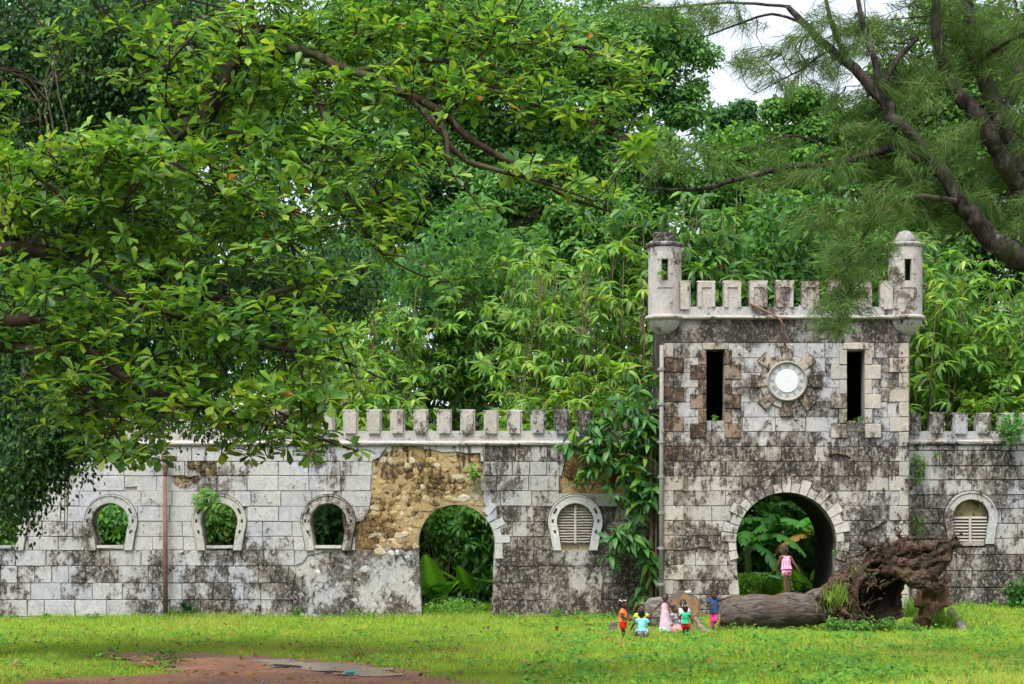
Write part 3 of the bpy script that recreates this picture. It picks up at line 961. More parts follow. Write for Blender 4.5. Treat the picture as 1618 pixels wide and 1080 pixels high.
def turret(px, broken):
    c = W(px, 500, YT)
    cx, cy = c.x, YT + .12
    zz = lambda py: W(0, py, YT).z
    r = 26.5 / 65
    t = empty('turret', (cx, cy, zz(530)))
    t.parent = ROOT_T
    t.location = Vector((cx, cy, zz(530))) - ROOT_T.location
    # shaft with real slits front and back, worked out on the unrolled cylinder
    hw = math.degrees(5.4 / 26.5)
    slit = lambda a: [(a - hw, 411.5), (a + hw, 411.5), (a + hw, 445), (a - hw, 445)]
    S = [slit(270 - (4 if px < 1200 else 2)), slit(90)]
    R = [(0, 390), (360, 390), (360, 500), (0, 500)]
    grid = [[(a, 390.01), (a, 499.99), (a + .01, 499.99)] for a in range(12, 360, 12)]
    ov, tr, bn = cdt([R] + S + grid, lambda x, y: 0 < x < 360 and 390 < y < 500 and not any(inpoly(x, y, q) for q in S))
    V = []
    for rr in (r, r - .09):
        for v in ov:
            a = math.radians(v.x)
            V.append((cx + rr * math.cos(a), cy + rr * math.sin(a), zz(v.y)))
    n = len(ov)
    Fs = [tuple(q) for q in tr] + [(n + q[2], n + q[1], n + q[0]) for q in tr] + [(b, a, n + a, n + b) for a, b in bn if not (ov[a].x in (0, 360) and ov[b].x == ov[a].x)]
    o = pymesh('shaft', V, Fs, MAT['stone'], t); o.color = (1.0, .96, .93, .33)
    # quoined surround of the slit: raised stones following the cylinder
    a0 = S[0][0][0] + hw
    for k, (y0, y1, w0) in enumerate(((401, 411, 26), (411.5, 422, 18), (422.5, 434, 26), (434.5, 445, 18), (445.5, 456, 26))):
        rngs = ((-w0, w0),) if k in (0, 4) else ((-w0, -hw - .3), (hw + .3, w0))
        for (p, q) in rngs:
            V = []
            m = 4
            for i in range(m + 1):
                a = math.radians(a0 + p + (q - p) * i / m)
                for rr in (r - .01, r + .022):
                    for y in (y0, y1): V.append((cx + rr * math.cos(a), cy + rr * math.sin(a), zz(y)))
            Fs = []
            for i in range(m):
                b = i * 4
                Fs += [(b + 2, b + 3, b + 7, b + 6), (b, b + 2, b + 6, b + 4), (b + 1, b + 5, b + 7, b + 3)]
            Fs += [(0, 1, 3, 2), (m * 4, m * 4 + 2, m * 4 + 3, m * 4 + 1)]
            pymesh('slit_surround', V, Fs, MAT['stone'], t).color = (1.0, .93, .87, .25)
    s = Solid()
    s.lathe(cx, cy, [(r, zz(391)), (r + .02, zz(390)), (r + .05, zz(387)), (r + .045, zz(384)), (r - .01, zz(383))])
    s.build('top_ring', MAT['stone'], t, True).color = (.85, .85, .86, .6)
    s = Solid()
    if broken:
        s.lathe(cx - .02, cy, [(18.5 / 65, zz(383.2)), (17.5 / 65, zz(376)), (18.2 / 65, zz(372)), (17.5 / 65, zz(368.5)), (13 / 65, zz(367))], 20)
        s.V = [(x + rnd.uniform(-.02, .02), y + rnd.uniform(-.02, .02), z + rnd.uniform(-.02, .02)) for x, y, z in s.V]
    else:
        s.lathe(cx, cy, [(17.5 / 65, zz(383.2)), (17 / 65, zz(378)), (15 / 65, zz(371.5)), (10.5 / 65, zz(366)), (5 / 65, zz(363.2)), (.01, zz(362.4))])
    s.build('cap', MAT['stone'], t, not broken).color = (.72, .70, .70, .7)
    s = Solid()
    s.lathe(cx, cy, [(r - .02, zz(497.5)), (r + .05, zz(498.5)), (r + .085, zz(501)), (r + .07, zz(504)), (r - .01, zz(506))])
    s.build('bottom_ring', MAT['stone'], t, True).color = (.98, .9, .82, .3)
    s = Solid()
    s.lathe(cx, cy, [(r - .01, zz(506)), (r - .015, zz(511)), (.34, zz(517)), (.27, zz(523)), (.17, zz(528)), (.12, zz(529.5))], 64, 0.06, 16)
    s.build('fluted_bowl', MAT['stone'], t, False).color = (.96, .98, .95, .30)
    s = Solid()
    s.lathe(cx, cy, [(.115, zz(529.5)), (.13, zz(531)), (.12, zz(534)), (.06, zz(537)), (.05, zz(541))], 14)
    s.build('pendant', MAT['stone'], t, True).color = (.9, .88, .86, .4)
turret(1051, True)
turret(1432, False)

# ---- clock
CLK = empty('wall_clock', W(1242.5, 602.5, YT) + Vector((0, -.1, 0)), 'round white clock with roman numerals and no hands above the gate arch', 'clock')
def disc(name, r, y0, y1, mat, r_in=0.0, bev=.01, parent=CLK):
    c = W(1242.5, 602.5, YT)
    s = Solid(); n = 48
    prof = [(r, y1), (r, y0 + bev), (r - bev, y0)] + ([(r_in + bev, y0), (r_in, y0 + bev), (r_in, y1)] if r_in else [(.001, y0)])
    V, Fs = [], []
    for rr, y in prof:
        for k in range(n):
            a = 2 * math.pi * k / n
            V.append((c.x + rr * math.cos(a), y, c.z + rr * math.sin(a)))
    for i in range(len(prof) - 1):
        for k in range(n):
            a, b = i * n + k, i * n + (k + 1) % n
            Fs.append((a, b, b + n, a + n))
    return pymesh(name, V, Fs, mat, parent)
disc('bezel', 32 / 65, YT - .17, YT + .02, MAT['clock_bezel'], 28.2 / 65, .025)
disc('numeral_ring', 28.6 / 65, YT - .115, YT + .02, MAT['clock_ring'], 18 / 65, .008)
disc('dial', 18.3 / 65, YT - .135, YT + .02, MAT['clock_white'], 0, .012)
disc('spindle', .6 / 65, YT - .142, YT - .12, MAT['clock_bezel'], 0, .002)
NUM = {1: 'I', 2: 'II', 3: 'III', 4: 'IIII', 5: 'V', 6: 'VI', 7: 'VII', 8: 'VIII', 9: 'IX', 10: 'X', 11: 'XI', 12: 'XII'}
for h, txt in NUM.items():
    c = W(1242.5, 602.5, YT)
    a = math.radians(90 - 30 * h)
    up = Vector((math.cos(a), 0, math.sin(a))); rt = Vector((math.sin(a), 0, -math.cos(a)))
    o0 = c + up * (23.2 / 65)
    hh = 3.1 / 65; st = .65 / 65
    ws = {'I': 1.9, 'V': 3.4, 'X': 3.4}
    tot = sum(ws[ch] for ch in txt) / 65
    x = -tot / 2
    s = Solid()
    def bar(x0, x1, t):
        P = [o0 + rt * (x0 - t / 2) - up * hh, o0 + rt * (x0 + t / 2) - up * hh, o0 + rt * (x1 + t / 2) + up * hh, o0 + rt * (x1 - t / 2) + up * hh]
        s.add([(p.x, YT - .1165, p.z) for p in P] + [(p.x, YT - .112, p.z) for p in P], [(0, 1, 2, 3), (0, 1, 5, 4), (1, 2, 6, 5), (2, 3, 7, 6), (3, 0, 4, 7)])
    for ch in txt:
        w = ws[ch] / 65
        if ch == 'I': bar(x + w / 2, x + w / 2, st * 1.4)
        if ch == 'V': bar(x + w * .5, x + w * .12, st * 1.5); bar(x + w * .5, x + w * .88, st)
        if ch == 'X': bar(x + w * .9, x + w * .1, st * 1.5); bar(x + w * .1, x + w * .9, st)
        x += w
    s.build('numeral', MAT['numeral_grey'], CLK)

# ---- pipes and posts on the masonry
def pipe(name, P, R, mat, n=8):
    s = Solid(); s.tube(P, R, n)
    return s.build(name, mat, None, True)
o = pipe('conduit_pipe', [W(1183, 478, 47.9), W(1207, 490, 47.82), W(1229, 501, 47.72), W(1235, 508, 47.7), W(1238.5, 520, 47.78), W(1239.5, 535, 47.86), W(1240, 545, 47.9), W(1240, 547.5, 48.0)], [.028] * 8, MAT['rust'])
tag(o, 'rusty bent pipe running down from the battlements to the clock', 'pipe')
d = empty('drainpipe', W(1045, 985, 47.85), 'pale grey drainpipe down the edge of the gatehouse beside the creeper', 'pipe')
s = Solid(); s.tube([W(1044.5, 985, 47.85), W(1045, 700, 47.85), W(1045.5, 545, 47.85)], [.055, .055, .05], 10); s.build('tube', MAT['grey_iron'], d, True)
for py in (585, 640, 700, 755, 812, 868, 925, 965):
    s = Solid(); w = W(1045, py, 47.85); s.tube([w, w + Vector((0, 0, .07))], [.075, .075], 10); s.box(w.x - .09, w.x + .09, w.y + .05, w.y + .16, w.z + .015, w.z + .055); s.build('pipe_collar', MAT['grey_iron'], d)
d = empty('iron_post', W(262, 983, YW - .25), 'rusty iron post with a flared collar and round knob against the left wall', 'post')
Yp = YW - .22
s = Solid(); s.tube([W(261.5, 990, Yp), W(261, 860, Yp), W(260.5, 752, Yp)], [.062, .058, .052], 12); s.build('shaft', MAT['rust'], d, True)
s = Solid(); w = W(261, 752, Yp); u = Yp / F
s.lathe(w.x, w.y, [(.052, w.z), (3.6 * u, w.z + 6 * u), (5.5 * u, w.z + 15 * u), (6.5 * u, w.z + 19 * u), (5.5 * u, w.z + 20.5 * u), (3.5 * u, w.z + 21 * u)], 16); s.build('collar', MAT['rust'], d, True)
s = Solid(); s.lathe(w.x, w.y, [(2.5 * u, w.z + 20.5 * u), (4.6 * u, w.z + 24 * u), (5.2 * u, w.z + 28 * u), (4.3 * u, w.z + 33 * u), (2.2 * u, w.z + 35.5 * u), (.3 * u, w.z + 36 * u)], 16); s.build('knob', MAT['rust'], d, True)
# ------------------------------------------------------------------ leaves
def mat_leaf(name, rough=0.42, trans=0.35, spec=0.4, glow=(1.25, 1.25, 0.7), soft=0.0):
    t = NT(name)
    at = t.n('ShaderNodeAttribute', attribute_name='leafcol')
    b = t.n('ShaderNodeBsdfPrincipled', {'Base Color': at.outputs['Color'], 'Roughness': rough, 'Specular IOR Level': spec})
    tr = t.n('ShaderNodeBsdfTranslucent', {'Color': t.mix(1.0, at.outputs['Color'], glow, 'MULTIPLY')})
    if soft:                     # thin blades scatter light like a soft mat
        g = t.n('ShaderNodeNewGeometry')
        v = t.n('ShaderNodeVectorMath', {0: g.outputs['Normal'], 1: (0, 0, soft)}, operation='ADD').outputs[0]
        v = t.n('ShaderNodeVectorMath', {0: v}, operation='NORMALIZE').outputs[0]
        t.setin(b.inputs['Normal'], v)
    mx = t.n('ShaderNodeMixShader', {0: trans, 1: b.outputs[0], 2: tr.outputs[0]})
    t.t.links.new(mx.outputs[0], t.out.inputs['Surface'])
    MAT[name] = t.m
    return t.m
mat_leaf('leaf_glossy', 0.40, 0.46, 0.40, (1.35, 1.3, 0.7))
mat_leaf('leaf_matt', 0.55, 0.46, 0.3, (1.35, 1.3, 0.7))
mat_leaf('grass_blade', 0.65, 0.40, 0.15, (1.35, 1.3, 0.7), 1.3)
mat_leaf('leaf_shade', 0.6, 0.18, 0.15)
mat_leaf('needle', 0.6, 0.3, 0.2)

def mat_bark(name, a, b, sc=6):
    t = NT(name)
    p = t.pos((1, 1, 0.5))
    n1 = t.noise(p, sc, 6, 0.7); n2 = t.noise(p, 1.4, 3)
    c = t.mix(t.step(n1, .35, .62), a, b)
    c = t.mix(t.step(n2, .5, .65, 0, .5), c, (0.10, 0.12, 0.05))
    c = t.mix(t.step(t.noise(p, 5, 5, .7), .6, .66, 0, .4), c, (.26, .25, .22))
    t.bsdf(c, 0.9, t.bump(n1, 0.8, 0.04), 0.15)
    MAT[name] = t.m
mat_bark('bark_dark', (0.020, 0.015, 0.012), (0.075, 0.05, 0.037))
mat_bark('bark_casuarina', (0.016, 0.014, 0.013), (0.075, 0.060, 0.050), 10)
mat_bark('bark_brown', (0.08, 0.052, 0.034), (0.25, 0.165, 0.105))
mat_bark('bark_pale', (0.15, 0.11, 0.075), (0.30, 0.235, 0.16))
mat_bark('bark_grey', (0.05, 0.042, 0.04), (0.19, 0.165, 0.15), 9)

# leaf patterns: (along, across, lift) and faces
T_DIAMOND = (np.array([(0, 0, 0), (.5, -.5, .06), (1, 0, 0), (.5, .5, .06)], float), [np.array([(0, 1, 2, 3)])])
T_OBOV = (np.array([(0, 0, 0), (.42, -.30, .05), (.42, 0, .0), (.42, .30, .05), (.80, -.48, .02), (.80, 0, -.04), (.80, .48, .02), (1, 0, -.10)], float),
          [np.array([(0, 2, 1), (0, 3, 2), (4, 5, 7), (5, 6, 7)]), np.array([(1, 2, 5, 4), (2, 3, 6, 5)])])
T_LANCE = (np.array([(0, 0, 0), (.30, -.48, .05), (.30, 0, .0), (.30, .48, .05), (.68, -.36, -.08), (.68, 0, -.14), (.68, .36, -.08), (1, 0, -.38)], float), T_OBOV[1])
T_NEEDLE = (np.array([(0, -.5, 0), (0, .5, 0), (1, 0, -.08)], float), [np.array([(0, 1, 2)])])
T_BLADE = (np.array([(0, -.5, 0), (0, .5, 0), (.55, .4, .06), (.55, -.4, .06), (1, 0, .28)], float), [np.array([(0, 1, 2, 3)]), np.array([(3, 2, 4)])])

def unit(a): return a / np.maximum(np.linalg.norm(a, axis=-1, keepdims=True), 1e-9)

def leaf_arrays(P, D, N, L, Wd, T):
    D = unit(D); B = unit(np.cross(D, N)); N = np.cross(B, D)
    t, fs = T
    n, k = len(P), len(t)
    V = (P[:, None, :] + D[:, None, :] * (t[None, :, 0:1] * L[:, None, None]) + B[:, None, :] * (t[None, :, 1:2] * Wd[:, None, None]) + N[:, None, :] * (t[None, :, 2:3] * L[:, None, None]))
    base = (np.arange(n) * k)
    polys = [(base[:, None, None] + f[None]).reshape(-1, f.shape[1]) for f in fs]
    return V.reshape(-1, 3), polys, k

def leaf_object(name, P, D, N, L, Wd, T, C, mat, parent=None, kind=None):
    V, polys, k = leaf_arrays(np.asarray(P, float), np.asarray(D, float), np.asarray(N, float), np.asarray(L, float), np.asarray(Wd, float), T)
    me = fastmesh(name, V, polys, np.repeat(np.asarray(C, float), k, axis=0))
    o = link(name, me, mat, parent)
    if kind: o['kind'] = kind
    return o

def shade(n, cols, weights=None, var=0.22):
    cols = np.array(cols, float)
    w = np.array(weights if weights else [1] * len(cols), float); w /= w.sum()
    c = cols[rng.choice(len(cols), n, p=w)]
    c = c * (1 + rng.uniform(-var, var, (n, 1)))
    return c * (1 + rng.uniform(-.08, .08, (n, 3)))

def rand_dirs(n):
    return unit(rng.normal(size=(n, 3)))

def Wn(px, py, Y):
    px, py, Y = np.asarray(px, float), np.asarray(py, float), np.asarray(Y, float)
    return np.stack([(px - 809) / F * Y, Y + 0 * px, EYE - (py - 850) / F * Y], -1)

def polyline(P, R, n=4, wob=.35):
    """smooth a list of (px,py,Y) into 3-D points and radii"""
    pts = [W(*p) for p in P]
    out, rr = [], []
    for i in range(len(pts) - 1):
        p0, p1, p2, p3 = pts[max(i - 1, 0)], pts[i], pts[i + 1], pts[min(i + 2, len(pts) - 1)]
        for k in range(n):
            t = k / n
            out.append(0.5 * ((2 * p1) + (p2 - p0) * t + (2 * p0 - 5 * p1 + 4 * p2 - p3) * t * t + (3 * p1 - p0 - 3 * p2 + p3) * t ** 3))
            rr.append(R[i] + (R[i + 1] - R[i]) * t)
    out.append(pts[-1]); rr.append(R[-1])
    for k in range(1, len(out) - 1):
        out[k] = out[k] + Vector((rnd.uniform(-1, 1), rnd.uniform(-1, 1), rnd.uniform(-1, 1))) * rr[k] * wob
    return out, rr

def blob_points(blobs, Yspread):
    """blobs: (px,py,rx,ry,n[,Y]) -> random points inside ellipsoids standing at their distance"""
    out = []
    for b in blobs:
        cx, cy, rx, ry, n, Y = b
        d = rand_dirs(n) * rng.random((n, 1)) ** (1 / 2.6)
        out.append(Wn(cx + d[:, 0] * rx, cy + d[:, 2] * ry, Y + d[:, 1] * Yspread))
    return np.concatenate(out)

def twigs_to(limbs, tips, solid, r0, r1, maxd=3.0, sag=.12, sides=4):
    """grow a thin crooked twig from the nearest limb point to every tip"""
    LP = np.array([tuple(p) for p in limbs])
    LP0 = LP.copy()
    grown = []
    for tpt in tips:
        d = np.linalg.norm(LP - tpt, axis=1)
        k = int(np.argmin(d))
        if d[k] > maxd or d[k] < 0.03: continue
        a, b = Vector(LP[k]), Vector(tpt)
        m = (a + b) / 2 + Vector((rnd.uniform(-1, 1), rnd.uniform(-1, 1), rnd.uniform(-.6, 1))) * sag * (b - a).length
        q = (a + m) / 2 + Vector((rnd.uniform(-1, 1), rnd.uniform(-1, 1), rnd.uniform(-1, 1))) * sag * .4 * (b - a).length
        rr = r0 * min(1, .5 + d[k] * .4)
        solid.tube([a, q, m, b], [rr, rr * .8, rr * .6, r1], sides, cap=False)
        grown += [tuple(m), tuple(q * .5 + m * .5)]
        if len(grown) > 60:
            LP = np.concatenate([LP, np.array(grown)]); grown = []

def rosettes(C, k, L, Wd, droop, axis=None, up=1.0):
    """whorls of leaves round the points C"""
    n = len(C)
    ax = unit(rng.normal(size=(n, 3)) * .38 + np.array([0, -.12, up])) if axis is None else axis
    t1 = unit(np.cross(ax, np.array([.31, .93, .17])))
    t2 = np.cross(ax, t1)
    P, D, N, LL, WW = [], [], [], [], []
    ph = rng.random(n) * 6.28
    for i in range(k):
        a = ph + 2 * math.pi * i / k + rng.normal(size=n) * .28
        rad = t1 * np.cos(a)[:, None] + t2 * np.sin(a)[:, None]
        e = rng.normal(droop, .28, n)[:, None]
        d = unit(rad * np.cos(e) + ax * np.sin(e))
        P.append(C + ax * rng.uniform(-.02, .05, (n, 1)) + d * .02)
        D.append(d)
        N.append(unit(ax * np.cos(e) - rad * np.sin(e)))
        s = rng.uniform(.72, 1.12, n)
        LL.append(L * s); WW.append(Wd * s * rng.uniform(.85, 1.15, n))
    return (np.concatenate(x) for x in (P, D, N, LL, WW))

# ------------------------------------------------------------------ far trees: clumped crowns
def clump_tree(name, label, basepx, Y, blobs, n, L, cols, weights=None, limbs=(), group=None, asp=.5, mat='leaf_matt', bark='bark_dark', spread=None, dense=.8):
    b = W(basepx, 0, Y)
    root = empty(name, (b.x, Y, gz(b.x, Y)), label, 'tree', group)
    area = np.array([q[2] * q[3] for q in blobs], float)
    P, N, tone = [], [], []
    for q, a in zip(blobs, area / area.sum()):
        cx, cy, rx, ry = q[:4]
        nb = int(n * a)
        u = Y / F
        c = np.array(W(cx, cy, Y))
        R = np.array([rx * u, (rx + ry) * .5 * u * .8, ry * u])
        nc = max(5, int(10 * rx * ry * u * u / 4))
        d = rand_dirs(nc)
        d[:, 1] = -np.abs(d[:, 1]) * .9 + .25 * rng.random(nc)
        cc = c + d * R * rng.uniform(.55, 1.0, (nc, 1))
        tn = rng.uniform(.85, 1.15, nc)
        per = max(6, int(nb / nc))
        k = rng.integers(0, nc, nb)
        cr = .22 * min(R[0], R[2]) + .38
        dd = rand_dirs(nb)
        rad = rng.random((nb, 1)) ** .42
        off = dd * rad * cr * np.array([1.1, 1, .72])
        loose = rng.random(nb) < .28
        ld = rand_dirs(nb) * rng.random((nb, 1)) ** .4
        P.append(np.where(loose[:, None], c + ld * R * 1.02, cc[k] + off))
        N.append(unit(dd * .55 + np.array([0, -.15, .75]) + rng.normal(size=(nb, 3)) * .35))
        tone.append(tn[k])
    P = np.concatenate(P); N = np.concatenate(N); tone = np.concatenate(tone)
    m = len(P)
    D = unit(np.cross(N, rand_dirs(m)) + np.array([0, -.1, -.35]))
    LL = L * rng.uniform(.7, 1.25, m)
    C = shade(m, cols, weights) * tone[:, None]
    leaf_object('crown', P, D, N, LL, LL * asp, T_DIAMOND, C, MAT[mat], root, 'stuff')
    s = Solid()
    for pl, rr in limbs:
        pts, r = polyline([(x, y, Y + dy) for x, y, dy in pl], rr, 3)
        s.tube(pts, r, 8)
    if limbs: s.build('trunk', MAT[bark], root, True)
    return root

GB = [(.095, .24, .06), (.13, .31, .07), (.19, .39, .08), (.065, .165, .05)]
clump_tree('broadleaf_tree', 'tall dark blue-green tree whose huge crown fills the top middle behind the wall', 740, 74,
    [(760, 300, 150, 90), (640, 270, 110, 120), (900, 330, 110, 70), (820, 130, 190, 130), (960, 80, 130, 100), (1055, 95, 70, 75), (1015, 190, 90, 55), (700, 60, 210, 120), (880, 230, 120, 60), (980, 290, 90, 60), (640, 400, 120, 60), (1090, 170, 45, 35), (880, 270, 90, 50), (850, 370, 100, 40), (960, 360, 80, 40), (1010, 300, 60, 50), (760, 370, 90, 40), (1000, 250, 70, 40), (700, 200, 120, 60)],
    170000, .235, GB, [2, 3, 2, 1], [([(735, 860, 0), (738, 560, 0), (735, 430, 0), (720, 330, 0), (760, 200, 0), (800, 60, 0)], [.75, .65, .6, .5, .35, .15]), ([(735, 430, 0), (770, 390, -.5), (850, 340, -1), (960, 300, -1)], [.4, .35, .28, .12]),
     ([(722, 340, 0), (660, 300, 0), (600, 260, 0)], [.35, .25, .1]), ([(770, 390, 0), (780, 330, 0), (900, 230, 0), (1000, 180, 0)], [.3, .28, .2, .08])], 'trees behind the castle')
clump_tree('broadleaf_tree', 'dark tree farther left behind the overhanging rosette branches', 330, 70,
    [(330, 420, 200, 100), (540, 430, 110, 80), (300, 250, 250, 130), (560, 250, 110, 120), (100, 420, 200, 200), (200, 80, 260, 120), (490, 110, 150, 110)],
    90000, .25, GB, [2, 3, 1, 2], [([(330, 860, 0), (330, 560, 0), (320, 400, 0), (380, 200, 0)], [.6, .5, .4, .2])], 'trees behind the castle')
clump_tree('broadleaf_tree', 'small distant tree top against the pale sky gap', 1160, 96,
    [(1160, 195, 44, 38), (1130, 215, 40, 30), (1190, 222, 40, 26)], 9000, .30, [(.05, .15, .05), (.08, .21, .06)], None, [([(1160, 860, 0), (1160, 300, 0), (1160, 200, 0)], [.3, .2, .1])], 'trees behind the castle')
clump_tree('broadleaf_tree', 'light green bushy tree left of the left turret', 1000, 60,
    [(1000, 330, 70, 60), (960, 380, 70, 50), (1040, 260, 60, 60), (1000, 430, 60, 40), (930, 350, 50, 40)], 26000, .24, [(.12, .29, .045), (.085, .22, .045), (.17, .35, .05), (.05, .13, .035)], None, [([(1000, 880, 0), (1000, 500, 0), (1010, 330, 0)], [.2, .15, .06])], 'trees behind the castle')
clump_tree('broadleaf_tree', 'bushy green tree behind the long wall between the shrubs and the tall crown', 850, 63,
    [(850, 410, 100, 55), (760, 430, 90, 50), (690, 440, 70, 50), (900, 450, 80, 60), (800, 500, 120, 60), (940, 420, 60, 50)], 40000, .24, [(.12, .29, .05), (.085, .22, .045), (.17, .35, .055), (.05, .14, .035)], None, [([(850, 880, 0), (850, 560, 0), (850, 430, 0)], [.2, .15, .06])], 'trees behind the castle')
clump_tree('broadleaf_tree', 'bright yellow-green tree crown behind the gatehouse battlements', 1300, 64,
    [(1275, 180, 75, 40), (1190, 235, 90, 45), (1340, 240, 130, 70), (1240, 300, 120, 70), (1120, 300, 70, 50), (1420, 330, 110, 90), (1330, 400, 130, 60), (1180, 390, 110, 60)],
    90000, .23, [(.12, .29, .035), (.085, .23, .04), (.19, .37, .045), (.05, .14, .035)], [3, 3, 1.5, 2], [([(1300, 860, 0), (1300, 500, 0), (1280, 350, 0), (1260, 200, 0)], [.4, .3, .25, .1])], 'trees behind the castle')
clump_tree('broadleaf_tree', 'olive-green tree at the right edge behind the casuarina', 1560, 62,
    [(1540, 200, 120, 150), (1480, 90, 100, 90), (1600, 60, 100, 90), (1580, 400, 110, 80), (1470, 440, 70, 90), (1660, 300, 120, 180), (1530, 550, 120, 80), (1400, 200, 60, 60)],
    75000, .24, [(.10, .22, .035), (.065, .17, .035), (.15, .30, .045), (.04, .10, .03)], None, [([(1560, 860, 0), (1560, 500, 0), (1550, 250, 0)], [.4, .3, .12])], 'trees behind the castle')

# dark thicket that closes the view between the trunks
def thicket():
    n = 110000
    px = rng.uniform(-350, 2000, n)
    py = 965 - rng.random(n) * (570 + 60 * np.sin(px / 90.0) + 40 * np.sin(px / 37.0))
    Y = rng.uniform(57, 61, n)
    P = Wn(px, py, Y)
    N = unit(rng.normal(size=(n, 3)) * .6 + np.array([0, -.4, .8]))
    D = unit(np.cross(N, rand_dirs(n)) + np.array([0, 0, -.5]))
    L = rng.uniform(.18, .42, n)
    tag(leaf_object('thicket_foliage', P, D, N, L, L * .42, T_DIAMOND, shade(n, [(.08, .22, .045), (.11, .29, .05), (.05, .14, .035)]), MAT['leaf_matt']), kind='stuff')
thicket()

# ------------------------------------------------------------------ thin-stemmed shrubs with drooping leaf whorls, behind the wall
def whorl_shrub(px, Y, tops, label, group, cols, nwh=44, L=.46, lowest=690, weights=None, bark='bark_brown', lean=30, fill=1.0, broad=False):
    b = W(px, 0, Y)
    z0 = gz(b.x, Y)
    root = empty('whorl_shrub', (b.x, Y, z0), label, 'shrub', group)
    s = Solid()
    tips, limb = [], []
    for (tx, ty) in tops:
        y = Y + rnd.uniform(-.9, .9)
        bx = px + rnd.uniform(-14, 14)
        for wc in (3, 175, 347, 519):
            if abs(bx - wc) < 40: bx = wc + (44 if bx > wc else -44)
        if 645 < bx < 795: bx = 640 - rnd.uniform(0, 20) if bx < 720 else 800 + rnd.uniform(0, 20)
        if 1130 < bx < 1345: bx = 1125 - rnd.uniform(0, 30) if bx < 1240 else 1350 + rnd.uniform(0, 30)
        base_py = 850 + (EYE - z0) * F / Y
        pl = [(bx, base_py, Y), (bx + (tx - bx) * .25 + rnd.uniform(-6, 6), base_py + (ty - base_py) * .38, y), (bx + (tx - bx) * .6 + rnd.uniform(-8, 8), base_py + (ty - base_py) * .7, y), (tx, ty, y)]
        pts, rr = polyline(pl, [.040, .034, .024, .010], 4)
        s.tube(pts, rr, 6)
        limb += [p for p in pts[5:]]
        tips.append(np.array(pts[-1]))
        k = int(nwh / len(tops) * fill)
        for i in range(k):
            t = rnd.random() ** .7
            q = W(tx + rnd.gauss(0, 30), ty + (lowest - ty) * (t * .95) + rnd.uniform(-6, 10), y + rnd.uniform(-.8, .8))
            tips.append(np.array(q))
    tips = np.array(tips)
    twigs_to(limb, tips, s, .014, .006, 2.4, .15, 3)
    s.build('stem', MAT[bark], root, True)
    P, D, N, LL, WW = rosettes(tips, 9, L * .72, L * .34, .05) if broad else rosettes(tips, 10, L, L * .32, -.25)
    leaf_object('foliage', P, D, N, LL, WW, T_OBOV if broad else T_LANCE, shade(len(P), cols, weights, .25), MAT['leaf_glossy'], root, 'stuff')
    return root
GS = [(.18, .365, .06), (.13, .29, .05), (.26, .45, .065), (.075, .18, .04), (.36, .47, .07)]
WS = [3, 3, 2, 1.5, .5]
tops_line = [(430, 470), (465, 440), (500, 480), (540, 490), (575, 450), (610, 480), (650, 430), (690, 410), (720, 395), (755, 390), (790, 400), (830, 385), (860, 395), (895, 405), (930, 400), (965, 385), (1000, 390), (1020, 420)]
GRP = 'thin-stemmed shrubs with drooping leaves along the back of the wall'
ORD = 'first second third fourth fifth sixth seventh eighth ninth tenth eleventh twelfth thirteenth fourteenth fifteenth sixteenth seventeenth eighteenth'.split()
for i in range(0, 18):
    tx, ty = tops_line[i]
    Y = 52.5 + (i * 37 % 11) * .32
    if 630 < tx < 810: Y += 4.2
    whorl_shrub(tx, Y, [(tx + rnd.uniform(-26, 26), ty + rnd.uniform(-8, 50)) for _ in range(4)], 'tall thin-stemmed shrub with drooping leaves behind the long wall, %s from the left' % ORD[i], GRP, GS, 74, .38, 630 if 640 < tx < 800 else 690, WS, broad=i % 3 == 1)
for i, tx in enumerate((440, 520, 590, 625, 820, 850, 900, 960, 1010)):      # lower front row just behind the battlements
    whorl_shrub(tx, 50.6 + (i % 3) * .4, [(tx + rnd.uniform(-26, 26), rnd.uniform(560, 640)) for _ in range(3)], 'low leafy shrub just behind the battlements of the long wall, %s from the left' % ORD[i], 'low shrubs behind the battlements', GS, 30, .38, 690, [2, 2, 3, 1, 1])
for i, (tx, ty) in enumerate(((1100, 300), (1140, 330), (1180, 260), (1225, 310), (1265, 280), (1310, 260), (1350, 300), (1390, 330), (1430, 340), (985, 300), (1045, 285))):
    whorl_shrub(tx, 54.5 + (i % 4) * .5 + (4.5 if 1150 < tx < 1340 else 0), [(tx + rnd.uniform(-30, 30), ty + rnd.uniform(-10, 70)) for _ in range(4)], ('slender pale-stemmed tree behind the gatehouse, %s from the left turret' % ORD[i] if i < 9 else 'slender tree with drooping leaves rising %s the left turret' % ('just left of' if i == 9 else 'behind')), 'slender trees behind the gatehouse', [(.13, .31, .06), (.085, .22, .055), (.20, .38, .06), (.05, .13, .04)], 62, .46, 480, [3, 3, 2, 2], 'bark_pale', broad=i % 4 == 2)
for i, (tx, ty) in enumerate(((1470, 420), (1500, 400), (1530, 450), (1560, 420), (1600, 440), (1640, 430), (1455, 520), (1545, 540), (1600, 560))):
    whorl_shrub(tx, 51.5 + (i % 4) * .6, [(tx + rnd.uniform(-26, 26), ty + rnd.uniform(-10, 60)) for _ in range(3)], ('tall' if i < 6 else 'shorter') + ' leafy shrub behind the right wall, %s from the gatehouse' % ORD[i % 6], 'leafy shrubs behind the right wall', GS, 48, .42, 670, [3, 3, 2, 2, .6], broad=i % 3 == 2)

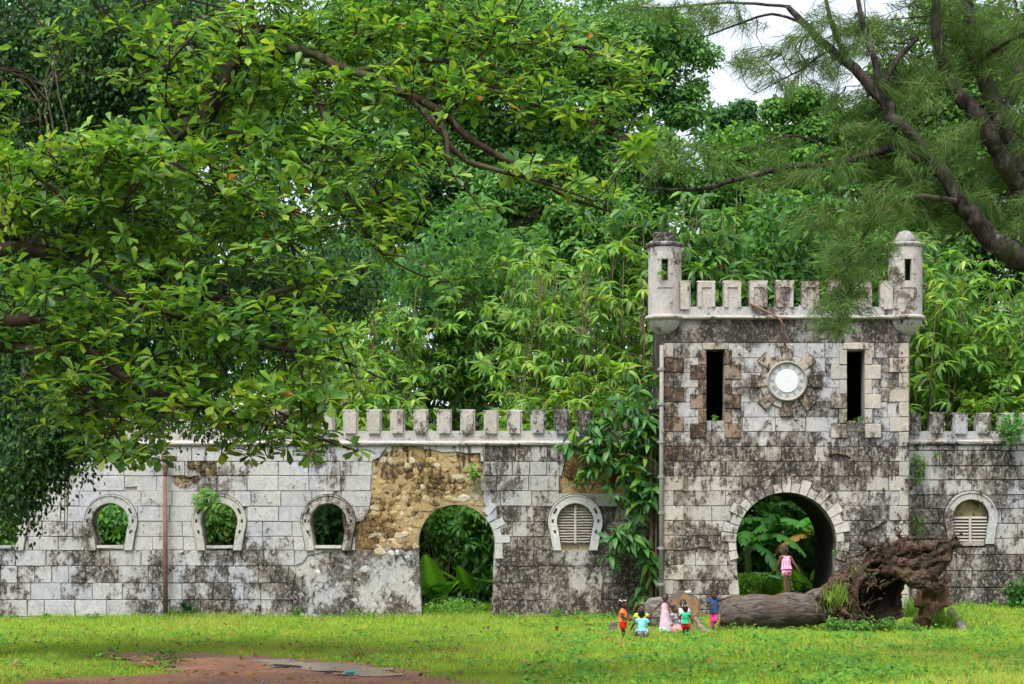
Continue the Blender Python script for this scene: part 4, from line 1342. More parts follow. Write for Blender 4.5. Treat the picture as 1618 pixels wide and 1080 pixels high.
# ------------------------------------------------------------------ the big tree with leaf rosettes reaching in from the left
def rosette_tree():
    root = empty('rosette_tree', (-8.6, 24.0, 0), 'large spreading tree with rosettes of broad leaves hanging in from upper left', 'tree')
    limbs = [
        ([(-260, 480, 24), (-330, 200, 21), (-300, -60, 18), (-240, -160, 15)], [.26, .2, .14, .05]), ([(-330, 200, 21), (-100, -30, 20), (150, -90, 18.5), (420, -110, 18)], [.16, .12, .08, .03]), ([(-300, -60, 18), (0, -130, 16.5), (250, -160, 15.5)], [.12, .08, .03]),
        ([(-310, 1110, 24), (-300, 760, 24), (-260, 480, 24), (-150, 330, 24), (0, 285, 24), (130, 255, 24), (250, 222, 24), (318, 188, 24.2), (360, 110, 24.5), (388, 40, 25), (400, -60, 25)], [.48, .42, .38, .32, .27, .23, .2, .17, .13, .10, .06]),
        ([(318, 188, 24.2), (332, 245, 23.6), (345, 300, 23.4), (352, 350, 23.4)], [.10, .07, .05, .02]),
        ([(318, 190, 24.2), (280, 215, 23.8), (258, 255, 23.6)], [.06, .045, .02]),
        ([(332, 215, 24), (385, 213, 24), (470, 245, 24.2), (520, 300, 24.4)], [.05, .04, .03, .012]),
        ([(360, 110, 24.5), (440, 75, 24.4), (560, 112, 24.2), (690, 172, 24), (740, 218, 24), (830, 268, 24.2), (900, 312, 24.4), (968, 335, 24.6)], [.10, .085, .075, .07, .06, .05, .04, .014]),
        ([(475, 85, 24.4), (500, 150, 24), (532, 232, 23.8), (590, 292, 23.8), (642, 402, 23.9)], [.06, .055, .05, .035, .012]),
        ([(388, 40, 25), (500, 55, 25), (700, 62, 25.2), (830, 66, 25.4), (940, 78, 25.5), (1022, 104, 25.6)], [.08, .07, .06, .05, .03, .012]),
        ([(560, 112, 24.2), (700, 95, 24.6), (800, 150, 24.8), (900, 182, 25), (1010, 215, 25.2)], [.06, .05, .045, .03, .012]),
        ([(690, 172, 24), (705, 215, 23.7), (712, 260, 23.5), (760, 330, 23.6)], [.05, .045, .035, .012]),
        ([(640, 150, 24), (690, 200, 23.9), (725, 245, 23.8), (760, 262, 23.8), (850, 285, 23.8), (940, 318, 24)], [.04, .05, .05, .045, .03, .012]),
        ([(-260, 480, 24), (-60, 400, 23.2), (120, 405, 22.8), (250, 452, 22.6), (380, 472, 22.6), (470, 452, 22.8), (572, 432, 23)], [.2, .14, .1, .07, .05, .035, .014]),
        ([(-300, 760, 24), (-100, 560, 22.4), (60, 505, 22), (200, 598, 21.8), (330, 645, 21.8), (470, 682, 22), (565, 712, 22.2)], [.2, .14, .1, .07, .05, .035, .012]),
        ([(-80, 545, 22.4), (90, 560, 22), (170, 660, 21.8), (205, 742, 21.8)], [.1, .07, .04, .014]),
        ([(120, 405, 22.8), (200, 470, 22.4), (300, 505, 22.2), (420, 545, 22.2), (525, 565, 22.4), (610, 600, 22.6)], [.08, .06, .05, .04, .03, .012]),
        ([(380, 472, 22.6), (440, 520, 22.4), (480, 600, 22.3), (500, 660, 22.2)], [.04, .035, .025, .01]),
        ([(532, 232, 23.8), (560, 330, 23.8), (600, 400, 23.8), (690, 445, 24)], [.03, .028, .02, .01]),
        ([(470, 452, 22.8), (520, 500, 22.6), (545, 560, 22.6), (560, 600, 22.6)], [.025, .02, .015, .01]),
    ]
    s = Solid()
    LP = []
    for pl, rr in limbs:
        pts, r = polyline(pl, [q * (.72 if q < .2 else .85) for q in rr], 4)
        s.tube(pts, r, 8)
        LP += pts
    B = [(230, 60, 200, 80, 56, 25.5), (520, 45, 200, 65, 130, 25), (720, 55, 180, 55, 100, 25.2), (880, 70, 140, 45, 52, 25.4), (985, 108, 70, 42, 34, 25.6), (640, 140, 170, 55, 80, 24.4), (820, 150, 120, 50, 44, 24.8),
         (950, 175, 80, 45, 30, 25), (1000, 235, 45, 40, 18, 25), (560, 225, 120, 55, 40, 24), (430, 120, 150, 80, 90, 24.8), (430, 235, 130, 65, 50, 24), (320, 150, 120, 80, 50, 24.4), (220, 300, 230, 80, 150, 23.2),
         (90, 330, 130, 90, 75, 23), (420, 330, 140, 65, 66, 23.4), (560, 330, 85, 60, 30, 23.8), (630, 340, 50, 45, 10, 23.8), (615, 400, 40, 35, 6, 23.8), (260, 410, 210, 60, 72, 22.8), (70, 480, 120, 90, 70, 22.3), (220, 520, 190, 90, 84, 22.2),
         (400, 520, 120, 55, 55, 22.4), (500, 530, 70, 45, 18, 22.5), (500, 605, 90, 55, 26, 22.4), (420, 640, 120, 45, 46, 22), (280, 640, 130, 55, 48, 21.9), (120, 600, 120, 85, 62, 22), (190, 700, 90, 36, 30, 21.8), (430, 700, 100, 34, 30, 22), (560, 708, 16, 12, 2, 22.2),
         (500, 440, 95, 38, 24, 22.9), (700, 442, 38, 18, 5, 24), (840, 262, 65, 36, 20, 24.2), (930, 308, 50, 24, 12, 24.4), (690, 262, 55, 36, 8, 23.7), (760, 325, 30, 20, 2, 23.6),
         (-120, 200, 160, 200, 120, 24), (-150, 560, 140, 180, 110, 23), (200, -110, 380, 90, 210, 25.5), (620, -60, 300, 50, 70, 25.4), (140, 255, 190, 45, 46, 22.6), (230, 222, 110, 32, 34, 23.3), (60, 300, 100, 50, 24, 22.4), (330, 60, 120, 50, 30, 23.5)]
    C = blob_points(B, 1.1)
    over = np.stack([rng.uniform(-11, -0.5, 520), rng.uniform(13.5, 21.5, 520), rng.uniform(0, 1, 520)], -1)
    over[:, 2] = 2 + over[:, 1] * .272 + 1.0 + over[:, 2] * 2.6
    over = over[over[:, 0] < -1.5 - (over[:, 1] - 13) * .12 + rng.normal(0, .8, len(over))]
    C = np.concatenate([C, over])
    keep = []
    for c in C:                                   # the lower edge of the branches stays clear of the wall windows
        px, py = c[0] * F / c[1] + 809, 850 - (c[2] - 2) * F / c[1]
        keep.append(py < 752 and not (px > 235 and py > 728) and not (px < 110 and py > 700))
    C = C[np.array(keep)]
    tw = Solid()
    twigs_to(LP, C, s, .020, .007, 2.2, .16, 4)
    s.build('trunk', MAT['bark_dark'], root, True)
    P, D, N, L, Wd = rosettes(C, 9, .195, .086, .10)
    cols = shade(len(P), [(.13, .29, .04), (.085, .21, .04), (.21, .39, .045), (.32, .46, .05), (.055, .14, .035)], [3, 2.6, 2.8, 1.2, 1.0], .2)
    yl = rng.random(len(P)) < .0018
    cols[yl] = np.array([.42, .16, .02])
    rd = rng.random(len(P)) < .0004
    cols[rd] = np.array([.55, .05, .02])
    # the 300 leaves that show largest (nearest rosettes in view) are parts of their own
    px = P[:, 0] * F / P[:, 1] + 809; py = 850 - (P[:, 2] - 2) * F / P[:, 1]
    vis = (px > 5) & (px < 1100) & (py > 5) & (py < 745)
    idx = np.where(vis)[0]
    near = idx[np.argsort(P[idx, 1])[:300]]
    rest = np.ones(len(P), bool); rest[near] = False
    leaf_object('foliage', P[rest], D[rest], N[rest], L[rest], Wd[rest], T_OBOV, cols[rest], MAT['leaf_glossy'], root, 'stuff')
    protos = {}
    for q in near:
        ck = int(rng.integers(0, 8))
        if ck not in protos:
            V, polys, k = leaf_arrays(np.zeros((1, 3)), np.array([[1., 0, 0]]), np.array([[0, 0, 1.]]), np.array([1.]), np.array([.45]), T_OBOV)
            me = fastmesh('leaf', V, polys, np.repeat(cols[q][None], k, axis=0)); me.materials.append(MAT['leaf_glossy'])
            protos[ck] = me
        o = bpy.data.objects.new('leaf', protos[ck]); COL.objects.link(o)
        d = Vector(D[q]).normalized(); b = d.cross(Vector(N[q])).normalized(); nn = b.cross(d)
        M3 = Matrix((d, -b, nn)).transposed().to_4x4()
        o.parent = root
        o.matrix_local = Matrix.Translation(Vector(P[q]) - root.location) @ M3 @ Matrix.Scale(float(L[q]), 4)
rosette_tree()

# ------------------------------------------------------------------ dark small-leaved tree at the left edge
def small_leaf_tree():
    root = empty('small_leaved_tree', (-9.2, 33.0, 0), 'dark tree with masses of tiny glossy leaves hanging at the far left edge', 'tree')
    s = Solid()
    LP = []
    for pl, rr in (([(-60, 1038, 33), (-58, 800, 33), (-40, 600, 33), (0, 420, 33), (60, 260, 33), (150, 120, 33), (260, 20, 33)], [.5, .42, .4, .36, .3, .22, .12]),
                   ([(0, 420, 33), (90, 380, 32.5), (220, 420, 32), (360, 455, 32), (540, 432, 32)], [.2, .16, .12, .08, .03]),
                   ([(60, 260, 33), (160, 230, 32.5), (280, 200, 32), (380, 120, 32)], [.2, .15, .1, .04]),
                   ([(-40, 600, 33), (80, 600, 32), (200, 610, 32), (310, 620, 32)], [.15, .1, .07, .03]),
                   ([(-40, 620, 33), (10, 640, 32), (40, 720, 31.5), (45, 800, 31.4)], [.12, .09, .05, .02])):
        pts, r = polyline(pl, rr, 4)
        s.tube(pts, r, 8); LP += pts
    blobs = [(40, 670, 60, 100, 58, 31.5), (14, 752, 30, 52, 18, 31.4), (110, 660, 50, 60, 16, 31.8), (30, 520, 100, 170, 100, 32.4), (120, 80, 200, 110, 190, 29.5), (300, 60, 130, 70, 80, 29), (330, 130, 110, 80, 56, 32.4), (90, 240, 170, 90, 90, 32.6), (200, 350, 150, 60, 40, 32.4),
             (350, 440, 130, 65, 62, 32.2), (530, 430, 60, 32, 26, 32), (140, 560, 150, 100, 70, 32.2), (280, 600, 90, 55, 30, 32.2), (-120, 400, 120, 400, 110, 33), (400, 500, 90, 50, 26, 32.3)]
    C = blob_points(blobs, 1.3)
    twigs_to(LP, C, s, .02, .006, 3, .2, 3)
    s.build('trunk', MAT['bark_dark'], root, True)
    per = 150
    n = len(C) * per
    k = np.repeat(np.arange(len(C)), per)
    off = rng.normal(size=(n, 3)) * np.array([.20, .2, .26])
    off[:, 2] -= .12
    P = C[k] + off
    N = unit(rng.normal(size=(n, 3)) * .6 + np.array([0, -.45, .6]))
    D = unit(rng.normal(size=(n, 3)) * .6 + np.array([0, -.1, -.9]))
    L = rng.uniform(.065, .12, n)
    leaf_object('crown', P, D, N, L, L * .55, T_DIAMOND, shade(n, [(.035, .095, .026), (.055, .14, .034), (.022, .055, .02), (.11, .23, .04)], [3, 2, 2, .6]), MAT['leaf_shade'], root, 'stuff')
    # hanging aerial roots
    a = Solid()
    for px in (98, 103, 107, 110):
        a.tube([W(px + 2, 560, 31.6), W(px + rnd.uniform(-2, 2), 640, 31.6), W(px + rnd.uniform(-1, 1), 720, 31.6), W(px - 2 + rnd.uniform(-3, 3), rnd.uniform(770, 850), 31.6)], [.02, .016, .014, .006], 5)
    a.build('aerial_root', MAT['bark_dark'], root)
small_leaf_tree()

def lime_sprig():
    n = 70
    C = Wn(rng.normal(2, 11, n), rng.normal(332, 22, n), rng.uniform(20.4, 20.8, n))
    root = empty('lime_sprig', W(-20, 330, 20.6), 'bright lime-green sprig of leaves poking in at the left edge', 'branch')
    s = Solid(); s.tube([W(-60, 250, 20.6), W(-25, 290, 20.6), W(5, 330, 20.6), W(10, 365, 20.6)], [.02, .015, .01, .004], 5); s.build('twig', MAT['bark_brown'], root)
    N = unit(rng.normal(size=(n, 3)) * .4 + np.array([0, -.6, .5])); D = unit(rng.normal(size=(n, 3)) * .5 + np.array([0, 0, -.8])); L = rng.uniform(.06, .10, n)
    leaf_object('foliage', C, D, N, L, L * .55, T_OBOV, shade(n, [(.30, .42, .03), (.22, .36, .03)]), MAT['leaf_matt'], root, 'stuff')
lime_sprig()

# ------------------------------------------------------------------ casuarina on the right
def casuarina():
    root = empty('casuarina_tree', (10.2, 29.5, 0), 'feathery casuarina tree with dark forked limbs leaning in from the right', 'tree')
    limbs = [
        ([(1900, 1060, 29.5), (1880, 800, 29.5), (1820, 560, 29.5), (1730, 450, 29.4), (1618, 408, 29), (1575, 386, 28.8), (1544, 350, 28.7), (1517, 318, 28.6), (1490, 270, 28.5), (1440, 245, 28.5), (1408, 232, 28.5)], [.5, .45, .38, .3, .24, .21, .18, .15, .11, .09, .08]),
        ([(1408, 232, 28.5), (1369, 245, 28.4), (1311, 263, 28.4), (1275, 262, 28.4), (1241, 265, 28.4), (1175, 280, 28.5), (1109, 298, 28.6), (1050, 299, 28.7), (1005, 295, 28.8)], [.08, .07, .075, .06, .055, .05, .035, .025, .01]),
        ([(1820, 560, 29.5), (1690, 420, 30), (1618, 325, 30), (1607, 280, 30), (1597, 218, 30), (1575, 170, 30), (1558, 130, 30), (1542, 92, 30), (1530, 20, 30), (1525, -60, 30)], [.3, .27, .23, .22, .2, .18, .16, .14, .11, .08]),
        ([(1610, 300, 30), (1590, 268, 29.7), (1564, 215, 29.5), (1537, 175, 29.4), (1508, 146, 29.4), (1494, 112, 29.4), (1480, 40, 29.4), (1478, -40, 29.4)], [.16, .17, .17, .16, .15, .13, .1, .07]),
        ([(1564, 215, 29.5), (1600, 150, 30.2), (1612, 90, 30.5), (1605, 20, 30.6)], [.1, .1, .09, .07]),
        ([(1517, 318, 28.6), (1450, 225, 28.4), (1412, 192, 28.3), (1402, 165, 28.3), (1386, 148, 28.3), (1350, 108, 28.4), (1311, 78, 28.5), (1272, 38, 28.6), (1245, 10, 28.7)], [.10, .11, .125, .12, .11, .10, .085, .07, .05]),
        ([(1404, 190, 28.3), (1390, 130, 28.2), (1378, 80, 28.2), (1362, 30, 28.2), (1352, -30, 28.2)], [.07, .065, .06, .05, .03]),
        ([(1352, 110, 28.4), (1335, 85, 28.6), (1315, 40, 28.7), (1300, -20, 28.7)], [.06, .05, .045, .03]),
        ([(1390, 140, 28.3), (1420, 90, 28.8), (1450, 60, 29)], [.05, .05, .04]),
        ([(1311, 78, 28.5), (1290, 92, 28.5), (1265, 110, 28.5), (1230, 128, 28.6), (1190, 150, 28.7)], [.03, .022, .018, .012, .006]),
        ([(1272, 38, 28.6), (1220, 22, 28.7), (1160, 40, 28.8), (1120, 55, 28.8), (1080, 62, 28.9)], [.03, .025, .02, .014, .005]),
        ([(1245, 10, 28.7), (1150, 4, 28.8), (1050, 12, 28.9), (975, 6, 29)], [.03, .025, .02, .008]),
        ([(1517, 318, 28.6), (1450, 310, 28), (1400, 330, 27.8), (1350, 395, 27.6), (1325, 470, 27.5)], [.06, .05, .04, .025, .008]),
        ([(1544, 97, 30), (1600, 60, 29), (1660, 40, 28.6)], [.06, .05, .03]),
        ([(1311, 264, 28.4), (1290, 225, 28.4), (1240, 215, 28.4), (1180, 240, 28.5)], [.03, .022, .015, .006]),
    ]
    s = Solid(); LP = []
    for pl, rr in limbs:
        pts, r = polyline(pl, [q * .8 for q in rr], 5, .22)
        s.tube(pts, r, 8); LP += pts
    B = [(1480, 55, 140, 65, 66, 30.0), (1420, 140, 95, 55, 32, 29.0), (1305, 50, 110, 45, 30, 28.5), (1215, 100, 70, 30, 11, 28.6), (1150, 25, 80, 22, 12, 28.8), (1020, 12, 70, 13, 7, 28.9), (1280, 120, 60, 36, 12, 28.5), (1455, 235, 100, 60, 40, 28.6),
         (1555, 230, 60, 90, 22, 30.6), (1590, 90, 50, 100, 26, 31), (1350, 185, 50, 40, 12, 28.4), (1330, 265, 80, 36, 14, 28.2), (1250, 228, 60, 30, 7, 28.4), (1190, 268, 60, 34, 8, 28.5), (1105, 250, 55, 34, 7, 28.6), (1030, 240, 30, 24, 4, 28.8),
         (1470, 315, 95, 44, 36, 28.9), (1385, 320, 50, 44, 18, 27.8), (1352, 420, 40, 56, 22, 27.6), (1330, 485, 26, 42, 12, 27.5), (1300, 345, 40, 36, 9, 27.9), (1560, 330, 50, 50, 8, 30.5), (1395, 400, 18, 22, 4, 27.8), (1318, 520, 18, 18, 3, 27.5), (1660, 120, 90, 160, 50, 29), (1650, 350, 60, 80, 14, 28.8), (1450, -60, 200, 40, 50, 29)]
    C = blob_points(B, .9)
    twigs_to(LP, C, s, .016, .004, 2.5, .18, 3)
    s.build('trunk', MAT['bark_casuarina'], root, True)
    # every tuft: fine branchlets streaming from a twig end, drooping outwards
    per = 85
    n = len(C) * per
    k = np.repeat(np.arange(len(C)), per)
    ax = unit(rng.normal(size=(len(C), 3)) * np.array([1, .7, .35]) + np.array([-.35, 0, -.12]))
    t = rng.random((n, 1))
    P = C[k] + ax[k] * (t - .5) * .55 + rng.normal(size=(n, 3)) * .035
    D = unit(ax[k] * .8 + rng.normal(size=(n, 3)) * .38 + np.array([0, 0, -.5]))
    N = unit(rng.normal(size=(n, 3)))
    L = rng.uniform(.17, .40, n)
    leaf_object('needles', P, D, N, L, np.full(n, .0095), T_NEEDLE, shade(n, [(.095, .19, .045), (.13, .24, .05), (.06, .13, .035), (.21, .23, .08)], [3, 3, 2, .8]), MAT['needle'], root, 'stuff')
casuarina()

# ------------------------------------------------------------------ creeper between wall and gatehouse
def creeper():
    Y = 48.35
    root = empty('creeper', W(1028, 980, Y), 'big-leaved creeper climbing in the corner between the long wall and the gatehouse', 'climbing plant')
    s = Solid(); LP = []
    for pl, rr in (([(1029, 985, Y), (1029, 860, Y), (1028, 740, Y), (1026, 660, Y), (1010, 600, Y + .5)], [.07, .065, .06, .05, .02]),
                   ([(1036, 985, Y), (1037, 800, Y), (1035, 700, Y)], [.03, .03, .02]), ([(1022, 985, Y), (1018, 900, Y), (1020, 800, Y), (1000, 720, Y)], [.02, .02, .018, .01]),
                   ([(1026, 700, Y), (980, 690, Y - .1), (940, 690, Y - .1), (910, 705, Y - .1)], [.03, .025, .02, .008]), ([(1022, 760, Y), (985, 790, Y - .1), (965, 850, Y - .1), (960, 880, Y - .1)], [.02, .018, .012, .006])):
        pts, r = polyline(pl, rr, 3); s.tube(pts, r, 6); LP += pts
    B = [(930, 690, 40, 35, 14, Y - .15), (985, 670, 50, 45, 18, Y - .15), (960, 735, 50, 40, 15, Y - .2), (1010, 740, 30, 70, 20, Y - .2), (1000, 820, 34, 60, 16, Y - .2), (975, 855, 30, 40, 10, Y - .2), (1020, 880, 18, 60, 9, Y - .15), (1025, 640, 22, 60, 12, Y - .1), (1018, 950, 12, 24, 5, Y - .1)]
    C = blob_points(B, .22)
    twigs_to(LP, C, s, .012, .005, 2, .15, 4)
    s.build('stem', MAT['bark_brown'], root, True)
    P, D, N, L, Wd = rosettes(C, 7, .40, .155, -.35)
    cols = shade(len(P), [(.07, .22, .055), (.05, .16, .045), (.12, .30, .06), (.2, .32, .05)], [3, 2, 1.5, .4])
    protos = []
    near = rng.permutation(len(P))[:300]
    rest = np.ones(len(P), bool); rest[near] = False
    leaf_object('foliage', P[rest], D[rest], N[rest], L[rest], Wd[rest], T_LANCE, cols[rest], MAT['leaf_glossy'], root, 'stuff')
    for i in range(6):
        V, polys, k = leaf_arrays(np.zeros((1, 3)), np.array([[1., 0, 0]]), np.array([[0, 0, 1.]]), np.array([1.]), np.array([.39]), T_LANCE)
        me = fastmesh('leaf', V, polys, np.repeat(cols[i][None], k, axis=0)); me.materials.append(MAT['leaf_glossy']); protos.append(me)
    for q in near:
        o = bpy.data.objects.new('leaf', protos[int(q) % 6]); COL.objects.link(o)
        d = Vector(D[q]).normalized(); b = d.cross(Vector(N[q])).normalized(); nn = b.cross(d)
        o.parent = root
        o.matrix_local = Matrix.Translation(Vector(P[q]) - root.location) @ Matrix((d, -b, nn)).transposed().to_4x4() @ Matrix.Scale(float(L[q]), 4)
creeper()
# ------------------------------------------------------------------ plants seen through the arches and windows
def big_leaf(name, base, az, el, L, Wd, petiole, parent, col, kind='ear', mat='leaf_matt', stalk='bark_green'):
    """one large leaf with raised midrib and pleated side veins, on its stalk. az: direction it leans, el: angle of the blade"""
    base = Vector(base)
    d = Vector((math.cos(az), math.sin(az), 0))
    up = Vector((0, 0, 1))
    top = base + d * petiole * .45 + up * petiole * .9
    s = Solid()
    s.tube([base, base + d * petiole * .1 + up * petiole * .5, top], [.022, .018, .012], 6)
    ax = (d * math.cos(el) + up * math.sin(el)).normalized()
    side = ax.cross(up).normalized() if abs(ax.z) < .98 else d.cross(up).normalized()
    nrm = side.cross(ax).normalized()
    if nrm.z < 0: nrm = -nrm
    nseg = 20
    V, CC = [], []
    for i in range(nseg + 1):
        u = i / nseg
        if kind == 'ear':
            w = (1.0 - u) ** .62 * (.72 + .28 * math.sin(min(1, u * 3) * math.pi / 2)) * (1 if u > .02 else .8)
            w *= .5 * Wd
        else:
            w = .5 * Wd * math.sin(math.pi * (.06 + .94 * u) ** .8) ** .6
        bend = -.22 * L * u * u
        c = top + ax * (u * L - (.12 * L if kind == 'ear' else 0)) + up * bend
        wav = (.030 if i % 2 else -.018) * L * .6
        for f in (-1, -.5, 0, .5, 1):
            back = -.16 * L * abs(f) * (1 - u) if kind == 'ear' else .06 * L * abs(f)
            V.append(c + side * (f * w) + ax * back + nrm * ((.10 * abs(f) * w) + (wav if f else -.01)))
            CC.append(1.7 if f == 0 else (1.18 if i % 2 else .82))
    Fs = []
    for i in range(nseg):
        for k in range(4):
            a = i * 5 + k
            Fs.append((a, a + 1, a + 6, a + 5))
    n0 = len(V)
    me = fastmesh(name, np.array([tuple(v) for v in V]), [np.array(Fs)], np.array(CC)[:, None] * (np.array(col) * rnd.uniform(.85, 1.15))[None])
    o = link(name, me, MAT[mat], parent)
    s.build('leaf_stalk', MAT[stalk], o)
    return o
mat_plain('bark_green', (.10, .17, .05), .6, .2, 8)

def elephant_ear(px, py, Y, leaves, label, group=None, col=(.10, .30, .03)):
    b = W(px, py, Y)
    root = empty('elephant_ear_plant', b, label, 'plant', group)
    for (az, el, L, Wd, pet, c) in leaves:
        big_leaf('leaf', b, math.radians(az), math.radians(el), L, Wd, pet, root, c or col)
    return root
GE = (.25, .56, .06); GD = (.08, .26, .035); GBL = (.12, .28, .17)
elephant_ear(690, 962, 51.6, [(250, 66, 1.3, 1.05, .75, GE), (200, 40, .8, .6, .55, GE), (300, 25, .95, .75, .65, GD), (330, 48, .9, .7, .4, GE), (215, 68, .75, .6, .3, GD)], 'giant elephant-ear plant with an upright leaf in the ruined arch', None)
elephant_ear(748, 965, 52.0, [(190, 38, 1.35, .8, .85, GE), (20, 48, 1.0, .8, .8, GD), (240, 58, .95, .7, .8, GE), (300, 10, .8, .7, .9, GD)], 'dark elephant-ear plant at the right side of the ruined arch', None)
elephant_ear(722, 968, 51.1, [(200, 8, .62, .55, .42, GBL), (265, -5, .6, .6, .45, GBL), (330, 8, .6, .55, .4, GBL), (250, 20, .5, .45, .2, GBL), (310, -8, .5, .5, .25, GBL), (180, -6, .5, .42, .25, GBL)], 'low blue-green taro plant in front of the elephant ears', None)
elephant_ear(1276, 958, 52.4, [(160, 62, .95, .8, .9, GE), (30, 60, .95, .8, 1.0, GE), (230, 50, .8, .7, .7, GE), (120, 76, .8, .65, .7, GD), (340, 35, .7, .6, .6, GE)], 'bright elephant-ear plant at the right side of the gate passage', None)
elephant_ear(1286, 962, 52.0, [(185, 4, .8, .65, .55, GBL), (250, -8, .75, .6, .45, GBL), (205, -20, .8, .6, .3, GBL), (300, 4, .6, .6, .4, GBL), (190, 22, .85, .6, .75, (.16, .27, .17))], 'broad grey-green taro plant seen through the gate passage', None)
elephant_ear(1207, 940, 55.5, [(250, 10, .6, .5, .7, GBL), (300, 5, .55, .5, .6, GBL)], 'blue-green taro plant behind the clipped hedge', None)

def banana(px, Y, label, leaves, h=2.3, trunk=True):
    b = W(px, 0, Y); b.z = gz(b.x, Y)
    root = empty('banana_plant', b, label, 'banana plant', 'banana plants behind the gate passage')
    s = Solid(); s.tube([b, b + Vector((.05, 0, h * .5)), b + Vector((0, 0, h))], [.14, .11, .07], 10); s.build('trunk', MAT['bark_green'], root, True)
    for (az, el, L, droop, col) in leaves:
        a = math.radians(az); e = math.radians(el)
        p = b + Vector((0, 0, h * rnd.uniform(.86, 1.0)))
        d = Vector((math.cos(a) * math.cos(e), math.sin(a) * math.cos(e), math.sin(e)))
        n = 26
        mid = []
        q, dd = p.copy(), d.copy()
        for i in range(n + 1):
            mid.append(q.copy())
            q = q + dd * (L / n)
            dd = (dd + Vector((0, 0, -droop / n))).normalized()
        V, Fs, n0 = [], [], 0
        hor = Vector((0, 0, 1)).cross(d).normalized()
        for sd in (-1, 1):
            i = 3
            while i < n:
                m = rnd.choice((1, 2, 2, 3))            # a strip between two tears
                j = min(n, i + m)
                u = (i + j) / 2 / n
                w = .30 * math.sin(math.pi * min(1, u * .93 + .06)) ** .55 * rnd.uniform(.92, 1.06)
                sag = rnd.uniform(.25, .75)
                tn = (mid[j] - mid[i]).normalized()
                out = (hor * sd * (1 - sag * .5) + Vector((0, 0, -sag)) + tn * .35).normalized()
                g = .15 * (mid[j] - mid[i]).length
                A, B = mid[i], mid[j]
                C, D_ = A + out * w + tn * g, B + out * w - tn * g * .6
                E1, E2 = A + (out + Vector((0, 0, .22))).normalized() * w * .55, B + (out + Vector((0, 0, .22))).normalized() * w * .55
                k = len(V); V += [A, B, E1, E2, C, D_]
                Fs += [(k, k + 1, k + 3, k + 2), (k + 2, k + 3, k + 5, k + 4)]
                i = j
        s2 = Solid(); s2.tube(mid, [.022 * (1 - i / (n + 4)) for i in range(n + 1)], 5)
        kk = len(V)
        V += [Vector(v) for v in s2.V]
        quads = [f for f in s2.F if len(f) == 4]
        Fs += [tuple(kk + i for i in f) for f in quads]
        me = fastmesh('leaf', np.array([tuple(v) for v in V]), [np.array(Fs)], np.tile(np.array(col) * rnd.uniform(.8, 1.2), (len(V), 1)))
        link('leaf', me, MAT['leaf_matt'], root)
BG1, BG2, BY = (.10, .32, .06), (.055, .20, .05), (.45, .30, .07)
banana(1235, 57.5, 'banana plant with torn arching leaves at the centre of the gate passage', [(150, 60, 2.4, 1.9, BG1), (20, 50, 2.6, 1.7, BG1), (250, 55, 2.2, 1.9, BG2), (200, 35, 2.2, 1.5, BG1), (330, 40, 2.2, 1.6, BG1), (90, 60, 2.2, 1.6, BG2), (350, -5, 1.9, 1.5, BG2), (185, 5, 1.8, 1.5, BG2)])
banana(1180, 56.6, 'banana plant with torn leaves at the left of the gate passage', [(0, 55, 2.2, 2.0, BG1), (330, 40, 2.1, 2.0, BG1), (260, 50, 2.0, 2.0, BG1), (20, 15, 2.0, 1.4, BG2), (300, 10, 1.9, 1.6, BG2)], 2.0)
banana(1310, 57.0, 'banana plant with a dead yellow leaf at the right of the gate passage', [(180, 50, 2.3, 1.9, BG1), (200, 20, 2.1, 1.5, BY), (150, 60, 2.2, 1.7, BG2), (230, 55, 2.1, 1.9, BG1), (190, 75, 2.4, 1.6, BG1)], 2.1)

def leaf_mass(name, label, cat, P, L, cols, T=T_OBOV, asp=.5, weights=None, mat='leaf_matt', stems=None, up=.7, droop=-.15, kind=None, group=None):
    c = P.mean(0)
    root = empty(name, (float(c[0]), float(c[1]), gz(float(c[0]), float(c[1]))), label, cat, group)
    n = len(P)
    N = unit(rng.normal(size=(n, 3)) * .45 + np.array([0, -.35, up])); D = unit(np.cross(N, rand_dirs(n)) + np.array([0, -.15, droop]))
    LL = L * rng.uniform(.7, 1.2, n)
    leaf_object('foliage', P, D, N, LL, LL * asp, T, shade(n, cols, weights, .22), MAT[mat], root, 'stuff')
    s = Solid()
    base = Vector((float(c[0]), float(c[1]), gz(float(c[0]), float(c[1]))))
    for q in P[rng.choice(n, min(n, stems or 8), replace=False)]:
        q = Vector(q)
        b = base + (q - base) * .25; b.z = gz(b.x, b.y)
        s.tube([b, (b + q) / 2 + Vector((0, 0, .05)), q], [.012, .009, .004], 4)
    s.build('stem', MAT['bark_brown'], root)
    return root

